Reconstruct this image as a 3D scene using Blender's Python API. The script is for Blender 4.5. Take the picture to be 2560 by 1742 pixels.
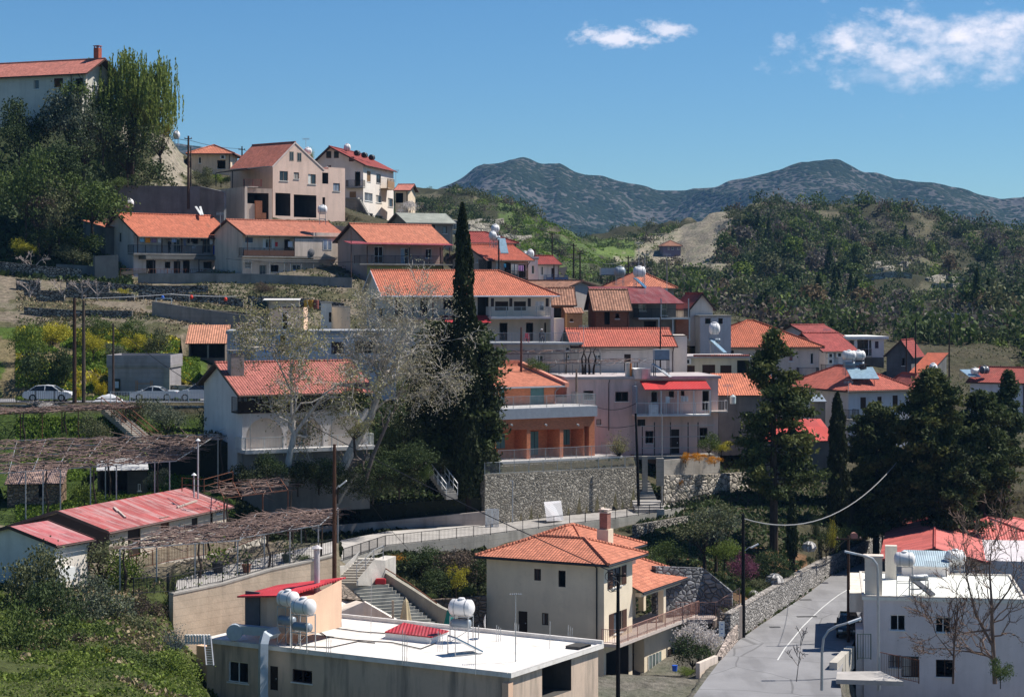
import bpy, math, random
import numpy as np
from mathutils import Vector, Matrix
for o in list(bpy.data.objects): bpy.data.objects.remove(o)
SC=bpy.context.scene; COL=SC.collection
R=math.radians
# ---------------------------------------------------------------- camera
F=5000.0; HZ=725.0; EYE=60.0
cam=bpy.data.cameras.new('camera'); camo=bpy.data.objects.new('camera',cam); COL.objects.link(camo)
camo.location=(0,0,EYE); camo.rotation_euler=(R(90),0,0)
cam.sensor_width=36; cam.lens=36*F/2560; cam.shift_y=-(871-HZ)/2560; cam.clip_start=1; cam.clip_end=30000
SC.camera=camo
# ---------------------------------------------------------------- sky and sun
SUN_EL=54; SUN_AZ=17          # azimuth measured from +X (right) towards +Y (away)
sd=Vector((math.cos(R(SUN_EL))*math.cos(R(SUN_AZ)),math.cos(R(SUN_EL))*math.sin(R(SUN_AZ)),math.sin(R(SUN_EL))))
L=bpy.data.lights.new('sun','SUN'); L.energy=5.0; L.angle=R(0.53); L.color=(1,.95,.87)
lo=bpy.data.objects.new('sun',L); COL.objects.link(lo); lo.rotation_euler=sd.to_track_quat('Z','Y').to_euler()
lo.location=(60,60,160)
W=bpy.data.worlds.new('World'); SC.world=W; W.use_nodes=True
def sky():
 nt=W.node_tree; n=nt.nodes; l=nt.links; n.clear()
 out=n.new('ShaderNodeOutputWorld'); bg=n.new('ShaderNodeBackground'); bg.inputs[1].default_value=.068
 s=n.new('ShaderNodeTexSky'); s.sky_type='NISHITA'; s.sun_disc=False; s.sun_elevation=R(SUN_EL); s.sun_rotation=R(90-SUN_AZ)
 s.altitude=900; s.air_density=1.0; s.dust_density=.1; s.ozone_density=1.6
 hs=n.new('ShaderNodeHueSaturation'); hs.inputs['Saturation'].default_value=1.2; l.new(s.outputs[0],hs.inputs['Color'])
 tint=n.new('ShaderNodeMix'); tint.data_type='RGBA'; tint.blend_type='MULTIPLY'; tint.inputs[0].default_value=1
 l.new(hs.outputs[0],tint.inputs[6]); tint.inputs[7].default_value=(.60,.86,1.04,1)
 tc=n.new('ShaderNodeTexCoord')
 def cloud(px,py,rx,ry,sc,seed,soft,amt):
  d=Vector(((px-1280)/F,1,-(py-HZ)/F))
  mp=n.new('ShaderNodeVectorMath'); mp.operation='SUBTRACT'; l.new(tc.outputs['Generated'],mp.inputs[0]); dn=d.normalized(); mp.inputs[1].default_value=dn
  m2=n.new('ShaderNodeVectorMath'); m2.operation='DIVIDE'; l.new(mp.outputs[0],m2.inputs[0]); m2.inputs[1].default_value=(rx/F,.2,ry/F)
  le=n.new('ShaderNodeVectorMath'); le.operation='LENGTH'; l.new(m2.outputs[0],le.inputs[0])
  m3=n.new('ShaderNodeVectorMath'); m3.operation='MULTIPLY_ADD'; l.new(tc.outputs['Generated'],m3.inputs[0]); m3.inputs[1].default_value=(1,1,1.6); m3.inputs[2].default_value=(seed,seed*.7,seed*.3)
  no=n.new('ShaderNodeTexNoise'); no.inputs['Scale'].default_value=sc*1.5; no.inputs['Detail'].default_value=9; no.inputs['Roughness'].default_value=.6; l.new(m3.outputs[0],no.inputs['Vector'])
  a=n.new('ShaderNodeMath'); a.operation='MULTIPLY_ADD'; l.new(no.outputs[0],a.inputs[0]); a.inputs[1].default_value=4.6; a.inputs[2].default_value=-1.7
  b=n.new('ShaderNodeMath'); b.operation='SUBTRACT'; l.new(a.outputs[0],b.inputs[0]); l.new(le.outputs['Value'],b.inputs[1])
  c=n.new('ShaderNodeMapRange'); c.interpolation_type='SMOOTHSTEP'; l.new(b.outputs[0],c.inputs[0]); c.inputs[1].default_value=-.55; c.inputs[2].default_value=-.55+soft*1.7; c.inputs[4].default_value=amt
  return c.outputs[0]
 cl=[cloud(1560,100,90,30,45,3.1,.7,.85),cloud(1650,80,80,24,45,5.3,.7,.75),cloud(2110,120,125,80,28,1.7,.8,.9),cloud(2360,130,230,110,20,7.9,.9,1.),cloud(2470,70,160,60,24,2.2,.8,1.),cloud(2190,190,70,25,40,9.2,1.2,.3)]
 cur=cl[0]
 for q in cl[1:]:
  m=n.new('ShaderNodeMath'); m.operation='MAXIMUM'; l.new(cur,m.inputs[0]); l.new(q,m.inputs[1]); cur=m.outputs[0]
 cm=n.new('ShaderNodeMix'); cm.data_type='RGBA'; l.new(cur,cm.inputs[0]); l.new(tint.outputs[2],cm.inputs[6]); cm.inputs[7].default_value=(12,11.4,12,1)
 l.new(cm.outputs[2],bg.inputs[0]); l.new(bg.outputs[0],out.inputs[0])
sky()
SC.view_settings.view_transform='Standard'; SC.view_settings.look='None'; SC.view_settings.gamma=1; SC.view_settings.exposure=.5
SC.render.engine='CYCLES'; SC.cycles.max_bounces=6; SC.cycles.transparent_max_bounces=8
# ---------------------------------------------------------------- pixel <-> place helpers
K=640/2321.; K2=640/2239.
def zz(x0,y0,k=K):
 return lambda x,y:(x0+x*k,y0+y*k)
ZA=zz(40,100);ZB=zz(500,320);ZC=zz(40,500);ZD=zz(640,560);ZE=zz(1100,480);ZF=zz(1180,800);ZG=zz(1680,760);ZH=zz(1900,560)
ZI=zz(40,860);ZJ=zz(480,780);ZK=zz(40,1240,K2);ZL=zz(480,1240,K2);ZM=zz(960,1140);ZN=zz(1180,1256);ZO=zz(1500,1140);ZP=zz(1900,1256)
Z0=lambda x,y:(x,y)
def P(px,py,D): return Vector(((px-1280)/F*D,D,EYE-(py-HZ)/F*D))
def PZ(z,x,y,D): return P(*z(x,y),D)
def Dat(py,h): return F*h/(py-HZ)
rnd=random.Random(7)
# ---------------------------------------------------------------- tagging
def tag(o,label=None,cat=None,group=None,kind=None):
 if label: o['label']=label
 if cat: o['category']=cat
 if group: o['group']=group
 if kind: o['kind']=kind
 return o
def thing(name,label,cat,loc=(0,0,0),rz=0,group=None):
 o=bpy.data.objects.new(name,None); COL.objects.link(o); o.location=loc; o.rotation_euler=(0,0,rz); o.empty_display_size=.5
 return tag(o,label,cat,group)
def link(name,me,parent=None):
 o=bpy.data.objects.new(name,me); COL.objects.link(o)
 if parent is not None: o.parent=parent
 return o
def copy_tree(root,loc,rz=0,sc=None,label=None,group=None):
 r=root.copy(); COL.objects.link(r); r.location=loc; r.rotation_euler=(0,0,rz)
 if sc is not None: r.scale=sc if hasattr(sc,'__len__') else (sc,sc,sc)
 if label: r['label']=label
 if group: r['group']=group
 for ch in list(root.children):
  c=ch.copy(); COL.objects.link(c); c.parent=r
  for g in list(ch.children):
   d=g.copy(); COL.objects.link(d); d.parent=c
 return r
# ---------------------------------------------------------------- mesh builder
class MB:
 def __init__(s): s.v=[];s.f=[];s.m=[]
 def add(s,vs,fs,m=0):
  b=len(s.v); s.v.extend([tuple(q) for q in vs]); s.f.extend([tuple(b+i for i in q) for q in fs]); s.m.extend([m]*len(fs)); return s
 def quad(s,a,b,c,d,m=0): return s.add([a,b,c,d],[(0,1,2,3)],m)
 def box(s,x0,y0,z0,x1,y1,z1,m=0):
  return s.add([(x0,y0,z0),(x1,y0,z0),(x1,y1,z0),(x0,y1,z0),(x0,y0,z1),(x1,y0,z1),(x1,y1,z1),(x0,y1,z1)],
   [(0,3,2,1),(4,5,6,7),(0,1,5,4),(1,2,6,5),(2,3,7,6),(3,0,4,7)],m)
 def slab(s,poly,vec,m=0,mt=None,ms=None):
  n=len(poly); v=Vector(vec); a=[Vector(p) for p in poly]; b=[p+v for p in a]
  nn=sum(((a[i]-a[0]).cross(a[(i+1)%n]-a[0]) for i in range(1,n)),Vector())
  if nn.dot(v)>0: a.reverse(); b.reverse()
  # a is the face away from vec
  base=len(s.v); s.v.extend([tuple(p) for p in a+b])
  s.f.append(tuple(base+i for i in range(n))); s.m.append(m if mt is None else mt)
  s.f.append(tuple(base+n+i for i in reversed(range(n)))); s.m.append(m)
  for i in range(n):
   j=(i+1)%n; s.f.append((base+i,base+n+i,base+n+j,base+j)); s.m.append(m if ms is None else ms)
  return s
 def beam(s,p,q,w,h=None,m=0):
  p=Vector(p);q=Vector(q);h=h or w; d=(q-p)
  if d.length<1e-6: return s
  d.normalize(); u=Vector((0,0,1)).cross(d)
  if u.length<1e-3: u=Vector((1,0,0))
  u.normalize(); t=d.cross(u); u=u*w/2; t=t*h/2
  vs=[p-u-t,p+u-t,p+u+t,p-u+t,q-u-t,q+u-t,q+u+t,q-u+t]
  return s.add(vs,[(0,3,2,1),(4,5,6,7),(0,1,5,4),(1,2,6,5),(2,3,7,6),(3,0,4,7)],m)
 def tube(s,pts,r,n=6,m=0,cap=True):
  pts=[Vector(p) for p in pts]; k=len(pts); rs=r if hasattr(r,'__len__') else [r]*k
  base=len(s.v); ref=None
  for i,p in enumerate(pts):
   d=(pts[min(i+1,k-1)]-pts[max(i-1,0)]);
   if d.length<1e-9: d=Vector((0,0,1))
   d.normalize()
   if ref is None:
    ref=Vector((0,0,1)).cross(d)
    if ref.length<.05: ref=Vector((1,0,0))
   ref=(ref-d*ref.dot(d)); 
   if ref.length<1e-6: ref=d.orthogonal()
   ref.normalize(); w=d.cross(ref)
   for j in range(n):
    a=2*math.pi*j/n; s.v.append(tuple(p+(ref*math.cos(a)+w*math.sin(a))*rs[i]))
  for i in range(k-1):
   for j in range(n):
    a=base+i*n+j; b=base+i*n+(j+1)%n; s.f.append((a,b,b+n,a+n)); s.m.append(m)
  if cap and n>2:
   s.f.append(tuple(base+j for j in reversed(range(n)))); s.m.append(m)
   s.f.append(tuple(base+(k-1)*n+j for j in range(n))); s.m.append(m)
  return s
 def lathe(s,prof,c=(0,0,0),n=16,m=0,axis='z'):
  base=len(s.v); k=len(prof)
  for r,z in prof:
   for j in range(n):
    a=2*math.pi*j/n; x=r*math.cos(a); y=r*math.sin(a)
    p=(x,y,z) if axis=='z' else ((z,x,y) if axis=='x' else (x,z,y))
    s.v.append((c[0]+p[0],c[1]+p[1],c[2]+p[2]))
  for i in range(k-1):
   for j in range(n):
    a=base+i*n+j; b=base+i*n+(j+1)%n
    q=(a,b,b+n,a+n) if axis!='y' else (a,a+n,b+n,b)
    s.f.append(q); s.m.append(m)
  s.f.append(tuple(base+j for j in reversed(range(n)))); s.m.append(m)
  s.f.append(tuple(base+(k-1)*n+j for j in range(n))); s.m.append(m)
  return s
 def build(s,name,mats,parent=None,smooth=False):
  if not s.v: return None
  if not isinstance(mats,(list,tuple)): mats=[mats]
  me=bpy.data.meshes.new(name); me.from_pydata(s.v,[],s.f)
  for q in mats: me.materials.append(q)
  if len(mats)>1: me.polygons.foreach_set('material_index',np.array(s.m,dtype=np.int32))
  if smooth: me.polygons.foreach_set('use_smooth',np.ones(len(s.f),dtype=bool))
  me.update(); uvs(me)
  return link(name,me,parent)
def uvs(me):
 np_=len(me.polygons); nl=len(me.loops)
 nrm=np.empty(np_*3); me.polygons.foreach_get('normal',nrm); nrm=nrm.reshape(-1,3)
 lt=np.empty(np_,dtype=np.int32); me.polygons.foreach_get('loop_total',lt)
 vi=np.empty(nl,dtype=np.int32); me.loops.foreach_get('vertex_index',vi)
 co=np.empty(len(me.vertices)*3); me.vertices.foreach_get('co',co); co=co.reshape(-1,3)[vi]
 t=np.stack([-nrm[:,1],nrm[:,0],np.zeros(np_)],1); ln=np.linalg.norm(t,axis=1); flat=ln<.05
 t[flat]=(1,0,0); ln[flat]=1; t/=ln[:,None]; b=np.cross(nrm,t)
 t=np.repeat(t,lt,axis=0); b=np.repeat(b,lt,axis=0)
 uv=np.stack([(co*t).sum(1),(co*b).sum(1)],1)
 ul=me.uv_layers.new(name='UVMap'); ul.data.foreach_set('uv',uv.astype(np.float32).ravel())
def npmesh(name,V,Fq,mats,smooth=False):
 me=bpy.data.meshes.new(name); n=len(Fq); k=Fq.shape[1]
 me.vertices.add(len(V)); me.vertices.foreach_set('co',np.asarray(V,dtype=np.float32).ravel())
 me.loops.add(n*k); me.loops.foreach_set('vertex_index',Fq.astype(np.int32).ravel())
 me.polygons.add(n); me.polygons.foreach_set('loop_start',np.arange(0,n*k,k,dtype=np.int32)); me.polygons.foreach_set('loop_total',np.full(n,k,dtype=np.int32))
 if smooth: me.polygons.foreach_set('use_smooth',np.ones(n,dtype=bool))
 for q in (mats if isinstance(mats,(list,tuple)) else [mats]): me.materials.append(q)
 me.update(calc_edges=True); return me
# ---------------------------------------------------------------- materials
class NT:
 def __init__(s,name,rough=.85,spec=.3):
  s.mat=bpy.data.materials.new(name); s.mat.use_nodes=True; s.t=s.mat.node_tree; s.n=s.t.nodes; s.l=s.t.links
  s.b=s.n['Principled BSDF']; s.b.inputs['Roughness'].default_value=rough; s.b.inputs['Specular IOR Level'].default_value=spec
 def node(s,t,**kw):
  q=s.n.new(t)
  for k,v in kw.items(): setattr(q,k,v)
  return q
 def co(s,kind='Object'):
  return s.node('ShaderNodeTexCoord').outputs[kind]
 def math(s,op,a,b=None,c=None):
  q=s.node('ShaderNodeMath',operation=op)
  for i,x in enumerate((a,b,c)):
   if x is None: continue
   if hasattr(x,'is_linked') or hasattr(x,'links'): s.l.new(x,q.inputs[i])
   else: q.inputs[i].default_value=x
  return q.outputs[0]
 def noise(s,sc,det=4,ro=.55,vec=None,dist=0):
  q=s.node('ShaderNodeTexNoise'); q.inputs['Scale'].default_value=sc; q.inputs['Detail'].default_value=det; q.inputs['Roughness'].default_value=ro; q.inputs['Distortion'].default_value=dist
  s.l.new(vec if vec is not None else s.co(),q.inputs['Vector']); return q.outputs[0]
 def ramp(s,fac,lo,hi,a=0.,b=1.):
  q=s.node('ShaderNodeMapRange'); s.l.new(fac,q.inputs[0]); q.inputs[1].default_value=lo; q.inputs[2].default_value=hi; q.inputs[3].default_value=a; q.inputs[4].default_value=b; return q.outputs[0]
 def mix(s,fac,a,b,mode='MIX'):
  q=s.node('ShaderNodeMix',data_type='RGBA',blend_type=mode)
  if hasattr(fac,'links'): s.l.new(fac,q.inputs[0])
  else: q.inputs[0].default_value=fac
  for i,x in ((6,a),(7,b)):
   if hasattr(x,'links'): s.l.new(x,q.inputs[i])
   else: q.inputs[i].default_value=(*x[:3],1)
  return q.outputs[2]
 def bump(s,h,st=.5,dist=.05):
  q=s.node('ShaderNodeBump'); q.inputs['Strength'].default_value=st; q.inputs['Distance'].default_value=dist; s.l.new(h,q.inputs['Height']); s.l.new(q.outputs[0],s.b.inputs['Normal'])
 def col(s,c):
  if hasattr(c,'links'): s.l.new(c,s.b.inputs['Base Color'])
  else: s.b.inputs['Base Color'].default_value=(*c[:3],1)
  return s.mat
 def sep(s,v):
  q=s.node('ShaderNodeSeparateXYZ'); s.l.new(v,q.inputs[0]); return q.outputs
 def scale(s,v,sc):
  q=s.node('ShaderNodeVectorMath',operation='MULTIPLY'); s.l.new(v,q.inputs[0]); q.inputs[1].default_value=sc; return q.outputs[0]
 def add(s,v,w):
  q=s.node('ShaderNodeVectorMath',operation='ADD'); s.l.new(v,q.inputs[0])
  if hasattr(w,'links'): s.l.new(w,q.inputs[1])
  else: q.inputs[1].default_value=w
  return q.outputs[0]
def dk(c,f): return tuple(x*f for x in c)
_mc={}
def memo(fn):
 def g(*a,**k):
  key=(fn.__name__,)+a+tuple(sorted(k.items()))
  if key not in _mc: _mc[key]=fn(*a,**k)
  return _mc[key]
 return g
@memo
def plain(c,rough=.6,metal=0.,var=.15,name='paint'):
 m=NT(name,rough); n=m.noise(3,3); col=m.mix(m.ramp(n,.3,.7,0,1),dk(c,1-var),dk(c,1+var*.5)); m.b.inputs['Metallic'].default_value=metal; return m.col(col)
@memo
def stucco(c,stain=.42,dirt=(.22,.19,.16)):
 c=tuple(min(.82,q*w) for q,w in zip(c,(1.27,1.17,1.06))); m=NT('stucco',.92,.15); oc=m.co(); n1=m.noise(.35,5,.6); n2=m.noise(9,3)
 st=m.noise(1,5,.65,m.scale(oc,(1.3,1.3,.16)))
 col=m.mix(m.ramp(n1,.3,.7),dk(c,.86),dk(c,1.06))
 col=m.mix(m.math('MULTIPLY',m.ramp(st,.46,.70),stain),col,dirt)
 col=m.mix(m.ramp(m.noise(22,2),.25,.8,0,.22),col,dk(c,.55)); col=m.mix(m.ramp(m.noise(.9,6,.72),.54,.60,0,.22),col,dk(c,.7))
 m.bump(n2,.35,.02); return m.col(col)
@memo
def concrete(c=(.33,.31,.28),stain=.6,board=True):
 m=NT('concrete',.92,.15); oc=m.co(); n1=m.noise(.5,6,.65); st=m.noise(1,5,.7,m.scale(oc,(.9,.9,.12)))
 col=m.mix(m.ramp(n1,.3,.72),dk(c,.7),dk(c,1.15)); col=m.mix(m.math('MULTIPLY',m.ramp(st,.48,.75),stain),col,dk(c,.38))
 if board:
  z=m.sep(m.co('UV'))[1]; fr=m.math('FRACT',m.math('MULTIPLY',z,2.2)); ln=m.math('LESS_THAN',fr,.07)
  col=m.mix(m.math('MULTIPLY',ln,.35),col,dk(c,.4))
 m.bump(m.noise(6,5,.7),.4,.04); return m.col(col)
@memo
def tiles(c,dark=.55,old=0.,sc=1.):
 m=NT('roof_tiles',.8,.25); uv=m.co('UV'); x,y,_=m.sep(m.scale(uv,(4.2*sc,2.9*sc,1)))
 cell=m.node('ShaderNodeCombineXYZ'); m.l.new(m.math('FLOOR',x),cell.inputs[0]); m.l.new(m.math('FLOOR',y),cell.inputs[1])
 wn=m.node('ShaderNodeTexWhiteNoise'); m.l.new(cell.outputs[0],wn.inputs['Vector'])
 fx=m.math('FRACT',x); fy=m.math('FRACT',y)
 hump=m.math('SINE',m.math('MULTIPLY',fx,math.pi)); step=m.math('SUBTRACT',1.0,fy)
 hgt=m.math('ADD',hump,m.math('MULTIPLY',step,.45))
 col=m.mix(wn.outputs[0],dk(c,.74-old*.3),dk(c,1.14)); col=m.mix(m.ramp(m.noise(.6,4),.35,.7,0,.45),col,dk(c,.6)); col=m.mix(m.ramp(m.noise(1.1,6,.7,m.scale(uv,(1.,.3,1))),.55,.72,0,.45),col,(.13,.10,.07))
 if old: col=m.mix(m.ramp(m.noise(1.7,5,.7),.5,.7,0,old),col,(.05,.045,.035))
 gap=m.math('MULTIPLY',m.ramp(hump,.0,.45,1,0),.5); col=m.mix(gap,col,dk(c,dark*.5))
 lip=m.math('MULTIPLY',m.math('GREATER_THAN',fy,.88),.5); col=m.mix(lip,col,dk(c,dark*.55))
 m.bump(hgt,.9,.06); return m.col(col)
@memo
def metalroof(c,rust=.5,per=7.,pale=(.55,.42,.40)):
 m=NT('metal_roof',.55,.4); uv=m.co('UV'); x,y,_=m.sep(uv)
 sh=m.math('FLOOR',m.math('MULTIPLY',x,1.15)); shy=m.math('FLOOR',m.math('MULTIPLY',y,.55)); cb=m.node('ShaderNodeCombineXYZ'); m.l.new(sh,cb.inputs[0]); m.l.new(shy,cb.inputs[1])
 wn=m.node('ShaderNodeTexWhiteNoise'); m.l.new(cb.outputs[0],wn.inputs['Vector'])
 nn=m.noise(1,5,.65,m.scale(uv,(1.6,.25,1)))
 col=m.mix(wn.outputs[0],dk(c,.75),dk(c,1.15)); col=m.mix(m.math('MULTIPLY',m.ramp(nn,.45,.7),rust),col,pale)
 col=m.mix(m.ramp(m.noise(2,4),.55,.75,0,rust*.5),col,dk(c,.4))
 m.bump(m.math('SINE',m.math('MULTIPLY',x,per*6.283)),.8,.03); return m.col(col)
@memo
def brick(c=(.58,.185,.09),mort=(.45,.26,.17),sc=1.):
 m=NT('brickwork',.9,.15); b=m.node('ShaderNodeTexBrick'); m.l.new(m.scale(m.co('UV'),(sc,sc,1)),b.inputs['Vector'])
 b.inputs['Scale'].default_value=1; b.inputs['Brick Width'].default_value=.24; b.inputs['Row Height'].default_value=.08; b.inputs['Mortar Size'].default_value=.008
 b.inputs['Color1'].default_value=(*dk(c,.82),1); b.inputs['Color2'].default_value=(*dk(c,1.15),1); b.inputs['Mortar'].default_value=(*mort,1)
 col=m.mix(m.ramp(m.noise(.8,5),.35,.7,0,.35),b.outputs[0],dk(c,.6)); m.bump(b.outputs['Fac'],-.3,.01); return m.col(col)
@memo
def stone(c=(.30,.27,.235),sc=2.2,mort=(.10,.09,.075),gap=.06,moss=0.):
 m=NT('stonework',.93,.15); uv=m.co('UV'); dv=m.add(m.scale(uv,(1,1.35,1)),m.scale(m.node('ShaderNodeTexNoise').outputs[1],(.0,.0,0)))
 nz=m.node('ShaderNodeTexNoise'); nz.inputs['Scale'].default_value=1.6; m.l.new(uv,nz.inputs['Vector']); dv=m.add(m.scale(uv,(1,1.35,1)),m.scale(nz.outputs[1],(.35,.35,0)))
 v=m.node('ShaderNodeTexVoronoi',feature='DISTANCE_TO_EDGE'); v.inputs['Scale'].default_value=sc; m.l.new(dv,v.inputs['Vector'])
 v2=m.node('ShaderNodeTexVoronoi'); v2.inputs['Scale'].default_value=sc; m.l.new(dv,v2.inputs['Vector'])
 w=m.node('ShaderNodeTexWhiteNoise'); m.l.new(v2.outputs['Position'],w.inputs['Vector'])
 col=m.mix(w.outputs[0],dk(c,.55),dk(c,1.45)); col=m.mix(m.ramp(m.noise(5,4),.3,.8,0,.5),col,dk(c,.7))
 col=m.mix(m.ramp(m.noise(.4,4),.5,.72,0,.5),col,dk(c,.5))
 if moss: col=m.mix(m.ramp(m.noise(.9,5,.7),.5,.65,0,moss),col,(.05,.065,.025))
 e=m.ramp(v.outputs[0],gap*.3,gap,1,0); col=m.mix(e,col,mort)
 m.bump(m.ramp(v.outputs[0],0,.2),1.0,.10); return m.col(col)
@memo
def wood(c=(.075,.035,.022)):
 m=NT('wood',.7); uv=m.co('UV'); y=m.sep(uv)[1]; fr=m.math('FRACT',m.math('MULTIPLY',y,9)); col=m.mix(m.math('MULTIPLY',m.math('LESS_THAN',fr,.25),.5),c,dk(c,.35))
 col=m.mix(m.ramp(m.noise(3,4),.3,.7,0,.4),col,dk(c,.6)); m.bump(fr,.4,.01); return m.col(col)
@memo
def glass(c=(.02,.025,.03),rough=.12):
 m=NT('window_glass',rough,.6); return m.col(m.mix(m.ramp(m.noise(.7,2),.3,.7),dk(c,.5),dk(c,1.6)))
@memo
def bark(c=(.06,.045,.035)):
 m=NT('bark',.95,.1); n=m.noise(1,5,.7,m.scale(m.co(),(6,6,1.5))); m.bump(n,.6,.05); return m.col(m.mix(m.ramp(n,.3,.7),dk(c,.6),dk(c,1.4)))
@memo
def leaf(c,c2=None,trans=.25,sc=.35):
 c2=c2 or dk(c,1.7); m=NT('leaves',.75,.2)
 g=m.node('ShaderNodeNewGeometry'); col=m.mix(g.outputs['Random Per Island'],dk(c,.65),c2)
 col=m.mix(m.ramp(m.noise(sc,3),.35,.65,0,.6),col,dk(c,.75)); m.col(col)
 tr=m.node('ShaderNodeBsdfTranslucent'); m.l.new(col,tr.inputs[0]); ms=m.node('ShaderNodeMixShader'); ms.inputs[0].default_value=trans
 out=m.n['Material Output']; m.l.new(m.b.outputs[0],ms.inputs[1]); m.l.new(tr.outputs[0],ms.inputs[2]); m.l.new(ms.outputs[0],out.inputs[0]); return m.mat
WHITE=plain((.72,.72,.70),.45,0.,.08,'white_paint'); DARKM=plain((.025,.025,.028),.5,0.,.1,'dark_metal'); GALV=plain((.42,.43,.44),.45,.4,.15,'galvanised')
BROWN=wood(); DWOOD=wood((.035,.022,.016)); GLASS=glass(); RUST=plain((.17,.065,.035),.8,0.,.3,'rusty_steel'); CONC=concrete(); INT_SHADE=concrete((.085,.08,.075),.4,False); POLEW=bark((.085,.045,.03))  # opening interiors: concrete darkened to hold the shade of deep rooms
GREYB=plain((.30,.33,.38),.6,0.,.1,'grey_fascia'); ORANGE=tiles((.56,.195,.115)); ORV=[ORANGE,tiles((.50,.18,.115)),tiles((.54,.165,.095)),tiles((.58,.21,.135))]; PINKT=tiles((.56,.20,.15)); DRED=tiles((.30,.055,.045)); OLDT=tiles((.40,.20,.13),.4,.5,.8)
BROWNP=plain((.06,.03,.022),.6,0.,.2,'brown_paint')
# ---------------------------------------------------------------- ground
XS0=[-900,50,250,300,350,400,450,500,560,620,700,760,800,850,900,1000,1100,1150,1200,1300,1400,1500,1600,1650,1700,1800,1850,1900,2000,2100,2150,2200,2300,2400,2560,3400]
TAB={
 60:{-900:2600,3400:2600},
 84:{-900:1560,50:1850,400:1950,600:2400,3400:2430},
 98:{-900:1500,50:1700,300:1712,500:1790,620:1980,1200:2160,3400:2160},
 110:{-900:1450,50:1600,300:1610,450:1680,560:1800,700:1980,1200:2010,3400:2010},
 119:{-900:1400,50:1530,300:1540,400:1570,470:1640,560:1760,700:1860,1200:1890,3400:1890},
 124:{-900:1380,50:1480,300:1490,400:1470,450:1600,560:1700,700:1800,1200:1840,3400:1850},
 130:{-900:1350,50:1430,430:1440,600:1430,700:1560,850:1650,1180:1740,1700:1770,3400:1780},
 137:{-900:1330,50:1400,430:1400,700:1400,800:1410,900:1560,1180:1660,1600:1690,1780:1710,2100:1715,2150:1830,3400:1830},
 145:{-900:1300,50:1360,430:1350,600:1370,850:1400,900:1480,1000:1500,1200:1560,1500:1660,1600:1690,1700:1690,1790:1650,1820:1590,1900:1640,2120:1655,2150:1800,3400:1800},
 155:{-900:1200,50:1290,560:1300,800:1365,1000:1390,1200:1460,1500:1580,1650:1590,1740:1560,1800:1480,1850:1500,1900:1520,3400:1570},
 165:{-900:1120,50:1200,300:1190,560:1200,700:1300,800:1340,1000:1345,1200:1350,1500:1390,1700:1430,1900:1470,2020:1510,3400:1530},
 174:{-900:1050,50:1100,300:1100,400:1130,560:1180,620:1200,800:1290,1000:1300,1200:1305,1500:1320,1700:1360,1900:1390,2100:1420,2250:1450,3400:1470},
 179:{-900:980,50:1012,520:1012,600:1040,700:1080,800:1200,1000:1230,1200:1250,1500:1280,1700:1310,1900:1340,2200:1400,3400:1430},
 185:{-900:960,50:998,520:1000,600:1010,700:1030,900:1100,1000:1140,1200:1160,1500:1220,1700:1260,1900:1290,2200:1350,3400:1400},
 190:{-900:900,50:940,300:975,500:985,900:1000,1000:1050,1200:1070,1500:1170,1700:1235,2000:1265,3400:1330},
 200:{-900:800,50:860,250:860,450:900,560:960,900:960,1200:955,1450:1010,1700:1150,2000:1200,3400:1280},
 210:{-900:740,50:795,400:805,560:835,900:880,1200:940,1400:935,1700:1050,2000:1130,2300:1170,3400:1220},
 222:{-900:680,50:745,560:785,900:840,1200:870,1400:860,1650:900,1800:980,2050:1060,3400:1160},
 235:{-900:600,50:700,560:740,900:770,1200:800,1400:810,1650:860,1850:950,2300:1060,3400:1120},
 245:{-900:560,50:670,300:702,850:708,1150:735,1400:745,1650:800,1850:900,2300:1000,3400:1070},
 258:{-900:500,50:580,250:600,330:650,850:650,1150:685,1400:705,1650:745,1850:860,2300:960,3400:1030},
 270:{-900:420,50:500,250:490,300:530,500:540,900:575,1100:625,1400:690,1650:740,1900:850,2300:930,3400:980},
 280:{-900:350,50:420,280:440,430:470,560:505,900:562,1100:625,1400:690,1900:840,3400:950},
 290:{-900:260,50:330,300:330,400:350,450:420,500:455,700:480,1000:560,1100:625,1400:690,1900:830,3400:930},
 300:{-900:200,50:245,350:250,420:335,470:420,700:460,1000:560,1100:630,1400:700,1900:820,3400:910},
 330:{-900:190,50:235,350:260,450:385,600:430,1000:600,1200:680,1500:720,1900:800,3400:880},
 400:{-900:300,50:350,450:450,600:520,1000:640,1200:690,1500:730,1700:760,1900:800,3400:850},
 500:{-900:450,600:600,1000:600,1100:590,1200:610,1400:680,1500:705,1700:735,2000:735,2300:730,3400:780},
 600:{-900:560,600:600,900:530,1060:512,1160:502,1250:535,1350:575,1450:610,1560:640,1700:645,1800:630,2000:625,2200:620,2400:650,3400:680},
 680:{-900:600,600:600,900:505,1000:488,1100:478,1160:474,1240:498,1330:545,1450:592,1500:603,1600:602,1700:605,1800:572,1900:558,2000:548,2150:538,2280:556,2400:574,3400:600},
 760:{-900:650,1000:560,1160:540,1300:600,1500:625,1600:615,1750:610,2000:610,3400:640},
 1000:{-900:700,3400:700},1500:{-900:760,3400:760}}
TD=np.array(sorted(TAB),dtype=float)
TT=np.array([np.interp(XS0,sorted(TAB[int(d)]),[TAB[int(d)][k] for k in sorted(TAB[int(d)])]) for d in TD])
TH=-(TT-HZ)*TD[:,None]/F      # height relative to the eye
XS0=np.array(XS0,dtype=float)
def _h2(ix,iy,s):
 q=np.sin(ix*127.1+iy*311.7+s*74.7)*43758.5453; return q-np.floor(q)
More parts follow.
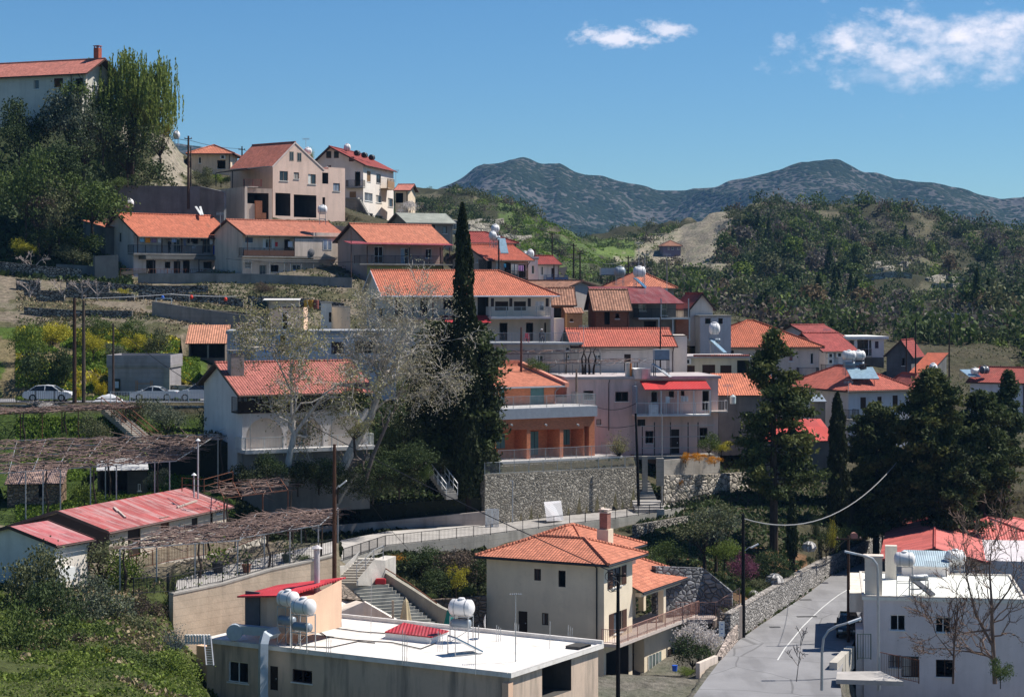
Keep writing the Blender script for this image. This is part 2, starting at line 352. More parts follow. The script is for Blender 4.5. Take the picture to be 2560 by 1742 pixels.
def vnoise(x,y,s=0):
 ix=np.floor(x);iy=np.floor(y);fx=x-ix;fy=y-iy;fx=fx*fx*(3-2*fx);fy=fy*fy*(3-2*fy)
 a=_h2(ix,iy,s);b=_h2(ix+1,iy,s);c=_h2(ix,iy+1,s);d=_h2(ix+1,iy+1,s)
 return (a*(1-fx)+b*fx)*(1-fy)+(c*(1-fx)+d*fx)*fy-.5
def fbm(x,y,o=4,s=0):
 t=0;a=1
 for i in range(o): t=t+a*vnoise(x,y,s+i); x=x*2.03;y=y*2.03;a*=.5
 return t
HPADS=[]
PADS=[]   # (list of XY polygon, z or callable)
def inpoly(x,y,poly):
 r=np.zeros(x.shape,dtype=bool); n=len(poly)
 for i in range(n):
  x1,y1=poly[i][:2];x2,y2=poly[(i+1)%n][:2]
  c=((y1>y)!=(y2>y))&(x<(x2-x1)*(y-y1)/((y2-y1) or 1e-9)+x1); r^=c
 return r
def gz(x,y):
 x=np.asarray(x,dtype=float);y=np.asarray(y,dtype=float); px=x/np.maximum(y,1)*F+1280
 di=np.clip(np.searchsorted(TD,y)-1,0,len(TD)-2); fd=np.clip((y-TD[di])/(TD[di+1]-TD[di]),0,1)
 xi=np.clip(np.searchsorted(XS0,px)-1,0,len(XS0)-2); fx=np.clip((px-XS0[xi])/(XS0[xi+1]-XS0[xi]),0,1)
 h=(TH[di,xi]*(1-fx)+TH[di,xi+1]*fx)*(1-fd)+(TH[di+1,xi]*(1-fx)+TH[di+1,xi+1]*fx)*fd
 n=fbm(x/7,y/7,4)*1.1+fbm(x/40,y/40,3,9)*np.clip((y-300)/60,0,8)
 z=EYE+h+n*np.clip(.4+(y-250)/300,.4,2)
 # terraces on the far slopes
 st=np.clip((y-330)/60,0,1); tz=np.round(z/3.2)*3.2; w=np.abs(z/3.2-np.round(z/3.2))*2; z=np.where(y>330,z*(1-.6*st)+.6*st*(tz+(z-tz)*w**3),z)
 for poly,pz in HPADS:
  m=inpoly(x,y,poly)
  if m.any(): z=np.where(m,np.minimum(z,pz),z)
 for poly,pz in PADS:
  m=inpoly(x,y,poly)
  if m.any(): z=np.where(m,(pz(x,y) if callable(pz) else pz),z)
 return z
def G(x,y): return float(gz(np.array([x]),np.array([y]))[0])
def Gp(px,D): x=(px-1280)/F*D; return Vector((x,D,G(x,D)))
# ---------------------------------------------------------------- ground and mountain meshes
def colors(me,name,C):
 a=me.color_attributes.new(name,'FLOAT_COLOR','POINT'); q=np.ones((len(C),4),dtype=np.float32); q[:,:3]=C; a.data.foreach_set('color',q.ravel())
@memo
def groundmat(bs=.35):
 m=NT('ground',.95,.1); a=m.node('ShaderNodeVertexColor'); a.layer_name='soil'
 n=m.noise(1.3,6,.7); n2=m.noise(.25,5,.6)
 c=m.mix(m.ramp(n,.3,.7,0,1),m.mix(1.,a.outputs[0],(.45,.45,.42),'MULTIPLY'),m.mix(1.,a.outputs[0],(1.5,1.45,1.4),'MULTIPLY'))
 c=m.mix(m.ramp(n2,.45,.65,0,.45),c,m.mix(1.,a.outputs[0],(.6,.75,.55),'MULTIPLY'))
 m.bump(n,1.,bs); return m.col(c)
def ground():
 xs=np.concatenate([np.arange(-900,0,30),np.arange(0,2580,9),np.arange(2580,3401,30)])
 ds=np.concatenate([np.arange(60,100,4),np.arange(100,310,.8),np.arange(310,420,3),np.arange(420,800,4),np.arange(800,1501,50)])
 X=(xs[None,:]-1280)/F*ds[:,None]; Y=np.repeat(ds[:,None],len(xs),1); Z=gz(X.ravel(),Y.ravel()).reshape(X.shape)
 PX=np.repeat(xs[None,:],len(ds),0); PY=HZ-(Z-EYE)/Y*F
 C=np.zeros(X.shape+(3,)); C[:]=(.075,.068,.045)
 n=fbm(X/9,Y/9,3,5)
 def reg(m,c): C[m]=c
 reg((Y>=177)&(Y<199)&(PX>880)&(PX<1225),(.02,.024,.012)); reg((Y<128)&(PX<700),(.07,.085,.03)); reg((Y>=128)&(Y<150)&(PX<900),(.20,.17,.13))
 reg((Y>=150)&(Y<178)&(PX<640),(.055,.085,.022)); reg((Y>=150)&(Y<179)&(PX>=600)&(PX<1220),(.012,.014,.008))  # middle garden ground near black: shade of the big trees painted in
 reg((Y>=182)&(Y<206)&(PX<520),(.075,.115,.025)); reg((Y>=182)&(Y<206)&(PX<520)&(n>.12),(.17,.14,.08))
 reg((Y>=206)&(Y<250)&(PX<900),(.19,.16,.125)); reg((Y>=250)&(Y<274)&(PX<620),(.30,.19,.12)); reg((Y>=250)&(Y<274)&(PX<620)&(n>.1),(.27,.23,.17))
 reg((Y>=272)&(Y<300)&(PX>300)&(PX<480),(.27,.24,.195)); reg((Y>=268)&(Y<300)&(PX>280)&(PX<480)&(fbm(X/3.5,Y/3.5,3,6)>.08),(.09,.09,.05)); reg((Y>=236)&(PX<300)&(Y<300),(.045,.055,.025))
 reg((Y>=155)&(Y<176)&(PX>1700)&(PX<2230),(.16,.095,.055)); reg((Y<150)&(PX>900),(.16,.15,.13))
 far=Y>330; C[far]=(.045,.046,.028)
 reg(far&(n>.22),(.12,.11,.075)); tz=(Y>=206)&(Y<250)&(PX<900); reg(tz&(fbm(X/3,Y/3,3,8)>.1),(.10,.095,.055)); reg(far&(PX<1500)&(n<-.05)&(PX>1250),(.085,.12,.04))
 # bare pale spur with the track, seen at px 1560-1760
 sp=(Y>520)&(Y<700)&(PX>1530)&(PX<1830)&(PY<665); C[sp]=(.27,.24,.19)
 reg((Y>560)&(Y<690)&(PX>1490)&(PX<1590)&(PY>598)&(PY<640),(.12,.17,.05))
 V=np.stack([X,Y,Z],-1).reshape(-1,3); a,b=X.shape
 I=np.arange(a*b).reshape(a,b); Q=np.stack([I[:-1,:-1],I[:-1,1:],I[1:,1:],I[1:,:-1]],-1).reshape(-1,4)
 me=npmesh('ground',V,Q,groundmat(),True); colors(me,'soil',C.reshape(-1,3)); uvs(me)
 tag(link('ground',me),kind='structure')
HR=26.2; ZR=EYE-HR
RL=[(1690,1800),(1770,1690),(1830,1612),(1900,1562),(2010,1490),(2079,1437),(2129,1419),(2217,1383),(2300,1365)]
RR=[(2110,1800),(2100,1700),(2110,1650),(2150,1575),(2175,1500),(2225,1462),(2290,1435),(2380,1415),(2480,1405)]
def rp(q,h=HR): D=Dat(q[1],h); return ((q[0]-1280)/F*D,D)
PADS.append(([(rp(q)[0]-.55,rp(q)[1]+.1) for q in RL]+[rp(q) for q in reversed(RR)],ZR-.06))
def W2(px,D): return ((px-1280)/F*D,D)
PADS.append(([W2(-900,179),W2(560,179),W2(560,187),W2(-900,187)],EYE-10.15))
PADS.append(([W2(1205,171.5),W2(1592,184),W2(1592,192),W2(1205,187)],EYE-15.95))
PADS.append(([W2(855,149.3),W2(960,158),W2(1223,165),W2(1382,171),W2(1584,179),W2(1770,191),W2(2065,202),W2(2065,206),W2(1770,196),W2(1600,184.5),W2(1225,171.5),W2(980,168),W2(850,160)],EYE-20.06))
PADS.append(([W2(433,123.2),W2(560,127.2),W2(834,132.6),W2(850,136),W2(700,137),W2(430,131)],lambda x,y:EYE-18.75+(y-124)*.13))
RID=[(-2500,330),(-900,300),(300,372),(400,360),(450,354),(500,362),(560,385),(650,430),(800,470),(900,500),(1040,497),(1085,487),(1150,455),(1185,430),(1210,414),(1240,408),(1275,399),(1320,401),(1360,411),(1400,408),(1430,424),(1460,432),(1500,437),(1550,446),(1600,456),(1640,470),(1700,481),(1740,477),(1780,470),(1830,452),(1870,441),(1920,428),(1960,414),(2000,401),(2030,396),(2065,393),(2100,397),(2125,408),(2160,424),(2190,428),(2240,447),(2300,452),(2360,458),(2400,466),(2450,478),(2500,488),(2700,470),(3400,430),(5200,420)]
def mountains():
 xs=np.arange(-2300,5200,9.); ts=np.linspace(0,1.35,150)
 r=np.interp(xs,[q[0] for q in RID],[q[1] for q in RID]); D0=2450.; D1=3300.
 X=[];Y=[];Z=[]
 base=np.full(len(xs),690.)
 for t in ts:
  D=D0+(D1-D0)*t
  hc=-(r-HZ)/F*D1; hb=-(base-HZ)/F*D0
  if t<=1: h=hb+(hc-hb)*(t**1.15)
  else: h=hc*(1-(t-1)*1.6)
  x=(xs-1280)/F*D; y=np.full_like(x,D)
  e=np.clip(1-abs(1-t)/.12,0,1)                 # keep the crest line
  sp=-np.abs(fbm(x/230+3,y/500,3,2))*150+38+fbm(x/90,y/90,3,6)*26
  z=EYE+h+sp*(t*(1.05-t)*3.2 if t<1.05 else 0)*.75+fbm(x/30,y/30,2,4)*5*(t>.05)
  X.append(x);Y.append(y);Z.append(z)
 X=np.array(X);Y=np.array(Y);Z=np.array(Z); a,b=X.shape; I=np.arange(a*b).reshape(a,b); Q=np.stack([I[:-1,:-1],I[:-1,1:],I[1:,1:],I[1:,:-1]],-1).reshape(-1,4)
 m=NT('mountain_scrub',1.,.0); v=m.node('ShaderNodeTexVoronoi'); v.inputs['Scale'].default_value=.11; m.l.new(m.add(m.co(),m.scale(m.node('ShaderNodeTexNoise').outputs[1],(0,0,0))),v.inputs['Vector'])
 cov=m.ramp(m.noise(.007,10,.75),.40,.70); tree=m.math('LESS_THAN',m.math('ADD',v.outputs['Distance'],m.math('MULTIPLY',cov,.62)),.84)
 soil=m.mix(m.noise(.05,4),(.06,.06,.058),(.13,.122,.11)); green=m.mix(m.noise(.03,4),(.012,.020,.012),(.032,.044,.024))
 m.col(m.mix(tree,soil,green)); m.bump(m.math('ADD',m.ramp(v.outputs['Distance'],0,.7,1,0),m.noise(.03,5)),.7,5.)
 me=npmesh('mountains',np.stack([X,Y,Z],-1).reshape(-1,3),Q,m.mat,True); tag(link('mountains',me),kind='structure')
# ---------------------------------------------------------------- houses
class House:
 def __init__(s,name,label,z,D,yaw,x0,y0,x1,dep,yb,wall,cat='house',group=None,down=3.0):
  s.z=z; s.a=R(yaw); c,sn=math.cos(s.a),math.sin(s.a); px,py=z(x0,y0); A=P(px,py,D)
  k=(z(x1,y0)[0]-1280)/F; s.w=(k*A.y-A.x)/(c-k*sn); s.d=dep
  zb=EYE-(z(x0,yb)[1]-HZ)/F*D; s.O=Vector((A.x,A.y,zb)); s.h=A.z-zb; s.wall=wall; s.inm=None; s.down=down
  s.root=thing(name,label,cat,s.O,s.a,group); s.c=c; s.s=sn
  if down>1: HPADS.append(([(lambda q:(q.x,q.y))(s.world(*q,0)) for q in ((-1,-3.2),(s.w+1,-3.2),(s.w+1,dep+.4),(-1,dep+.4))],zb-.06))
  s.holes={'F':[],'R':[],'L':[]}; s.gables=[]; s.parts=[]
  s.C=s.loc(Vector((0,0,EYE)))
 def loc(s,p):
  q=p-s.O; return Vector((q.x*s.c+q.y*s.s,-q.x*s.s+q.y*s.c,q.z))
 def world(s,x,y,z): return Vector((s.O.x+x*s.c-y*s.s,s.O.y+x*s.s+y*s.c,s.O.z+z))
 def pr(s,face,x,y,o=0.,z=None):
  """a point of the photo carried onto a face of the house: (along, up)"""
  px,py=(z or s.z)(x,y); d=Vector(((px-1280)/F,1,-(py-HZ)/F)); d=Vector((d.x*s.c+d.y*s.s,-d.x*s.s+d.y*s.c,d.z))
  if face=='F': t=(-o-s.C.y)/d.y
  elif face=='R': t=(s.w+o-s.C.x)/d.x
  else: t=(-o-s.C.x)/d.x
  q=s.C+d*t; return (q.x if face=='F' else q.y, q.z)
 def p3(s,face,u,z,o=0.):
  return {'F':(u,-o,z),'R':(s.w+o,u,z),'L':(-o,u,z)}[face]
 def op(s,face,kind,x0,y0,x1,y1,z=None,**kw):
  ua,za=s.pr(face,x0,y0,z=z); ub,zb_=s.pr(face,x1,y1,z=z); u0,u1=min(ua,ub),max(ua,ub); z0,z1=min(za,zb_),max(za,zb_)
  s.holes[face].append([u0,z0,u1,z1,kind,kw]); return s
 def many(s,face,lst,z=None):
  for q in lst: s.op(face,q[0],*q[1:5],z=z,**(q[5] if len(q)>5 else {}))
  return s
 def rel(s,face,kind,u0,z0,u1,z1,**kw): s.holes[face].append([u0,z0,u1,z1,kind,kw]); return s
 def _face(s,mb,face,W,H0,H1):
  hs=[h for h in s.holes[face]]
  us=sorted({0.,W}|{min(max(v,0),W) for h in hs for v in (h[0],h[2])}); zs=sorted({H0,H1}|{min(max(v,H0),H1) for h in hs for v in (h[1],h[3])})
  for i in range(len(us)-1):
   for j in range(len(zs)-1):
    uc=(us[i]+us[i+1])/2; zc=(zs[j]+zs[j+1])/2
    if us[i+1]-us[i]<1e-5 or zs[j+1]-zs[j]<1e-5: continue
    if any(h[0]<uc<h[2] and h[1]<zc<h[3] for h in hs): continue
    a,b,c,d=[s.p3(face,u,z) for u,z in ((us[i],zs[j]),(us[i+1],zs[j]),(us[i+1],zs[j+1]),(us[i],zs[j+1]))]
    mb.quad(*( (a,b,c,d) if face!='L' else (d,c,b,a)))
  for u0,z0,u1,z1,kind,kw in hs:
   u0=max(u0,.0);u1=min(u1,W)
   if u1-u0<.02: continue
   r=kw.get('deep',2.2 if kind=='open' else .16)
   c4=[(u0,z0),(u1,z0),(u1,z1),(u0,z1)]
   for i in range(4):
    p,q=c4[i],c4[(i+1)%4]; vs=[s.p3(face,*p),s.p3(face,*p,-r),s.p3(face,*q,-r),s.p3(face,*q)]
    if face=='L': vs.reverse()
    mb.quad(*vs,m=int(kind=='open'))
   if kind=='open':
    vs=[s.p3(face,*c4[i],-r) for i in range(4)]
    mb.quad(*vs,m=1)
 def bx(s,mb,face,u0,z0,u1,z1,o0,o1,m=0):
  a=s.p3(face,u0,z0,o0); b=s.p3(face,u1,z1,o1)
  mb.box(min(a[0],b[0]),min(a[1],b[1]),min(a[2],b[2]),max(a[0],b[0]),max(a[1],b[1]),max(a[2],b[2]),m)
 def _fit(s,face,u0,z0,u1,z1,kind,kw):
  if u1-u0<.05 or z1-z0<.05: return
  r=.13; fm=kw.get('frame'); B=lambda mb,*a,**k: s.bx(mb,face,*a,**k)
  if kind=='open': return
  nm={'win':'window','gl':'glazed_door','shut':'shutter','door':'door','grille':'window'}[kind]
  if kind in('win','gl','grille'):
   fm=fm or WHITE; w=.06; m1=MB(); 
   B(m1,u0,z0,u1,z0+w,-r,-r+.06);B(m1,u0,z1-w,u1,z1,-r,-r+.06);B(m1,u0,z0+w,u0+w,z1-w,-r,-r+.06);B(m1,u1-w,z0+w,u1,z1-w,-r,-r+.06)
   n=kw.get('n',2 if (u1-u0)>.7 else 1)
   for i in range(1,n): u=u0+(u1-u0)*i/n; B(m1,u-w/2,z0+w,u+w/2,z1-w,-r,-r+.055)
   if kind=='gl' : z=z0+(z1-z0)*.42; B(m1,u0+w,z-w/2,u1-w,z+w/2,-r,-r+.05)
   if kw.get('grid'):
    for j in (1,2): z=z0+(z1-z0)*j/3; B(m1,u0+w,z-.02,u1-w,z+.02,-r,-r+.045)
   o=m1.build(nm,fm,s.root); m2=MB()
   if 'pane' not in kw and 'cur' not in kw and rnd.random()<.55: kw=dict(kw,cur=rnd.choice((CURT,plain((.35,.33,.30),.9),plain((.5,.42,.34),.9),plain((.22,.26,.32),.5))),cw=rnd.choice((.4,.55,.9,.3)))
   if 'pane' not in kw: kw=dict(kw,pane=rnd.choice((GLASS,GLASS,glass((.05,.07,.09),.08),glass((.09,.12,.15),.1)))); B(m2,u0+.03,z0+.03,u1-.03,z1-.03,-r-.02,-r+.01); m2.build('pane',kw.get('pane',GLASS),o)
   if kw.get('cur'): m3=MB(); B(m3,u0+w,z0+w,u0+(u1-u0)*kw.get('cw',.45),z1-w,-r+.012,-r+.03); m3.build('curtain',kw['cur'],o)
   if z1-z0<1.9 and kw.get('sill',True): m4=MB(); B(m4,u0-.08,z0-.07,u1+.08,z0,.0,.09); m4.build('sill',kw.get('sillm',WHITE),o)
   if kind=='grille' or kw.get('bars'):
    m5=MB(); k=max(3,int((u1-u0)/.13))
    for i in range(k+1): u=u0+(u1-u0)*i/k; B(m5,u-.012,z0,u+.012,z1,.01,.035)
    for z in (z0,(z0+z1)/2,z1-.03): B(m5,u0,z,u1,z+.03,.012,.033)
    m5.build('grille',kw.get('barm',DARKM),o)
   if kw.get('wings'):
    q=(u1-u0)*.5; m6=MB(); B(m6,u0-q,z0,u0-.02,z1,.01,.05); m6.build('shutter',kw['wings'],o); m6=MB(); B(m6,u1+.02,z0,u1+q,z1,.01,.05); m6.build('shutter',kw['wings'],o)
  elif kind=='shut':
   fm=fm or BROWN; m1=MB(); B(m1,u0,z0,u1,z1,-r-.02,-r+.02)
   m2=MB(); w=.07; mid=(u0+u1)/2
   for a,b in ((u0,mid-.01),(mid+.01,u1)):
    B(m2,a,z0,b,z0+w,-r+.02,-r+.06);B(m2,a,z1-w,b,z1,-r+.02,-r+.06);B(m2,a,z0+w,a+w,z1-w,-r+.02,-r+.06);B(m2,b-w,z0+w,b,z1-w,-r+.02,-r+.06)
    k=max(3,int((z1-z0)/.12))
    for i in range(1,k): z=z0+(z1-z0)*i/k; B(m2,a+w,z-.03,b-w,z+.01,-r+.02,-r+.045)
   o=m1.build('shutter',fm,s.root); m2.build('slats',kw.get('slat',fm),o)
   if z1-z0<1.9 and kw.get('sill',True): m4=MB(); B(m4,u0-.06,z0-.06,u1+.06,z0,.0,.07); m4.build('sill',WHITE,o)
  elif kind=='door':
   fm=fm or DWOOD; m1=MB(); B(m1,u0+.06,z0,u1-.06,z1-.06,-r-.02,-r+.03)
   for j in range(2):
    zz0=z0+(z1-z0)*(.08+.47*j); zz1=z0+(z1-z0)*(.5+.42*j); B(m1,u0+.18,zz0,u1-.18,zz1,-r+.03,-r+.045)
   o=m1.build('door',fm,s.root); m2=MB(); B(m2,u0,z0,u0+.06,z1,-r,-r+.07);B(m2,u1-.06,z0,u1,z1,-r,-r+.07);B(m2,u0+.06,z1-.06,u1-.06,z1,-r,-r+.07); m2.build('frame',kw.get('jamb',fm),o)
   m3=MB(); B(m3,u1-.22,z0+(z1-z0)*.46,u1-.14,z0+(z1-z0)*.5,-r+.045,-r+.09); m3.build('handle',GALV,o)
 def walls(s,back=True):
  mb=MB(); H0=-s.down
  s._face(mb,'F',s.w,H0,s.h); s._face(mb,'R',s.d,H0,s.h); s._face(mb,'L',s.d,H0,s.h)
  mb.quad((s.w,s.d,H0),(0,s.d,H0),(0,s.d,s.h),(s.w,s.d,s.h))
  mb.quad((0,0,s.h),(s.w,0,s.h),(s.w,s.d,s.h),(0,s.d,s.h))
  for g in s.gables:
   n=len(g); mb.add(g,[tuple(range(n))])
  s.wallo=mb.build('wall',[s.wall,s.inm or INT_SHADE],s.root)
  for f in 'FRL':
   for h in s.holes[f]: s._fit(f,max(h[0],.0),h[1],min(h[2],s.w if f=='F' else s.d),h[3],h[4],h[5])
  return s
 # roofs --------------------------------------------------------
 def roof_gx(s,rise,ovf=.5,ovb=.5,ovl=.4,ovr=.4,mat=None,fas=None,ridge=.5,th=.12,hipR=False,hipL=False,gut=True,cap=True):
  mat=(mat if mat and mat is not ORANGE else rnd.choice(ORV)); fas=fas or BROWNP; w,d,h=s.w,s.d,s.h; yr=d*ridge; kf=rise/yr; kb=rise/(d-yr); e=.04
  z0=h+e-kf*ovf; z1=h+e-kb*ovb; zr=h+e+rise; xl=-ovl; xr=w+ovr; rl=xl+(yr if hipL else 0); rr=xr-(yr if hipR else 0)
  mb=MB(); v=(0,0,-th)
  mb.slab([(xl,-ovf,z0),(xr,-ovf,z0),(rr,yr,zr),(rl,yr,zr)],v,0,1,1) if False else None
  def pan(poly): mb.slab([Vector(p)+Vector(v) for p in poly],(0,0,th),0,1,1)
  pan([(xl,-ovf,z0),(xr,-ovf,z0),(rr,yr,zr),(rl,yr,zr)]); pan([(xr,d+ovb,z1),(xl,d+ovb,z1),(rl,yr,zr),(rr,yr,zr)])
  if hipR: pan([(xr,-ovf,z0),(xr,d+ovb,z1),(rr,yr,zr)])
  if hipL: pan([(xl,d+ovb,z1),(xl,-ovf,z0),(rl,yr,zr)])
  ro=mb.build('roof',[mat,fas],s.root)
  if gut: g=MB(); g.tube([(w-.12,-ovf,z0-.15),(w-.12,-ovf*.5,z0-.4),(w-.12,-.07,z0-.6),(w-.12,-.07,-1)],.05,6); g.build('drainpipe',fas,s.root)
  if cap:
   c=MB(); segs=[((rl,yr,zr+.03),(rr,yr,zr+.03))]
   if hipR: segs+=[((rr,yr,zr+.03),(xr,-ovf,z0+.03)),((rr,yr,zr+.03),(xr,d+ovb,z1+.03))]
   if hipL: segs+=[((rl,yr,zr+.03),(xl,-ovf,z0+.03)),((rl,yr,zr+.03),(xl,d+ovb,z1+.03))]
   for a,b in segs: ridge_caps(c,a,b)
   c.build('ridge_tiles',mat,ro)
  g=MB()
  if gut: g.tube([(xl,-ovf-.05,z0-.1),(xr,-ovf-.05,z0-.1)],.07,6)
  if not hipL: g.beam((xl-.01,-ovf,z0-th*.6),(xl-.01,yr,zr-th*.6),.05,.2); g.beam((xl-.01,yr,zr-th*.6),(xl-.01,d+ovb,z1-th*.6),.05,.2)
  if not hipR: g.beam((xr+.01,-ovf,z0-th*.6),(xr+.01,yr,zr-th*.6),.05,.2); g.beam((xr+.01,yr,zr-th*.6),(xr+.01,d+ovb,z1-th*.6),.05,.2)
  g.build('gutter',fas,ro)
  if not hipL: s.gables.append([(0,0,h),(0,yr,h+rise-.05),(0,d,h)])
  if not hipR: s.gables.append([(w,d,h),(w,yr,h+rise-.05),(w,0,h)])
  s.rise=rise; s.yr=yr; s.roofo=ro; return s
 def roof_gy(s,rise,x0=None,x1=None,ov=.4,ovf=.4,ovb=.3,mat=None,fas=None,th=.12,peak=.5,h=None,gb=True):
  mat=mat or ORANGE; fas=fas or BROWNP; x0=0 if x0 is None else x0; x1=s.w if x1 is None else x1; h=s.h if h is None else h
  xp=x0+(x1-x0)*peak; kl=rise/(xp-x0); kr=rise/(x1-xp); e=.04; zr=h+rise+e; zl=h+e-kl*ov; zq=h+e-kr*ov; y0=-ovf;y1=s.d+ovb; mb=MB()
  def pan(poly): mb.slab([Vector(p)-Vector((0,0,th)) for p in poly],(0,0,th),0,1,1)
  pan([(x0-ov,y1,zl),(x0-ov,y0,zl),(xp,y0,zr),(xp,y1,zr)]); pan([(x1+ov,y0,zq),(x1+ov,y1,zq),(xp,y1,zr),(xp,y0,zr)])
  ro=mb.build('roof',[mat,fas],s.root); c=MB(); ridge_caps(c,(xp,y0,zr+.03),(xp,y1,zr+.03)); c.build('ridge_tiles',mat,ro)
  g=MB(); g.beam((x0-ov,y0-.01,zl-.08),(xp,y0-.01,zr-.08),.05,.2); g.beam((xp,y0-.01,zr-.08),(x1+ov,y0-.01,zq-.08),.05,.2); g.tube([(x1+ov+.05,y0,zq-.08),(x1+ov+.05,y1,zq-.08)],.06); g.build('gutter',fas,ro)
  if gb: s.gables.append([(x0,0,h),(x1,0,h),(xp,0,h+rise-.03)]); s.gables.append([(x1,s.d,h),(x0,s.d,h),(xp,s.d,h+rise-.03)])
  s.roofo=ro; return s
 def roof_hip(s,rise,ov=.5,mat=None,fas=None,th=.12):
  mat=mat or ORANGE; fas=fas or BROWNP; w,d,h=s.w,s.d,s.h; a=(-ov,-ov);b=(w+ov,-ov);c_=(w+ov,d+ov);e=(-ov,d+ov); m_=min(w,d)/2+ov; k=rise/m_; z0=h+.03
  if w>=d: r0=(-ov+m_,d/2);r1=(w+ov-m_,d/2)
  else: r0=(w/2,-ov+m_);r1=(w/2,d+ov-m_)
  if w<d: r0,r1=(w/2,-ov+m_),(w/2,d+ov-m_)
  zr=z0+rise; mb=MB()
  def pan(poly): mb.slab([Vector(p)-Vector((0,0,th)) for p in poly],(0,0,th),0,1,1)
  V=lambda q,z:(q[0],q[1],z)
  if w>=d:
   pan([V(a,z0),V(b,z0),V(r1,zr),V(r0,zr)]);pan([V(c_,z0),V(e,z0),V(r0,zr),V(r1,zr)]);pan([V(b,z0),V(c_,z0),V(r1,zr)]);pan([V(e,z0),V(a,z0),V(r0,zr)]); hips=[(a,r0),(e,r0),(b,r1),(c_,r1)]
  else:
   pan([V(a,z0),V(b,z0),V(r0,zr)]);pan([V(c_,z0),V(e,z0),V(r1,zr)]);pan([V(b,z0),V(c_,z0),V(r1,zr),V(r0,zr)]);pan([V(e,z0),V(a,z0),V(r0,zr),V(r1,zr)]); hips=[(a,r0),(b,r0),(c_,r1),(e,r1)]
  ro=mb.build('roof',[mat,fas],s.root); c=MB()
  if abs(r0[0]-r1[0])+abs(r0[1]-r1[1])>.3: ridge_caps(c,V(r0,zr+.03),V(r1,zr+.03))
  for p,q in hips: ridge_caps(c,V(p,z0+.03),V(q,zr+.03))
  c.build('ridge_tiles',mat,ro); g=MB()
  for p,q in ((a,b),(b,c_),(c_,e),(e,a)): g.tube([V(p,z0-.12),V(q,z0-.12)],.07,6)
  g.build('gutter',fas,ro); s.roofo=ro; return s
 def roof_flat(s,ov=.0,th=.2,par=0.,mat=None,cop=None,pt=.18):
  mat=mat or CONC; mb=MB(); h=s.h
  mb.box(-ov,-ov,h+.005,s.w+ov,s.d+ov,h+th); s.roofo=ro=mb.build('roof',mat,s.root)
  if par:
   p=MB(); w,d=s.w+ov,s.d+ov; z0=h+th; z1=z0+par
   p.box(-ov,-ov,z0,w,-ov+pt,z1);p.box(-ov,d-pt,z0,w,d,z1);p.box(-ov,-ov+pt,z0,-ov+pt,d-pt,z1);p.box(w-pt,-ov+pt,z0,w,d-pt,z1); p.build('parapet',cop or s.wall,ro)
  return s
 def roof_shed(s,drop,ovf=.3,ovb=.3,ovs=.3,mat=None,fas=None,th=.08,side=None):
  """falls towards the front by drop"""
  fas=fas or BROWNP; w,d,h=s.w,s.d,s.h; k=drop/d; z0=h+.03-k*ovf; z1=h+.03+drop+k*ovb; mb=MB()
  mb.slab([(-ovs,-ovf,z0-th),(w+ovs,-ovf,z0-th),(w+ovs,d+ovb,z1-th),(-ovs,d+ovb,z1-th)],(0,0,th),0,1,1); s.roofo=mb.build('roof',[mat or ORANGE,fas],s.root)
  s.gables+= [[(0,0,h),(0,d,h+drop),(0,d,h)],[(w,d,h),(w,d,h+drop),(w,0,h)],[(w,d,h),(0,d,h),(0,d,h+drop),(w,d,h+drop)]]; return s
 # additions ----------------------------------------------------
 def slab(s,face,xa,xb,y,proj,th=.18,mat=None,name='balcony',z=None,zl=None):
  """a floor slab sticking out; y is the photo row of its top front edge at xa"""
  u0,zz_=s.pr(face,xa,y,proj,z=z); u1,_=s.pr(face,xb,y,proj,z=z)
  if zl is not None: zz_=zl
  u0,u1=min(u0,u1),max(u0,u1); mb=MB(); s.bx(mb,face,u0,zz_-th,u1,zz_,.003,proj); o=mb.build(name,mat or CONC,s.root); s.last=(face,u0,u1,zz_,proj,o); return o
 def rail(s,h=1.,bars=.13,mat=None,sides=True,panel=None,inset=.06,u0=None,u1=None,parent=None,kind='bars'):
  face,a,b,z,proj,o=s.last; a=a if u0 is None else u0; b=b if u1 is None else u1; mat=mat or DARKM; q=proj-inset
  pts=[(a+.05,.0),(a+.05,q),(b-.05,q),(b-.05,.0)] if sides else [(a+.05,q),(b-.05,q)]
  if q<.2: pts=[(a+.05,q),(b-.05,q)]
  r=MB()
  for (ua,oa),(ub,ob) in zip(pts,pts[1:]): rail_seg(r,s.p3(face,ua,z,oa),s.p3(face,ub,z,ob),h,bars)
  ro=r.build('railing',mat,parent or s.root)
  if panel is not None: p=MB(); s.bx(p,face,a+.05,z+.05,b-.05,z+h*.75,q+.03,q+.06); p.build('panel',panel,ro)
  return s
 def posts(s,face,xs,ytop,ybot,proj,w=.12,mat=None,name='post',z=None,toz=None,botz=None):
  for x in xs:
   u,za=s.pr(face,x,ytop,proj,z=z); _,zb=s.pr(face,x,ybot,proj,z=z)
   if face=='F' and hasattr(s,'rise') and proj>0: za=min(za,s.h-.1-s.rise/s.yr*proj)
   if toz is not None: za=toz
   if botz is not None: zb=botz
   mb=MB(); s.bx(mb,face,u-w/2,zb,u+w/2,za,proj-w,proj); mb.build(name,mat or BROWNP,s.root)
  return s
 def block(s,name,face,xa,ya,xb,yb,o0,o1,mat,z=None):
  """a box in front of a face between two rows of the photo, o0..o1 metres out"""
  ua,za=s.pr(face,xa,ya,o1,z=z); ub,zb=s.pr(face,xb,yb,o1,z=z); mb=MB(); s.bx(mb,face,min(ua,ub),min(za,zb),max(ua,ub),max(za,zb),o0,o1); return mb.build(name,mat,s.root)
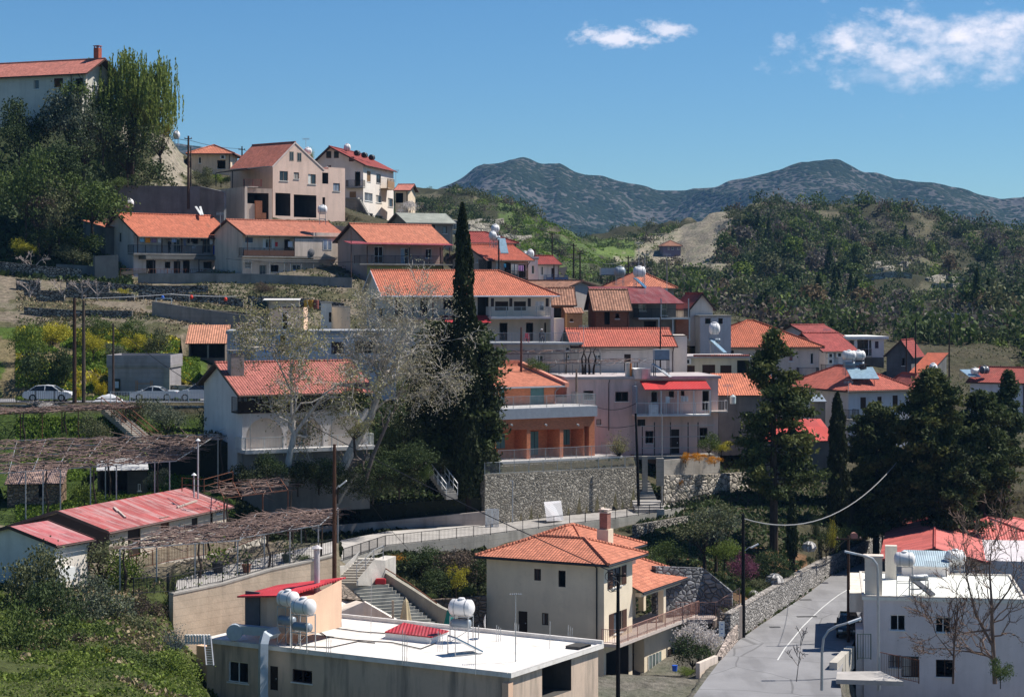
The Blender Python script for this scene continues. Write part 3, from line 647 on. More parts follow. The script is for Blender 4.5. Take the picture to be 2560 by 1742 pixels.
 def chimney(s,x,y,hgt,w=.6,mat=None,base=None,dpt=None,pots=True):
  z=(base if base is not None else s.h); mb=MB(); w2=dpt or w
  mb.box(x-w/2,y-w2/2,z-.5,x+w/2,y+w2/2,z+hgt); o=mb.build('chimney',mat or CONC,s.root)
  if pots:
   c=MB(); t=z+hgt
   for i in (-1,1):
    for j in (-1,1): c.box(x+i*w*.38-.05,y+j*w2*.38-.05,t,x+i*w*.38+.05,y+j*w2*.38+.05,t+.22)
   c.box(x-w*.58,y-w2*.58,t+.22,x+w*.58,y+w2*.58,t+.3); c.build('cap',mat or CONC,o)
  return o
 def pipe(s,face,x,yt,yb,mat=None,r=.05,z=None):
  u,za=s.pr(face,x,yt,.08,z=z); _,zb=s.pr(face,x,yb,.08,z=z); m=MB(); m.tube([s.p3(face,u,za,.45),s.p3(face,u,za-.15,.35),s.p3(face,u,za-.35,.08),s.p3(face,u,zb,.08)],r,6); m.build('drainpipe',mat or BROWNP,s.root); return s
 def ac(s,face,x,y,z=None):
  u,v=s.pr(face,x,y,.0,z=z); m=MB(); s.bx(m,face,u-.4,v-.3,u+.4,v+.3,.05,.35); o=m.build('air_conditioner',WHITE,s.root); f=MB(); s.bx(f,face,u-.2,v-.2,u+.2,v+.2,.352,.36); f.build('fan',DARKM,o); return s
def ridge_caps(c,a,b,r=.13,step=.42):
 a=Vector(a);b=Vector(b); n=max(1,int((b-a).length/step))
 for i in range(n):
  p=a.lerp(b,i/n); q=a.lerp(b,(i+1.05)/n); c.tube([p,q],[r,r*.8],6)
def rail_seg(r,p,q,h=1.,bars=.13,post=1.6,hz=0,t=.022,pw=.05):
 p=Vector(p);q=Vector(q); L_=(q-p).length
 if L_<.05: return
 up=Vector((0,0,1)); r.beam(p+up*h,q+up*h,.05,.04)
 if bars:
  r.beam(p+up*.1,q+up*.1,.03,.03); n=max(1,int(L_/bars))
  for i in range(1,n): a=p.lerp(q,i/n); r.beam(a+up*.1,a+up*h,t,t)
 for k in range(hz): r.beam(p+up*h*(k+1)/(hz+1),q+up*h*(k+1)/(hz+1),.03,.03)
 n=max(1,round(L_/post))
 for i in range(n+1): a=p.lerp(q,i/n); r.beam(a,a+up*(h+.02),pw,pw)
def rail_line(name,label,pts,h=1.,bars=.13,mat=None,cat='railing',post=1.8,hz=0,group=None,pw=.06):
 pts=[Vector(p) for p in pts]; o=pts[0]; t=thing(name,label,cat,o,0,group); r=MB(); up=Vector((0,0,1))
 pts=[q-o for q in pts]; A0=pts[0]
 for a,b in zip(pts,pts[1:]):
  L_=(b-a).length; r.beam(a+up*h,b+up*h,.05,.04)
  if bars:
   r.beam(a+up*.1,b+up*.1,.035,.035); n=max(1,int(L_/bars))
   for i in range(1,n): c=a.lerp(b,i/n); r.beam(c+up*.1,c+up*h,.022,.022)
  for k in range(hz): r.beam(a+up*h*(k+1)/(hz+1),b+up*h*(k+1)/(hz+1),.04,.04)
  n=max(1,round(L_/post))
  for i in range(0 if a is A0 else 1,n+1): c=a.lerp(b,i/n); ps=MB(); ps.beam(c,c+up*(h+.03),pw,pw); ps.build('post',mat or DARKM,t)
 r.build('rails',mat or DARKM,t); return t
def wall_line(name,label,pts,height,mat,th=.4,cat='wall',cop=None,group=None,bots=None):
 """pts: top line in space; height scalar or list"""
 pts=[Vector(p) for p in pts]; hs=height if hasattr(height,'__len__') else [height]*len(pts); o=pts[0]
 mb=MB(); n=len(pts); off=[]
 for i in range(n):
  d=(pts[min(i+1,n-1)]-pts[max(i-1,0)]); d.z=0; d.normalize(); off.append(Vector((-d.y,d.x,0))*th)
 for i in range(n-1):
  a,b=pts[i]-o,pts[i+1]-o; a2,b2=a+off[i],b+off[i+1]; da=Vector((0,0,-hs[i]));db=Vector((0,0,-hs[i+1]))
  mb.add([a+da,b+db,b2+db,a2+da,a,b,b2,a2],[(4,5,6,7),(0,1,5,4),(2,3,7,6)]+([(3,0,4,7)] if i==0 else [])+([(1,2,6,5)] if i==n-2 else []))
 if cop is None:
  ob=mb.build(name,mat); ob.location=o; return tag(ob,label,cat,group)
 t=thing(name,label,cat,o,0,group); mb.build('wall',mat,t); c=MB()
 for i in range(n-1):
  a,b=pts[i]-o,pts[i+1]-o; oa=off[i]*.1;ob_=off[i+1]*.1; e=Vector((0,0,.12))
  A=[a-oa,b-ob_,b+off[i+1]+ob_,a+off[i]+oa]; c.add([p+Vector((0,0,.002)) for p in A]+[p+e for p in A],[(4,5,6,7),(0,1,5,4),(2,3,7,6),(3,0,4,7),(1,2,6,5)])
 c.build('coping',cop,t); return t
S_WHITE=stucco((.62,.60,.56)); S_CREAM=stucco((.60,.52,.42)); S_PINK=stucco((.58,.46,.42),.25); S_PALE=stucco((.58,.53,.50),.45); S_BLUE=stucco((.46,.49,.56),.4); S_SHADEW=stucco((.52,.53,.56),.2)
S_GREY=concrete((.26,.255,.22),.5,False); S_OCHRE=stucco((.36,.27,.19),.4); S_MAUVE=stucco((.56,.45,.46),.45); S_ROSE=stucco((.42,.31,.29),.35); S_GREEN=stucco((.40,.43,.22),.5); S_BEIGE=stucco((.60,.50,.41),.12); S_SALMON=stucco((.68,.47,.36),.2)
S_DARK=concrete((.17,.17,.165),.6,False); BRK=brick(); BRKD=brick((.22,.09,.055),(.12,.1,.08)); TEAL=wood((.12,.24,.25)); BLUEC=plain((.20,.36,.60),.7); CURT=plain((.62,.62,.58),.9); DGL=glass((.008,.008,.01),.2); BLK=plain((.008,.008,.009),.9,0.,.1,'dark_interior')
S_SLATE=concrete((.20,.205,.21),.5,False); YW=wood((.34,.21,.11))
# ---- 1 house high on the left
h=House('hill_house','long cream house with a pale red tiled roof high above the trees, top left corner',ZA,262,-22,-330,330,600,7,600,stucco((.50,.52,.52),.2))
h.many('F',[('win',157,362,208,447,dict(n=1)),('win',345,350,425,432,dict(n=1,frame=BROWNP,pane=DGL)),('open',540,352,622,470,dict(deep=1.2))])
h.op('R','win',700,350,760,420); h.roof_gx(1.9,.7,.6,.4,1.2,PINKT).walls()
h.posts('F',[622],285,440,-.1,.35,S_WHITE); h.pipe('F',500,300,400); h.chimney(h.w-.2,h.yr+.3,1.9,.75,brick((.36,.07,.045)),h.h+h.rise-.4)
# ---- 2 small hipped house
h=House('hipped_cottage','small cream cottage with an orange hipped roof on the skyline, left of the pink gable',ZA,300,0,1590,1033,1945,7.5,1215,S_CREAM)
h.many('F',[('win',1825,1092,1900,1170,dict(n=1,frame=BROWNP,pane=DGL)),('win',1655,1062,1680,1120)]).op('R','win',1960,1105,1985,1155).roof_hip(1.5,.7).walls(); h.ac('F',1877,1063); h.pipe('F',1935,1035,1180)
# ---- 4 white house behind pink (before pink)
h=House('white_gabled_house','tall white three storey house with black roof tanks, just behind the pink gabled house',ZB,300,-12,1040,330,1480,17,900,stucco((.66,.63,.62),.15))
h.many('F',[('win',1145,335,1190,395),('gl',1405,398,1453,528,dict(frame=BROWNP,pane=DGL,n=1)),('shut',1355,578,1415,632,dict(frame=YW))])
h.many('R',[('shut',1513,388,1547,492,dict(frame=YW)),('win',1598,415,1640,505,dict(frame=BROWNP)),('win',1492,583,1565,670),('win',1595,607,1648,683),('win',1703,635,1750,720,dict(frame=YW,n=1)),('gl',1520,770,1568,850,dict(pane=glass((.16,.27,.36)))),('win',1592,790,1655,850,dict(pane=glass((.16,.27,.36))))])
h.roof_gy(2.55,x0=-.3,ov=.55,ovf=.9,mat=DRED,peak=.36).walls()
for xa,xb,y0,y1 in ((1145,1190,275,212),(1215,1258,275,212),(1350,1395,305,262)):
 mb=MB(); u,v=h.pr('F',xa,y0,.02); u2,v2=h.pr('F',xb,y1,.02); h.bx(mb,'F',u,v,u2,v2,.005,.03); mb.build('attic_window',GLASS,h.root)
h.slab('F',1320,1480,535,1.1); h.rail(1.0); h.slab('F',1318,1430,632,1.4,.2,CONC,'landing'); h.block('parapet','F',1318,640,1425,735,.9,1.1,CONC)
h.slab('R',1703,1765,545,1.2,.15,YW); h.rail(1.5,.16,YW,panel=YW)
# outside stair of the white house
t=MB(); 
for i in range(12):
 u0,z0=h.pr('F',1425+i*9,650+i*16,1.2); t.box(u0,-1.6,z0-3,u0+.55,-.6,z0)
t.build('stairs',CONC,h.root)
h2=House('porch_house','small house end with an open porch, right of the tall white three storey house',ZB,306,-8,1772,560,1885,6,830,S_CREAM)
h2.many('F',[('open',1775,590,1842,680,dict(deep=2.5))]).roof_gx(.9,.5,.3,.2,.5,PINKT).walls()
# ---- 3 pink gabled house
h=House('pink_gabled_house','pale pink house with a tall tiled gable and two big open garages',ZB,276,48,660,345,1315,9,872,S_PINK)
xg,_=h.pr('F',1120,345); 
h.many('F',[('win',722,390,797,483,dict(frame=plain((.25,.2,.16),.6))),('win',850,402,897,465,dict(frame=BROWNP)),('win',980,418,1050,512,dict(frame=plain((.25,.2,.16),.6))),('win',1207,500,1268,575,dict(frame=BROWNP)),('win',1110,628,1135,730,dict(n=1,frame=BROWNP,pane=DGL,sill=False)),('open',1108,405,1163,508,dict(deep=1.2)),('open',683,588,820,800,dict(deep=6)),('open',850,603,1055,815,dict(deep=6))])
_,zg=h.pr('F',660,345); xp,zp=h.pr('F',862,130); h.gables.append([(0,0,h.h),(xg,0,h.h),(xp,0,zp)]); h.gables.append([(xg,h.d,h.h),(0,h.d,h.h),(xp,h.d,zp)])
h.roof_gy(zp-h.h-.03,0,xg,.12,.05,.1,tiles((.50,.17,.12)),plain((.6,.5,.46)),peak=xp/xg,gb=False).walls()
mb=MB()
for a in ((813,215,852,297),(883,225,922,303)):
 u,v=h.pr('F',a[0],a[3],.05); u2,v2=h.pr('F',a[2],a[1],.05); o=MB(); h.bx(o,'F',u,v,u2,v2,.01,.03); w=o.build('attic_window',plain((.3,.25,.2)),h.root); o=MB(); h.bx(o,'F',u+.1,v+.1,(u+u2)/2-.04,v2-.1,.03,.045); h.bx(o,'F',(u+u2)/2+.04,v+.1,u2-.1,v2-.1,.03,.045); o.build('pane',GLASS,w)
mb.box(xg+.02,.02,h.h-.8,h.w,h.d-.3,h.h+.005); 
b=MB(); ub,zb=h.pr('F',1165,388); b.box(ub,.01,h.h-.01,h.w,h.d*.6,max(zb,h.h+.3)); b.build('stair_tower',S_PINK,h.root); b=MB(); b.tube([(ub+1.5,2,h.h),(ub+1.5,2,zb+.8)],.16,8); b.build('flue',GALV,h.root)
# left wing of the pink house
h3=House('garage_wing','low pink wing with open carport and broken brick wall under the dark canopy',ZB,268,30,405,545,655,7,845,stucco((.50,.42,.37),.5))
h3.many('F',[('open',422,588,622,830,dict(deep=5))]).walls()
b=MB(); h3.bx(b,'F',*h3.pr('F',408,845,1.0),*h3.pr('F',510,685,1.0),.2,.5); b.build('low_wall',S_PALE,h3.root); b=MB(); a=h3.pr('F',512,820,1.0);c=h3.pr('F',572,660,1.0); h3.bx(b,'F',*a,*c,.3,.7); a=h3.pr('F',565,822,1.0);c=h3.pr('F',608,770,1.0);h3.bx(b,'F',*a,*c,.3,.7); b.build('broken_brick_wall',brick((.34,.12,.06)),h3.root)
h3.slab('F',400,528,528,.4,.12,S_PALE,'terrace'); h3.rail(.95,.13,plain((.3,.08,.07)),u0=h3.last[1],u1=h3.last[1]+2.6)
wall_line('garden_wall','pale leaning retaining wall running left from the garage wing',[PZ(ZB,155,560,272),PZ(ZB,405,532,266)],[4.2,8],S_PALE)
t=thing('canopy','dark slatted canopy roof on thin posts over the terrace left of the pink house',"canopy",PZ(ZB,145,410,272)); mb=MB(); a=Vector((0,0,0)); q=[PZ(ZB,145,412,272)-t.location,PZ(ZB,430,372,262)-t.location,PZ(ZB,640,352,272)-t.location,PZ(ZB,400,385,282)-t.location]
mb.slab(q,(0,0,.12)); mb.build('canopy_roof',DARKM,t)
for x,y,yb,D in ((145,412,530,272),(295,392,545,267),(402,470,545,266)): b=MB(); b.beam(PZ(ZB,x,y,D)-t.location,PZ(ZB,x,yb,D)-t.location,.12); b.build('post',DARKM,t)
# ---- 5 grey concrete house
h=House('grey_concrete_house','unpainted grey concrete house with grey roof and open loggia, right of the white gabled house',ZB,272,24,1888,850,2290,7,1080,S_GREY)
h.many('F',[('open',1897,860,2085,1040,dict(deep=2.4)),('open',2097,880,2130,1000,dict(deep=1.5)),('win',2200,893,2237,960,dict(frame=BROWNP))]); h.op('L','win',1680,875,1730,910,n=1,pane=DGL); h.roof_gx(1.3,.4,.4,.5,.4,concrete((.30,.31,.27),.3,False),plain((.16,.16,.15)),cap=False).walls()
# ---- 6 row two left
BR=dict(frame=BROWNP,pane=DGL)
h=House('laundry_balcony_house','two storey orange roofed house whose long balcony is full of laundry',ZC,250,40,1066,262,1890,7.5,720,stucco((.56,.56,.62),.3))
h.many('F',[('win',1170,308,1222,385),('gl',1430,312,1490,478,dict(frame=WHITE)),('gl',1700,312,1768,482,dict(frame=WHITE)),('win',1600,330,1650,400,BR),('open',1180,545,1265,700,dict(deep=1.5)),('win',1350,560,1400,620,BR),('door',1430,555,1490,700),('gl',1515,550,1575,705,BR),('win',1700,560,1775,620,BR)])
h.op('L','win',935,300,958,380,n=1,frame=BROWNP); h.roof_gx(2.0,1.9,.5,.4,.5,ORANGE,gut=True).walls()
h.slab('F',1066,1895,480,1.5,.22,concrete((.24,.23,.22))); h.rail(1.0,.12,DARKM); sl=h.last
h.posts('F',[1105,1325,1505,1700,1888],262,480,1.5,.1,BROWNP)
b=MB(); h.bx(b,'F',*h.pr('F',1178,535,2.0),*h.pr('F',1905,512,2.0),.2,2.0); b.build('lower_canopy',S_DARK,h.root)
h.slab('F',945,1890,690,2.4,.3,CONC,'terrace'); h.rail(.9,0,RUST,hz=2) if False else h.rail(.9,.5,RUST)
h.posts('F',[1245,1470,1660,1870],530,690,1.9,.09,DARKM)
he=House('side_extension','narrow grey side extension with a small tiled roof, left of the laundry balcony house',ZC,253,40,812,245,905,6,520,S_DARK); he.roof_shed(1.0,.2,.2,.2,ORANGE).walls()
# ---- 7 row two middle
h=House('terrace_house','pale pink orange roofed house with half enclosed balcony, right of the laundry balcony house',ZB,250,38,385,935,1280,7,1400,S_PALE)
h.many('F',[('shut',410,992,480,1040,dict(frame=plain((.1,.14,.2)))),('win',595,1005,648,1090,dict(wings=WHITE)),('door',765,1010,815,1140),('win',1120,1015,1192,1100,dict(grid=1)),('grille',410,1195,462,1270),('grille',540,1245,600,1390,dict(frame=WHITE)),('win',642,1242,712,1305,BR),('gl',840,1240,915,1385),('grille',1080,1245,1148,1335,dict(n=2))])
h.roof_gx(1.5,1.25,.5,.35,.3,ORANGE).walls(); b=MB(); b.box(0,.0,0,0,0,0)
h.slab('F',385,1280,1160,1.2,.16); u0,_=h.pr('F',395,1150,1.2);u1,_=h.pr('F',858,1150,1.2); h.rail(1.0,.13,u0=u0,u1=u1,panel=plain((.10,.05,.035))); h.posts('F',[432,632,858],935,1155,1.2,.08)
h.block('enclosed_bay','F',860,1000,1032,1165,.02,1.2,S_PALE)
bay=h.block('enclosed_bay','F',1030,948,1280,1190,.02,1.2,S_PALE)
u0,z0=h.pr('F',1115,1105,1.2);u1,z1=h.pr('F',1195,1012,1.2)
m=MB(); 
for a,c in ((u0,(u0+u1)/2-.02),((u0+u1)/2+.02,u1)): h.bx(m,'F',a,z0,c,z1,1.205,1.24)
o=m.build('window',WHITE,bay); m=MB(); h.bx(m,'F',u0+.08,z0+.08,(u0+u1)/2-.1,z1-.08,1.24,1.25);h.bx(m,'F',(u0+u1)/2+.1,z0+.08,u1-.08,z1-.08,1.24,1.25); m.build('pane',glass((.16,.2,.28)),o) if False else m.build('pane',glass((.16,.2,.28)),h.root)
dish=MB(); 
for f in (0,1):
 u0,z0=h.pr('F',1012,1130,1.3); dish.lathe([(.01,0),(.3,.04),(.5,.12),(.52,.13)],(u0,-1.35,z0),14,0,'y')
dish.build('satellite_dish',plain((.3,.3,.32)),h.root)
h.slab('F',470,1240,1398,1.3,.25,CONC,'terrace'); h.rail(1.0,.13,GALV)
h.posts('F',[465,630,765,820,920,1030,1185],1215,1400,1.2,.05,GALV); b=MB(); a=h.pr('F',385,1190,1.25); c=h.pr('F',1370,1212,1.25); b.beam((a[0],-1.25,a[1]),(c[0]+1,-1.25,a[1]),.06); b.beam((a[0],-1.25,a[1]-.25),(c[0],-1.25,a[1]-.2),.05); b.build('trellis_rail',GALV,h.root)
# ---- 8 row two right
h=House('awning_balcony_house','dusky pink house with an orange roof, red metal awning and balcony over green walls',ZB,250,34,1515,1010,2205,7.5,1400,S_ROSE)
h.many('F',[('gl',1583,1075,1660,1225,dict(pane=DGL)),('gl',1820,1090,1893,1232,dict(cur=plain((.35,.42,.5)))),('win',2045,1095,2100,1180,dict(pane=DGL))]); h.roof_gx(2.0,.9,.5,.5,.5,ORANGE).walls()
h.slab('F',1450,2290,1228,1.5,.16); h.rail(1.0,.14); h.posts('F',[1518,1900,2180,2265],1050,1228,1.5,.1)
a=h.pr('F',1365,1052,1.8);c=h.pr('F',2300,1052,1.8); m=MB(); m.slab([(a[0],-1.8,a[1]),(c[0],-1.8,a[1]),(c[0],0,a[1]+.35),(a[0],0,a[1]+.35)],(0,0,.06)); m.build('awning',metalroof((.32,.05,.06),.2),h.root)
b=h.block('lower_storey','F',1518,1250,2210,1420,-.2,.05,S_GREEN)
for x0,x1 in ((1632,1680),(1835,1915),(2055,2130)): m=MB(); p=h.pr('F',x0,1350,.1);q=h.pr('F',x1,1298,.1); h.bx(m,'F',*p,*q,.055,.08); m.build('window',GLASS,b)
# ---- 9 long white house
h=House('long_white_house','long white house with a bright orange roof running behind the tall central cypress',ZD,213,13,1140,590,2321+355,10.5,1000,stucco((.60,.58,.56),.2))
h.many('F',[('door',1260,675,1333,835),('door',1490,675,1555,835),('win',1700,672,1780,775,BR),('win',1045,908,1077,948)])
for z,L_ in ((ZE,[('shut',500,992,620,1075,dict(frame=DWOOD,n=3)),('shut',670,992,780,1075,dict(frame=DWOOD)),('win',865,990,945,1075,dict(cur=CURT)),('win',30,962,110,1060,BR),('open',340,920,440,1130,dict(deep=1.5)),('gl',540,1187,612,1345,dict(frame=DWOOD,pane=DGL)),('gl',780,1185,845,1362,dict(frame=DWOOD,pane=DGL)),('door',945,1185,995,1360)]),): h.many('F',L_,z=z)
h.many('L',[('shut',912,685,950,785),('shut',1045,675,1080,778),('win',1047,908,1077,948,dict(n=1,frame=BROWNP))])
h.roof_gx(2.0,1.9,.6,.4,.5,ORANGE,plain((.5,.52,.58)),hipR=True).walls()
h.slab('F',1140,1990,852,1.7,.2,plain((.45,.3,.24)),z=ZD); h.rail(1.0,.13); h.posts('F',[1425,1605,1780],600,850,1.6,.12,plain((.12,.04,.03)),z=ZD); h.posts('F',[1250],600,850,1.6,.09,WHITE)
b=h.block('lower_storey','F',1145,868,1990,1010,.0,.02,S_WHITE)
h.slab('F',462,1015,1130,2.6,.25,stucco((.6,.6,.62),.1),z=ZE); h.rail(1.05,.13,GALV); h.posts('F',[478,645,812,975],900,1040,2.3,.28,DWOOD,z=ZE)
h.posts('F',[1018],1050,1370,2.6,.35,S_WHITE,z=ZE); h.block('annex','F',1000,1145,1125,1375,.3,2.2,S_WHITE,z=ZE)
a=h.pr('F',30,1190,3.0,z=ZE);c=h.pr('F',468,1190,3.0,z=ZE); m=MB(); m.slab([(a[0],-3.0,a[1]),(c[0],-3.0,a[1]),(c[0],-.5,a[1]+.75),(a[0],-.5,a[1]+.75)],(0,0,.06)); m.build('awning',metalroof((.42,.02,.03),.1),h.root)
# ---- 10 terrace base under it
h=House('terrace_block','long grey-white ground floor block whose flat top is the terrace with the seated man',ZE,203,3,360,1385,1262,4.5,1720,stucco((.46,.45,.43),.6))
h.many('F',[('win',470,1485,545,1520,dict(pane=DGL)),('win',560,1487,597,1517),('win',870,1480,937,1585),('win',1140,1405,1175,1440,dict(n=1,pane=DGL)),('win',1140,1475,1175,1512)]).roof_flat(.35,.22,0,concrete((.42,.43,.43),.7,False)).walls()
TB=h; m=MB(); h.last=('F',-.2,h.w,h.h+.22,.3,None); h.rail(1.0,.14,GALV,sides=False)
# ---- 11 red roofed white house
h=House('trellis_house','low white house with a brick-red tiled roof behind the black bare vine trellis',ZE,204,6,1258,1383,2120,8,1720,stucco((.60,.58,.58),.3))
h.many('F',[('win',1400,1475,1463,1570,dict(grid=1)),('door',1670,1470,1730,1620),('win',1140,1475,1175,1512)]); h.many('F',[('win',1112,365,1172,410,dict(grid=1))],z=ZF) 
h.roof_gx(1.5,.6,.5,.9,.3,tiles((.50,.13,.085))).walls(); h.slab('F',600,1500,500,2.2,.2,z=ZF)
hx=House('white_side_house','white side wall with a stepped sloping parapet, right of the brick-red roof',ZE,207,0,2025,1300,2240,5,1560,stucco((.62,.6,.6),.1)); hx.roof_shed(-.5,.1,.1,.1,CONC).walls()
# ---- 12 ruins
h=House('ruined_brick_hut','larger old mud brick hut with a weathered tile roof and dark doorways',ZE,224,6,1412,1050,1715,6,1260,BRKD)
h.many('F',[('open',1490,1075,1540,1200,dict(deep=1.2)),('win',1590,1100,1625,1150,BR)]).roof_gx(2.0,.5,.4,.4,.3,OLDT).walls()
h=House('ruined_shed','smaller dark ruined shed with broken tiles, touching the long white house',ZE,222,4,985,1012,1215,5,1240,BRKD)
h.many('F',[('open',1010,1050,1100,1180,dict(deep=1.6))]).roof_gx(1.7,.3,.3,.2,.3,OLDT).walls()
h=House('brick_outhouse','tiny ochre brick outhouse with a small rusty tiled roof in front of the ruined hut',ZE,218,4,1152,1095,1290,2.5,1260,brick((.35,.2,.1)))
h.many('F',[('win',1180,1150,1205,1175,BR)]).roof_shed(.5,.2,.1,.2,OLDT).walls()
# ---- 13 gable house and balcony house
h=House('grey_gable_house','grey rendered gable wall under an old brown tiled roof, behind the ruined huts',ZE,240,48,1095,880,1492,12,1080,stucco((.36,.35,.36),.5))
u,zp=h.pr('F',1272,806); h.roof_gy(zp-h.h,0,h.w,.35,.4,.3,OLDT,peak=u/h.w).walls()
h=House('steel_balcony_house','house with a dark red metal roof and a balcony on white steel posts',ZE,228,12,1500,975,2140,7,1300,S_DARK)
h.many('F',[('win',1800,1000,1870,1080,dict(cur=CURT)),('gl',2010,985,2060,1120),('win',1580,1080,1620,1140,BR),('open',1850,1170,1960,1290)]); h.roof_shed(1.4,2.3,.3,.3,metalroof((.22,.035,.03),.2)).walls()
h.slab('F',1800,2270,1140,2.2,.2,GALV); h.rail(1.0,.15); h.posts('F',[2005,2255],965,1140,2.2,.12,GALV); h.posts('F',[1985,2112,2262],1150,1350,2.2,.14,GALV)
h.block('end_wall','F',2130,1150,2260,1330,-1,.0,brick((.3,.1,.06)))
h=House('hip_roof_house','orange hipped roof seen just behind the water tanks on the white parapet',ZE,256,18,1700,872,2120,9,1000,S_GREY); h.roof_hip(2.1,.4).walls()
h=House('white_parapet_block','small flat roofed block with a white parapet carrying a round water tank',ZE,238,8,1725,915,2065,4,990,S_WHITE); h.roof_flat(0,.15,.35,CONC).walls(); PARB=h
# ---- 14
h=House('small_pale_gable','small pale gable wall under a dark red roof, right of the steel balcony house',ZG,236,10,165,30,370,7,150,stucco((.55,.55,.58),.2)); h.roof_gy(1.6,ov=.3,mat=DRED).walls()
h.op('F','win',200,40,230,60)
h=House('vine_shed','pale flat roofed shed behind bare vines, right of the small pale gable',ZG,233,6,255,115,535,3,260,stucco((.45,.48,.55),.3)); h.many('F',[('win',300,130,350,180,BR),('win',420,130,460,180,BR)]).roof_flat(.1,.15).walls()
# ---- 15 houses behind the cypress
h=House('wooden_porch_house','orange roofed house with a dark timber porch hung with washing, right behind the cypress',ZE,246,30,430,600,800,9,790,stucco((.42,.33,.30),.3))
h.many('F',[('open',415,610,470,700),('shut',508,625,550,690,dict(frame=CURT)),('door',585,640,640,770),('shut',645,650,700,770,dict(frame=plain((.3,.28,.25)))),('door',715,660,775,780)]); h.op('L','win',330,600,345,640,n=1); h.roof_gx(1.7,.7,.4,.6,.5,DRED if False else tiles((.42,.10,.06)),hipR=False).walls()
h.slab('F',430,800,782,1.2,.15,DWOOD); h.rail(.9,.2,DWOOD)
h=House('dark_roof_house','house under a dark maroon roof just behind the wooden porch house',ZE,262,18,290,455,690,7,600,S_DARK); h.roof_gx(1.4,.3,.3,.3,.3,DRED,hipR=True).walls()
h=House('narrow_white_house','narrow white house with slim windows and white roof tanks, left of the dark chimney',ZE,252,12,790,612,888,7,820,stucco((.60,.64,.70),.15)); h.many('F',[('win',830,665,857,742)]).roof_flat(.1,.15,.2).walls()
h=House('balcony_cottage','white cottage with a dark red roof, dark chimney and blue railed balcony',ZE,254,16,890,650,1080,7,830,stucco((.56,.56,.58),.3)); h.many('F',[('win',912,675,940,755),('door',1010,690,1040,790)]).roof_gx(1.0,.4,.3,.2,.3,DRED).walls()
h.slab('F',965,1165,825,1.3,.12); h.rail(1.0,.14,plain((.12,.2,.33)),panel=plain((.1,.16,.28))); h.chimney(.1,3,1.6,.7,plain((.16,.08,.08)),h.h,pots=True)
h=House('low_red_roof_shed','low dark building with a thin crimson metal roof in front of the wooden porch house',ZE,236,8,60,735,500,3,790,S_DARK); h.roof_shed(.35,.3,.2,.2,metalroof((.25,.03,.04),.1)).walls()
# ---- 16 mauve flat roofed house
h=House('mauve_flat_house','large mauve-pink flat roofed house with a red awning over its white balcony',ZF,194,9,860,540,2232,8.5,1250,S_MAUVE)
h.many('F',[('win',1012,640,1100,718,dict(n=1,frame=BROWNP,pane=DGL)),('win',1300,650,1418,737,dict(frame=wood((.16,.1,.08)),pane=DGL)),('win',1128,898,1172,950,dict(n=1,frame=BROWNP)),('win',1622,645,1685,748,dict(n=1,frame=WHITE,pane=DGL)),('win',1785,645,1830,700,dict(n=1,frame=BROWNP,pane=DGL)),('win',1895,640,1925,685,dict(n=1,frame=BROWNP,pane=DGL)),('gl',2085,635,2155,820,dict(n=1,pane=DGL)),('open',1500,900,1570,960,dict(deep=.6)),('win',1572,1005,1645,1115,BR),('door',1805,990,1880,1225),('win',2062,975,2135,1100,BR)])
h.roof_flat(.25,.28,0,concrete((.50,.44,.43),.5,False)).walls(); MV=h
h.slab('F',1490,2165,862,2.0,.14,WHITE); h.rail(1.15,.9,WHITE); h.posts('F',[1716,1868,2012,2160],630,862,2.0,.09,WHITE); sl=h.last
h.slab('F',2165,2321,825,1.0,.14,S_PALE,'terrace'); h.rail(1.0,.5,WHITE)
a=h.pr('F',1565,635,2.1);c=h.pr('F',2165,635,2.1); m=MB(); m.slab([(a[0],-2.15,a[1]),(c[0],-2.15,a[1]),(c[0],-.05,a[1]+.75),(a[0],-.05,a[1]+.75)],(0,0,.07)); m.build('awning',metalroof((.60,.03,.03),.05),h.root)
m=MB(); h.bx(m,'F',*h.pr('F',1565,640,2.1),*h.pr('F',2165,628,2.1),2.0,2.1); m.build('awning_beam',GREYB,h.root)
h.block('side_screen','F',1488,600,1500,865,.02,1.9,GREYB); h.block('balcony_cabinet','F',1605,765,1690,860,1.5,1.95,plain((.6,.6,.62)))
h.posts('F',[1545,1655,1800,1960,2050],925,1240,2.3,.08,DARKM); m=MB()
for y in (960,1060,1160): a=h.pr('F',1530,y,2.3);c=h.pr('F',2200,y-15,2.3); m.beam((a[0],-2.3,a[1]),(c[0],-2.3,a[1]),.06)
m.build('pergola_rails',GALV,h.root); h.pipe('F',1240,540,1000,DARKM,.04); h.pipe('F',1478,560,1010,WHITE,.04)
h.block('roof_pillar','F',1400,385,1440,535,-.9,-.3,stucco((.6,.58,.55),.2))
h.slab('F',1500,2230,1235,3.0,.3,CONC,'terrace')
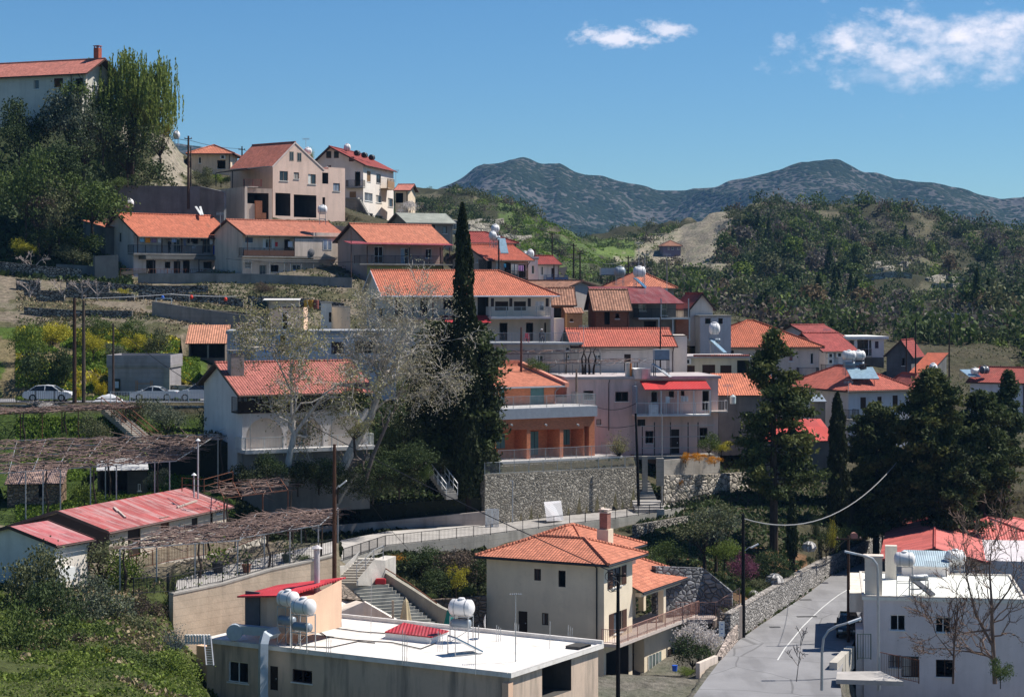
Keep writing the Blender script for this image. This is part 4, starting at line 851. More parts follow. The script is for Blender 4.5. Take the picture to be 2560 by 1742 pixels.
# ---- 17 brick villa
h=House('brick_villa','red brick two storey villa with orange roof, teal shutters and grey railed terraces',ZF,189,31,100,598,760,9,1265,BRK)
h.many('F',[('shut',258,612,297,740,dict(frame=TEAL,sill=True)),('shut',530,605,655,818,dict(frame=TEAL))])
h.roof_gx(1.5,.8,.5,.3,.5,ORANGE,plain((.22,.24,.28)),ridge=.85).walls()
m=MB(); xr=h.w+.5; 
m.box(-.3,h.yr,h.h+1.45,h.w+.55,h.yr+.55,h.h+2.05); m.build('roof_upstand',plain((.55,.2,.12)),h.root)
m=MB(); k=h.rise/h.yr; m.slab([(xr,-.9,h.h-.9*k-.1),(xr+.45,-.9,h.h-.9*k-.1),(xr+.45,h.yr,h.h+h.rise+.0),(xr,h.yr,h.h+h.rise+.0)],(0,0,.42)); m.build('verge',plain((.60,.25,.17)),h.root)
lo_=House('brick_villa_tmp','x',ZF,184.5,31,185,905,1112,3.2,1275,BRK)
# lower storey joins the villa: one thing, so re-parent
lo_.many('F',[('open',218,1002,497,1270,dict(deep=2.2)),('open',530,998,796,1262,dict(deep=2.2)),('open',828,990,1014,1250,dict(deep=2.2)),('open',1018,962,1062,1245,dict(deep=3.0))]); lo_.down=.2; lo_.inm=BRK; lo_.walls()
for kind,x0,y0,x1,y1 in (('w',222,1025,300,1165),('d',530,1008,603,1225),('w',828,992,888,1130)):
 u0,z0=lo_.pr('F',x0,y1,-2.1);u1,z1=lo_.pr('F',x1,y0,-2.1)
 m=MB(); lo_.bx(m,'F',u0,z0,u1,z1,-2.19,-2.12); o=m.build('shutter',TEAL,lo_.root); m=MB(); lo_.bx(m,'F',(u0+u1)/2-.02,z0,(u0+u1)/2+.02,z1,-2.12,-2.1); m.build('divider',DARKM,o)
lo_.pr_=0
m=MB(); m.box(-.15,-.25,lo_.h+.003,lo_.w+.15,3.0,lo_.h+.95); m.build('deck_edge',GREYB,lo_.root); m=MB(); m.box(-.1,-.2,lo_.h+.953,lo_.w+.1,6,lo_.h+1.0); m.build('terrace',plain((.62,.6,.58)),lo_.root)
r=MB(); z=lo_.h+1.0; rail_seg(r,(-1.5,-.15,z),(lo_.w,-.15,z),1.1,.13,1.8); rail_seg(r,(lo_.w,-.15,z),(lo_.w,4,z),1.1,.13,1.8); r.build('railing',GALV,lo_.root)
for ch in list(lo_.root.children):
 ch.parent=h.root; q=h.loc(lo_.O); ch.location=q
bpy.data.objects.remove(lo_.root)
lr=h.loc(lo_.O); m=MB(); m.box(lr.x-1.2,lr.y-1.5,lr.z-.25,lr.x+lo_.w+2.2,lr.y+6,lr.z); m.build('lower_terrace',plain((.60,.58,.56)),h.root)
r=MB(); rail_seg(r,(lr.x-.2,lr.y-1.4,lr.z),(lr.x+lo_.w+2.1,lr.y-1.4,lr.z),1.05,.13,1.8); rail_seg(r,(lr.x+lo_.w+2.1,lr.y-1.4,lr.z),(lr.x+lo_.w+2.1,lr.y+2,lr.z),1.05,.13,1.8); r.build('railing',GALV,h.root)
for x in (350,662,952): m=MB(); u,z=lo_.pr('F',x,945); m.tube([(lr.x+u,lr.y,lr.z+z),(lr.x+u,lr.y-.3,lr.z+z-.05)],.09,8); m.build('wall_lamp',WHITE,h.root)
h.pipe('F',212,600,760,GALV,.07); BV=h
hb=House('pink_lean_to','low pink and white lean-to wall on the terrace right of the brick villa',ZF,194,10,760,700,880,3,800,S_PINK); hb.roof_flat(0,.1).walls()
# ---- 18 arch house
h=House('arched_house','white house with three arches below a dark timber balcony, behind the budding tree',ZJ,164,27,410,672,1560,8.6,1150,stucco((.50,.51,.55),.15))
h.many('F',[('gl',500,690,700,800,dict(frame=plain((.1,.05,.03)),n=3)),('gl',900,690,1000,870,dict(frame=BROWNP)),('win',1475,685,1540,770,dict(n=1))]); h.roof_gx(1.75,1.7,.6,.5,.6,tiles((.44,.15,.12),.4)).walls()
h.slab('F',415,1562,905,1.6,.15,DWOOD); h.rail(1.15,.16,DWOOD,panel=DWOOD); h.posts('F',[460,980,1545],660,905,1.6,.16,DWOOD)
h.chimney(*(lambda u:(u,2.2))(h.pr('F',440,575,-1)[0]),2.6,1.15,concrete((.34,.31,.29),.6,False),h.h,.9)
# arcade front
m=MB(); g=MB(); zt=h.pr('F',430,918,1.5)[1]; zb=h.pr('F',470,1245,1.5)[1]; lst=[(490,830),(860,1190),(1235,1560)]; xs=[h.pr('F',a,1100,1.5)[0] for p in lst for a in p]; x0=h.pr('F',455,1100,1.5)[0]; x1=xs[-1]+.4
def arch(m,xa,xb,zb,zt,y,th):
 n=12; r=(xb-xa)/2; cx=(xa+xb)/2; sp=zt-.45-r*.95; pts=[(xa,zb)]+[(cx-r*math.cos(math.pi*i/n),sp+r*.95*math.sin(math.pi*i/n)) for i in range(n+1)]+[(xb,zb)]
 for (a,b),(c,d) in zip(pts[1:-1],pts[2:-1]):
  m.quad((a,y,b),(c,y,d),(c,y,zt),(a,y,zt)); m.quad((a,y,b),(a,y+th,b),(c,y+th,d),(c,y,d))
 m.quad((xa,y,zb),(xa,y+th,zb),(xa,y+th,sp),(xa,y,sp)); m.quad((xb,y,zb),(xb,y+th,zb),(xb,y+th,sp),(xb,y,sp))
y=-1.5; prev=x0
for i in range(3):
 a,b=xs[2*i],xs[2*i+1]; m.quad((prev,y,zb),(a,y,zb),(a,y,zt),(prev,y,zt)); arch(m,a,b,zb,zt,y,.3); g.box(a-.02,y+.32,zb,b+.02,y+.4,zt); prev=b
m.quad((prev,y,zb),(x1,y,zb),(x1,y,zt),(prev,y,zt)); m.quad((x0,y,zb),(x0,y,zt),(x0,0,zt),(x0,0,zb)); m.quad((x1,y,zb),(x1,y,zt),(x1,0,zt),(x1,0,zb)); m.box(x0,y+.01,zt,x1,0,zt+.1)
o=m.build('arcade_wall',stucco((.54,.54,.58),.2),h.root); g.build('arch_infill',stucco((.54,.50,.48),.2),o)
m=MB(); a=h.pr('F',940,1215,1.5);b=h.pr('F',1085,985,1.5); m.box(a[0],y+.28,a[1],b[0],y+.31,b[1]); m.build('door',wood((.34,.24,.18)),o)
h.last=('F',x0-.1,x1+.1,zb,2.5,None); m=MB(); m.box(x0-.1,-2.6,zb-.3,x1+.2,0,zb); m.build('terrace',plain((.58,.56,.55)),h.root); h.rail(1.0,.13,WHITE)
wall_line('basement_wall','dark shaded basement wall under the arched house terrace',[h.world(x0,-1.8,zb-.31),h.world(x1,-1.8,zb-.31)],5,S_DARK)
h.posts('F',[528,1268],920,1255,2.62,.05,GALV); AH=h
# ---- 19 pale blue flat house
h=House('pale_blue_flat_house','pale blue flat roofed house with stained concrete end and mixed shutters, behind the budding tree',ZJ,192,5,320,200,1850,8,520,stucco((.44,.48,.58),.3))
h.many('F',[('win',645,205,850,372,dict(n=3,pane=glass((.03,.04,.05)),cur=BLUEC,cw=.75)),('shut',970,265,1085,380,dict(frame=plain((.28,.38,.52)))),('shut',1263,272,1377,382,dict(frame=plain((.10,.055,.045)))),('open',1478,265,1700,372,dict(deep=1.2)),('win',365,272,392,380,dict(n=1,frame=BROWNP))]).roof_flat(.12,.32,.0,concrete((.34,.35,.37),.6,False)).walls()
h.block('stained_wall','F',318,178,558,430,.0,.04,concrete((.40,.42,.46),.9,False)); FB=h
h=House('stair_hut','small salmon stair hut with tall narrow glazed door on the pale blue flat roof',ZD,196,-3,125,790,432,2.6,975,S_SALMON)
h.many('F',[('gl',235,795,288,958,dict(n=1,pane=DGL))]).walls(); h.roof_shed(.45,.05,.1,.05,OLDT).walls() if False else None
m=MB(); e=h.pr('F',205,758); m.add([(0,0,h.h),(0,h.d,h.h),(e[0],h.d,e[1]),(e[0],0,e[1]),(h.w,0,e[1]),(h.w,h.d,e[1]),(h.w,0,h.h),(h.w,h.d,h.h)],[(0,1,2,3),(3,2,5,4),(0,3,4,6),(1,7,5,2),(6,4,5,7)]); m.build('upper_wall',S_SALMON,h.root); m=MB(); m.beam((-.1,-.03,h.h-.02),(e[0],-.03,e[1]+.03),.06,.1); m.beam((e[0],-.03,e[1]+.04),(h.w+.05,-.03,e[1]+.04),.06,.1); m.build('roof_edge',BROWNP,h.root)
h=House('stair_landing_hut','small weathered white cabin with outside stairs beside the long white house gable',ZD,205,5,588,715,685,2.5,900,S_WHITE); h.many('F',[('door',660,800,690,890)]).roof_flat(.1,.12).walls()
h=House('cream_garden_wall_house','low cream block with a stepped top left of the long white house gable',ZD,207,5,688,755,856,2,870,S_CREAM); h.roof_flat(0,.1).walls()
# ---- 20 tiled lean-to
h=House('tiled_lean_to','open lean-to with a pale orange tiled roof on posts above the grassy bank',ZC,203,4,1565,1290,1895,3.6,1440,concrete((.18,.15,.13),.4))
h.many('F',[('open',1580,1300,1890,1430,dict(deep=3.0))]).roof_shed(1.6,.3,.2,.3,tiles((.58,.26,.16))).walls(); h.posts('F',[1740],1290,1440,.1,.15,CONC)
# ---- 21 concrete garage
h=House('concrete_garage','small flat roofed concrete garage behind the white parked cars',ZI,188,-3,835,215,1392,5,480,concrete((.32,.30,.31),.4))
h.roof_flat(.12,.25,.95,concrete((.27,.26,.25),.7)).walls(); h.block('corner_pillar','F',1340,215,1392,470,.0,.25,CONC); h.block('notice_board','F',888,315,943,470,.02,.1,plain((.03,.04,.03))); h.block('notice','F',897,338,930,398,.1,.12,plain((.5,.55,.65)))
m=MB()
for x in (1088,1102,1220,1235): p=h.pr('F',x,330,.5);q=h.pr('F',x,455,.5); m.beam((p[0],-.5,p[1]),(q[0],-.5,q[1]),.06)
p=h.pr('F',1088,358,.5);q=h.pr('F',1235,358,.5); m.beam((p[0],-.5,p[1]),(q[0],-.5,q[1]),.06); m.build('steel_rack',plain((.4,.2,.12)),h.root)
# ---- 22 long red shed
h=House('long_red_shed','long low shed with faded red corrugated roof and brown door openings at the lower left',ZK,135,69,790,300,1850,7.6,560,stucco((.52,.49,.44),.35))
h.many('F',[('door',735,300,818,520,dict(frame=wood((.12,.045,.025)))),('door',978,262,1090,520),('door',1265,190,1342,340,dict(frame=wood((.14,.05,.03)))),('door',1537,195,1590,300),('door',1700,110,1722,250),('win',1750,95,1800,150),('win',1420,240,1440,270)])
h.roof_gx(1.15,.35,.3,.25,.3,metalroof((.44,.10,.09),.95),plain((.12,.07,.06)),cap=False,th=.05).walls()
m=MB(); m.box(-.03,-.2,-3,-.01,h.d+.2,h.h-.02); m.add([(-.03,0,h.h-.02),(-.03,h.yr,h.h+1.0),(-.03,h.d,h.h-.02)],[(0,1,2)]); m.build('end_boarding',wood((.07,.045,.04)),h.root); RS=h
m=MB()
for a,b in (((4,1.0),(5.2,2.6)),((4.6,2.0),(5.2,2.7)),((11,1.0),(14.5,1.4))):
 k=1.15/h.yr; m.beam((a[0],a[1],h.h+a[1]*k+.12),(b[0],b[1],h.h+b[1]*k+.12),.12)
m.build('loose_pipes',plain((.5,.42,.36)),h.root)
h=House('small_red_shed','small white shed with faded red metal roof in the lower left corner behind the bushes',ZK,124,63,345,420,640,7,700,stucco((.62,.61,.6),.2)); h.many('F',[('win',385,515,402,545,BR)]); h.roof_gx(.9,.3,.3,.3,.2,metalroof((.50,.13,.13),.9),cap=False,th=.05).walls()
h.slab('F',380,520,640,.6,.8,WHITE,'step')
h=House('stone_hut','low ochre stone hut with a rusty ribbed roof under the long vine pergola',ZI,157,8,-80,1262,410,5,1470,stone((.42,.28,.19),3.2))
h.many('F',[('open',205,1260,250,1385,dict(deep=.8))]).roof_shed(.9,.3,.2,.2,metalroof((.34,.22,.17),.5)).walls()
h=House('rusty_lean_to','dark lean-to with bright torn sheet roofing under the vine pergola',ZI,161,12,740,1140,1190,4,1380,concrete((.10,.09,.08),.3)); h.many('F',[('open',760,1160,1010,1370,dict(deep=3)),('win',1105,1265,1130,1330)]).roof_shed(.5,.4,.2,.1,plain((.5,.5,.5))).walls()
# ---- 26 beige house in front
h=House('beige_villa','tall beige house with an orange hipped roof and columned porch, lower centre',ZN,144.5,-27.3,133,478,1197,4.9,1640,stucco((.70,.60,.50),.1),down=1.5)
h.many('F',[('win',562,597,625,708,dict(n=2,frame=BROWNP,sill=False)),('win',782,613,848,766,dict(n=1,frame=DWOOD,pane=wood((.09,.05,.04)),sill=False)),('door',420,980,502,1195),('win',633,997,693,1112,dict(n=2,frame=BROWNP,sill=False)),('open',915,1385,1085,1581,dict(deep=2.5))])
h.many('R',[('win',1272,600,1355,745,dict(wings=BROWN,frame=DWOOD)),('win',1282,1000,1360,1165,dict(wings=BROWN,frame=DWOOD)),('open',1215,1365,1420,1581,dict(deep=2.5))])
TN=tiles((.60,.215,.13),.5); h.walls(); h.pipe('F',1130,548,1560,DARKM,.055)
kz=lambda x,y,o=0:h.pr('R',x,y,o)
BEI=h; BW=h.wall; w=MB(); w.box(.3,h.d+.003,-1.5,h.w-2.2,h.d+5.6,h.h-.02); w.build('rear_wing',BW,h.root)
def hipr(x0,x1,y0,y1,z0,k,name):
 ov=.62; x0-=ov;x1+=ov;y0-=ov;y1+=ov; hh=min(x1-x0,y1-y0)/2; zr=z0+hh*k
 r0,r1=((x0+hh,(y0+y1)/2),(x1-hh,(y0+y1)/2)) if x1-x0>y1-y0 else (((x0+x1)/2,y0+hh),((x0+x1)/2,y1-hh)); V=lambda q,z:(q[0],q[1],z); a,b,c_,e=(x0,y0),(x1,y0),(x1,y1),(x0,y1); m=MB()
 for q in ([V(a,z0),V(b,z0),V(r1,zr),V(r0,zr)],[V(c_,z0),V(e,z0),V(r0,zr),V(r1,zr)],[V(b,z0),V(c_,z0),V(r1,zr)],[V(e,z0),V(a,z0),V(r0,zr)]): m.slab([Vector(p)-Vector((0,0,.12)) for p in q],(0,0,.12),0,1,1)
 ro=m.build(name,[TN,DARKM],h.root); c=MB(); ridge_caps(c,V(r0,zr+.03),V(r1,zr+.03))
 for p,q in ((a,r0),(e,r0),(b,r1),(c_,r1)): ridge_caps(c,V(p,z0+.03),V(q,zr+.03))
 c.build('ridge_tiles',TN,ro); g=MB()
 for p,q in ((a,b),(b,c_),(c_,e),(e,a)): g.tube([V(p,z0-.13),V(q,z0-.13)],.07,6)
 g.build('gutter',DARKM,ro)
hipr(0,h.w,0,h.d+.8,h.h+.03,.36,'roof'); hipr(.05,h.w-2.2,2.0,h.d+5.6,h.h+.05,.40,'rear_roof')
m=MB(); x,y=h.w-2.3,h.d+.3; m.box(x-.45,y-.45,h.h+.7,x+.45,y+.45,h.h+1.75); o=m.build('chimney',BW,h.root); m=MB(); m.box(x-.31,y-.31,h.h+1.75,x+.31,y+.31,h.h+2.9); m.build('chimney_stack',brick((.33,.15,.12),(.2,.12,.1)),o)
m=MB()
for k in (0,1): m.box(x-.37,y-.37,h.h+2.93+k*.2,x+.37,y+.37,h.h+3.0+k*.2); m.box(x-.28,y-.28,h.h+2.9+k*.2,x-.2,y+.28,h.h+3.1+k*.2)
m.build('cap',S_PALE,o)
_,zf=kz(1215,1330,1.3); X=h.w; Y0=h.d; Y1=h.d+9.2
m=MB(); m.box(X+.003,-.5,zf-.22,X+1.35,Y1+.6,zf); m.box(X-2.2,Y0+.01,zf-.22,X+.002,Y1+.6,zf-.001); m.build('terrace_floor',plain((.55,.47,.42),.8),h.root)
b=MB(); b.box(X-.4,Y0+1.2,-1.5,X+.42,Y1+.2,zf-.225); b.build('ground_floor',BW,h.root)
m=MB(); n=MB()
for i in range(4): m.box(X+.425,Y0+1.9+i*.62,-.9,X+.45,Y0+2.45+i*.62,1.7); n.box(X+.43,Y0+1.83+i*.62,-.9,X+.49,Y0+1.9+i*.62,1.7)
o=m.build('glazed_door',glass((.12,.16,.16),.2),h.root); n.build('frame',WHITE,o); m=MB(); m.box(X+.425,Y0+5.6,-.9,X+.46,Y0+6.5,1.6); m.build('door',DWOOD,h.root)
zc=zf+2.75; m=MB(); m.slab([Vector(q) for q in ((X+.75,Y0+.15,zc),(X+.75,Y1+.6,zc),(X-2.9,Y1-2.2,zc+1.55),(X-2.25,Y0+.15,zc+1.3))],(0,0,.12),0,1,1); m.slab([Vector(q) for q in ((X+.75,Y1+.6,zc),(X-7,Y1+.6,zc),(X-2.9,Y1-2.2,zc+1.55))],(0,0,.12),0,1,1)
ro=m.build('porch_roof',[TN,DARKM],h.root); c=MB(); ridge_caps(c,(X-2.9,Y1-2.2,zc+1.7),(X+.75,Y1+.6,zc+.15)); c.build('ridge_tiles',TN,ro); m=MB(); m.tube([(X+.8,Y0+.15,zc),(X+.8,Y1+.6,zc)],.07,6); m.build('gutter',DARKM,ro)
for x,y in ((X+.2,Y0+5.0),(X+.2,Y1-.1),(X-3.2,Y1-.1),(X-3.2,Y0+6.5)): b=MB(); b.box(x-.22,y-.22,zf+.002,x+.22,y+.22,zc-.3); b.build('column',BW,h.root)
b=MB(); b.box(X-.05,Y0+.6,zc-.32,X+.45,Y1+.15,zc-.02); b.box(X-3.4,Y1-.35,zc-.32,X-.052,Y1+.15,zc-.02); b.build('porch_beam',BW,h.root)
r=MB(); RP=plain((.38,.22,.18),.6); rail_seg(r,(X+.05,-.45,zf),(X+1.3,-.45,zf),1.,.13,1.6,0,.024); rail_seg(r,(X+1.3,-.45,zf),(X+1.3,Y1+.5,zf),1.,.13,1.6,0,.024); r.build('railing',RP,h.root)
# ---- 25 flat white roofed building
hA=21.; a=P(517,1604,Dat(1604,hA)); b_=P(1278,1692,Dat(1692,hA)); c=P(1480,1604,Dat(1604,hA))
v=(b_-a); yaw=math.degrees(math.atan2(v.y,v.x))
h=House('flat_white_roof_building','big building with a flat sunlit white roof and brown stained walls, bottom centre',Z0,a.y,yaw,517,1604,1274,10.1,1720,stucco((.50,.42,.36),.9),down=6)
h.holes['F']=[]
h.many('F',[('win',1858,1435,2030,1640,dict(pane=glass((.05,.04,.035))))],z=ZK); h.many('F',[('door',680,1480,752,1700),('win',878,1507,1050,1640,dict(frame=BROWNP,pane=DGL))],z=ZL)
h.many('R',[('open',635,1470,900,1700,dict(deep=2.5)),('open',985,1310,1080,1360,dict(deep=1.0))],z=ZN)
ROOFW=stucco((.66,.66,.68),.6,(.40,.35,.29)); h.roof_flat(.25,.22,.0,ROOFW).walls(); A=h
m=MB(); d=h.d; t0=h.h+.22; m.box(-.25,d+.0,t0,h.w+.25,d+.22,t0+.25); m.box(h.w+.03,-.25,t0,h.w+.25,d,t0+.06); m.box(-.25,-.25,t0,h.w,-.1,t0+.06); m.build('parapet',plain((.66,.62,.58)),h.roofo)
h.pipe('F',1125,1640,1690,DARKM,.07) if False else None
m=MB(); m.box(h.w-.3,-.3,-4,h.w+.1,.2,h.h-.3); m.build('corner_pillar',S_SALMON,h.root); m=MB(); m.box(-1.8,1.2,-6,-.01,6,h.h-.55); m.build('side_annex',S_SALMON,h.root)
# stair house with red roof on the flat roof
def onA(x,y,z=ZL,up=0.22):
 px,py=z(x,y); D=F*(hA-up)/(py-HZ); return h.loc(P(px,py,D))
q=onA(570,1145); q2=onA(1015,1140); 
s=House('roof_stair_room','beige stair room with a thin bright red sloping roof standing on the flat white roof',ZL,h.world(*q).y if False else 118.5,-30,655,870,1000,3.6,1140,S_SALMON,down=.3)
s.op('F','door',560,965,650,1140) if False else None
s.walls(); m=MB(); x0=-1.9
m.box(x0,.35,-.3,0.01,3.5,s.h-.15); m.build('side_wall',S_SALMON,s.root); m=MB(); m.box(x0-.3,-.35,-.1,x0+.9,.36,1.95) if False else m.box(x0+.1,.25,-.1,x0+1.15,.345,1.95); m.build('metal_door',plain((.10,.10,.11)),s.root)
m=MB(); m.slab([(x0-.2,-.15,s.h-.25),(s.w*.6,-.3,s.h+.1),(s.w+.1,3.9,s.h+.75),(x0-.2,3.9,s.h-.1)],(0,0,.1)); m.build('red_roof',metalroof((.62,.05,.06),.05,5.),s.root)
m=MB(); m.add([(s.w,0,s.h),(s.w,3.6,s.h),(s.w,3.6,s.h+.72),(s.w,.2,s.h+.1)],[(0,1,2,3)]); m.build('gable',S_SALMON,s.root)
SR=s; m=MB(); zt=s.h+.2; m.tube([(s.w*.62,2.6,zt-.5),(s.w*.62,2.6,zt+1.5),(s.w*.62-.03,2.6,zt+2.35)],.17,10); m.lathe([(.02,zt+2.65),(.34,zt+2.45),(.34,zt+2.42)],(s.w*.62,2.6,0),12); m.build('chimney_pipe',plain((.55,.5,.5),.5,.2),s.root)
# ---- 27 white building bottom right
h=House('white_corner_building','white flat roofed two storey building beside the road in the bottom right corner',ZP,146,-9,940,880,2400,12.5,1640,stucco((.60,.60,.66),.15),down=3)
h.many('F',[('win',1180,1015,1318,1160,dict(pane=plain((.42,.40,.40)))),('win',1590,1035,1730,1180,dict(pane=plain((.42,.40,.40)))),('grille',1168,1380,1277,1500,dict(n=2)),('grille',1285,1390,1437,1581,dict(frame=BROWNP)),('win',1595,1420,1757,1581,BR)])
h.op('L','open',900,1010,935,1140,deep=1.5) 
h.roof_flat(.12,.22,.12,stucco((.74,.72,.70),.12),plain((.66,.60,.52))).walls(); WB=h
b=MB(); u,z=h.pr('F',872,1150,.0); b.box(-.55,.2,-3,-.02,3.2,z); b.build('low_wing',stucco((.62,.62,.66),.1),h.root)
b=MB(); b.box(-1.0,1.2,h.h-1.1,.0,h.d-.5,h.h+.3); b.build('eaves_box',S_WHITE,h.root)
u,z=h.pr('F',990,865,-.6); b=MB(); b.box(.1,.5,h.h+.22,1.35,1.5,h.h+3.0); o=b.build('chimney',S_WHITE,h.root); b=MB(); b.box(.0,.4,h.h+3.0,1.45,1.6,h.h+3.15); b.box(.5,.45,h.h+2.4,.9,.498,h.h+2.7); b.build('cap',S_PALE,o)
# roof room
s=House('white_roof_room','white roof room with a pale blue sheet roof on the corner building behind the tanks',ZP,157,-14,1285,565,1700,5,760,stucco((.64,.64,.68),.08),down=.4); s.roof_shed(.5,.25,.2,.1,metalroof((.40,.50,.55),.1),WHITE).walls()
m=MB(); a=PZ(ZP,1188,770,155)-h.O; q=h.loc(PZ(ZP,1188,770,155)); m.box(q.x-.45,q.y-.4,h.h+.22,q.x+.45,q.y+.4,h.h+.22+2.6); m.build('roof_pillar',S_WHITE,h.root)
# ---- 28 red roofed building behind it
h=House('red_hip_building','broad building with a salmon-red sheet roof behind the corner building at the right edge',ZP,171,-12,1180,500,2900,22,900,stucco((.5,.5,.56),.2))
RM=metalroof((.56,.13,.11),.12,4.,(.6,.25,.2))
p0=h.pr('F',1570,425); h.roof_gy(p0[1]-h.h+.2,-.4,p0[0]*2+.6,.5,.8,.3,RM,plain((.2,.05,.04))); h.walls()
h2_=House('red_roof_wing','second salmon-red hip roof rising higher at the right edge of the photo',ZP,182,-8,1380,440,2900,20,800,S_PALE); h2_.roof_hip(2.3,.6,RM,plain((.2,.05,.04))).walls()
# ---- 29 right cluster
h=House('big_hip_house','pale house with a broad orange hipped roof behind the large pine tree',ZG,234,5,285,392,1335,13,680,S_PALE); h.many('F',[('win',1255,445,1283,545,dict(n=1,pane=DGL)),('win',1060,450,1100,520),('win',500,420,560,500,BR)]).roof_hip(3.0,.5,tiles((.46,.13,.07))).walls(); h.slab('F',1150,1335,655,1.2); h.rail(1.,.14)
h=House('shuttered_terrace_house','cream flat roofed house with three brown shutters, left of the large pine',ZG,214,4,-20,492,700,7,690,stucco((.56,.53,.44),.3))
h.many('F',[('shut',125,558,207,655),('shut',275,550,392,655),('shut',438,555,540,655),('open',590,510,700,640,dict(deep=1.5))]).roof_flat(.35,.24,.0,concrete((.50,.45,.44),.3,False)).walls(); h.ac('F',135,520); TH_=h
m=MB(); m.tube([(2.5,-.3,h.h+.3),(h.w,-.3,h.h+.3)],.12,6); m.build('edge_tiles',tiles((.4,.12,.1)),h.root)
h=House('orange_roof_annex','annex with a plain orange tiled roof left of the large pine trunk',ZG,201,3,425,815,960,5,1100,S_DARK); h.roof_shed(1.8,.4,.1,.1,tiles((.62,.20,.11))).walls()
h=House('upper_gable_house','small house with a dark red roof and white gable, furthest back in the right cluster',ZG,262,30,1290,300,1560,9,420,stucco((.5,.54,.62),.1)); h.roof_gx(1.5,.4,.3,.4,.3,tiles((.33,.075,.065))).walls()
h=House('blue_white_house','pale blue-white house with a crimson tiled roof and wall mounted cooling units',ZG,243,22,1392,415,1662,9,680,stucco((.56,.60,.70),.15)); h.many('F',[('shut',1455,445,1510,630,dict(frame=plain((.5,.52,.56)),sill=False)),('win',1600,445,1618,490,dict(n=1)),('open',1335,400,1390,640)]).roof_gx(1.9,.5,.3,.7,.3,tiles((.38,.08,.07))).walls(); h.ac('F',1425,465); h.ac('F',1505,460); h.ac('F',1425,520)
h.slab('F',1395,1560,625,1.2); h.rail(1.,.14)
h=House('modern_flat_house','modern white flat roofed house with large glass front at the top of the right cluster',ZG,264,8,1545,318,1922,8,480,stucco((.62,.66,.70),.1)); h.many('F',[('gl',1565,325,1655,470,dict(n=2,pane=glass((.10,.17,.2)))),('gl',1680,325,1780,470,dict(n=2,pane=glass((.14,.26,.32)),frame=DARKM)),('gl',1785,325,1812,470,dict(n=1,pane=glass((.14,.26,.32)))),('win',1840,338,1873,400,dict(n=2,frame=BROWNP))]).roof_flat(.5,.35,0,stucco((.66,.69,.72),.1)).walls(); h.slab('F',1560,1815,478,1.2); h.rail(1.,.4,GALV); h.block('base_wall','F',1560,485,1920,680,-.5,.1,S_DARK)
h=House('dark_gable_house','small dark stone house with a dull red roof right of the modern white house',ZG,258,-25,1945,455,2170,6,640,concrete((.13,.13,.14),.4,False)); h.many('F',[('win',2085,490,2110,560,BR)]).roof_gy(1.8,ov=.3,mat=DRED,peak=.6).walls()
h=House('red_slope_house','house end showing one steep orange-red roof slope, right of the dark stone house',ZG,250,-30,2165,620,2330,7,760,S_DARK); h.roof_shed(2.2,.2,.2,.2,tiles((.5,.12,.06))).walls()
h=House('pyramid_roof_house','pale house with a brick-red pyramid roof carrying solar panels, right of the large pine',ZG,213,24,1600,785,2150,12,1110,stucco((.52,.54,.62),.15))
h.many('F',[('shut',1708,845,1760,950),('shut',1862,840,1902,950),('shut',2000,828,2048,935)]); h.op('L','shut',1453,850,1468,960); h.roof_hip(2.3,.6,tiles((.50,.13,.09))).walls(); h.slab('F',1605,1700,1045,1.2); h.rail(1.,.13); PH=h
h.chimney(3.2,2.2,2.4,.7,concrete((.15,.1,.09),.3,False),h.h,pots=True)
h=House('small_pyramid_house','small house with a red hipped roof touching the right side of the pyramid roof house',ZG,226,10,2155,800,2400,8,1000,S_PALE); h.many('F',[('win',2235,850,2300,890,BR)]).roof_hip(1.9,.4,tiles((.46,.12,.09))).walls()
h=House('sky_blue_end_house','pale blue rendered house end with a dark red roof at the right edge',ZH,236,-32,1905,1425,2400,9,1800,stucco((.42,.52,.66),.15)); h.roof_gx(1.5,.3,.3,.4,.4,tiles((.36,.08,.06))).walls(); SB=h
h=House('scarlet_roof_shed','low shed whose bright scarlet sheet roof shows between the pine and the slim cypress',ZG,189,8,870,1235,1470,5,1330,S_DARK); h.roof_shed(1.6,.3,.1,.2,metalroof((.62,.07,.045),.1)).walls()
h=House('white_flat_annex','white flat annex partly hidden behind the middle of the large pine',ZG,206,4,980,820,1250,6,1120,S_WHITE); h.many('F',[('win',1020,1000,1080,1050),('win',1200,940,1240,1000)]).roof_flat(.1,.2).walls()
h=House('slate_lean_to','small lean-to with a blue-grey sheet roof right of the large pine',ZG,209,0,1255,880,1390,3,1000,S_DARK); h.roof_shed(.5,.3,.1,.1,plain((.22,.26,.31))).walls()
h=House('far_farmhouse','tiny purple-walled farmhouse with a brown roof alone on the bare spur in the distance',ZE,640,4,2025,490,2182,9,526,stucco((.17,.15,.24),.1)); h.many('F',[('win',2065,500,2080,524,dict(n=1)),('gl',2150,505,2170,524,dict(n=1)),('win',2100,500,2118,524,dict(n=1))]).roof_hip(1.8,.6,tiles((.34,.16,.10))).walls()
ground(); mountains()
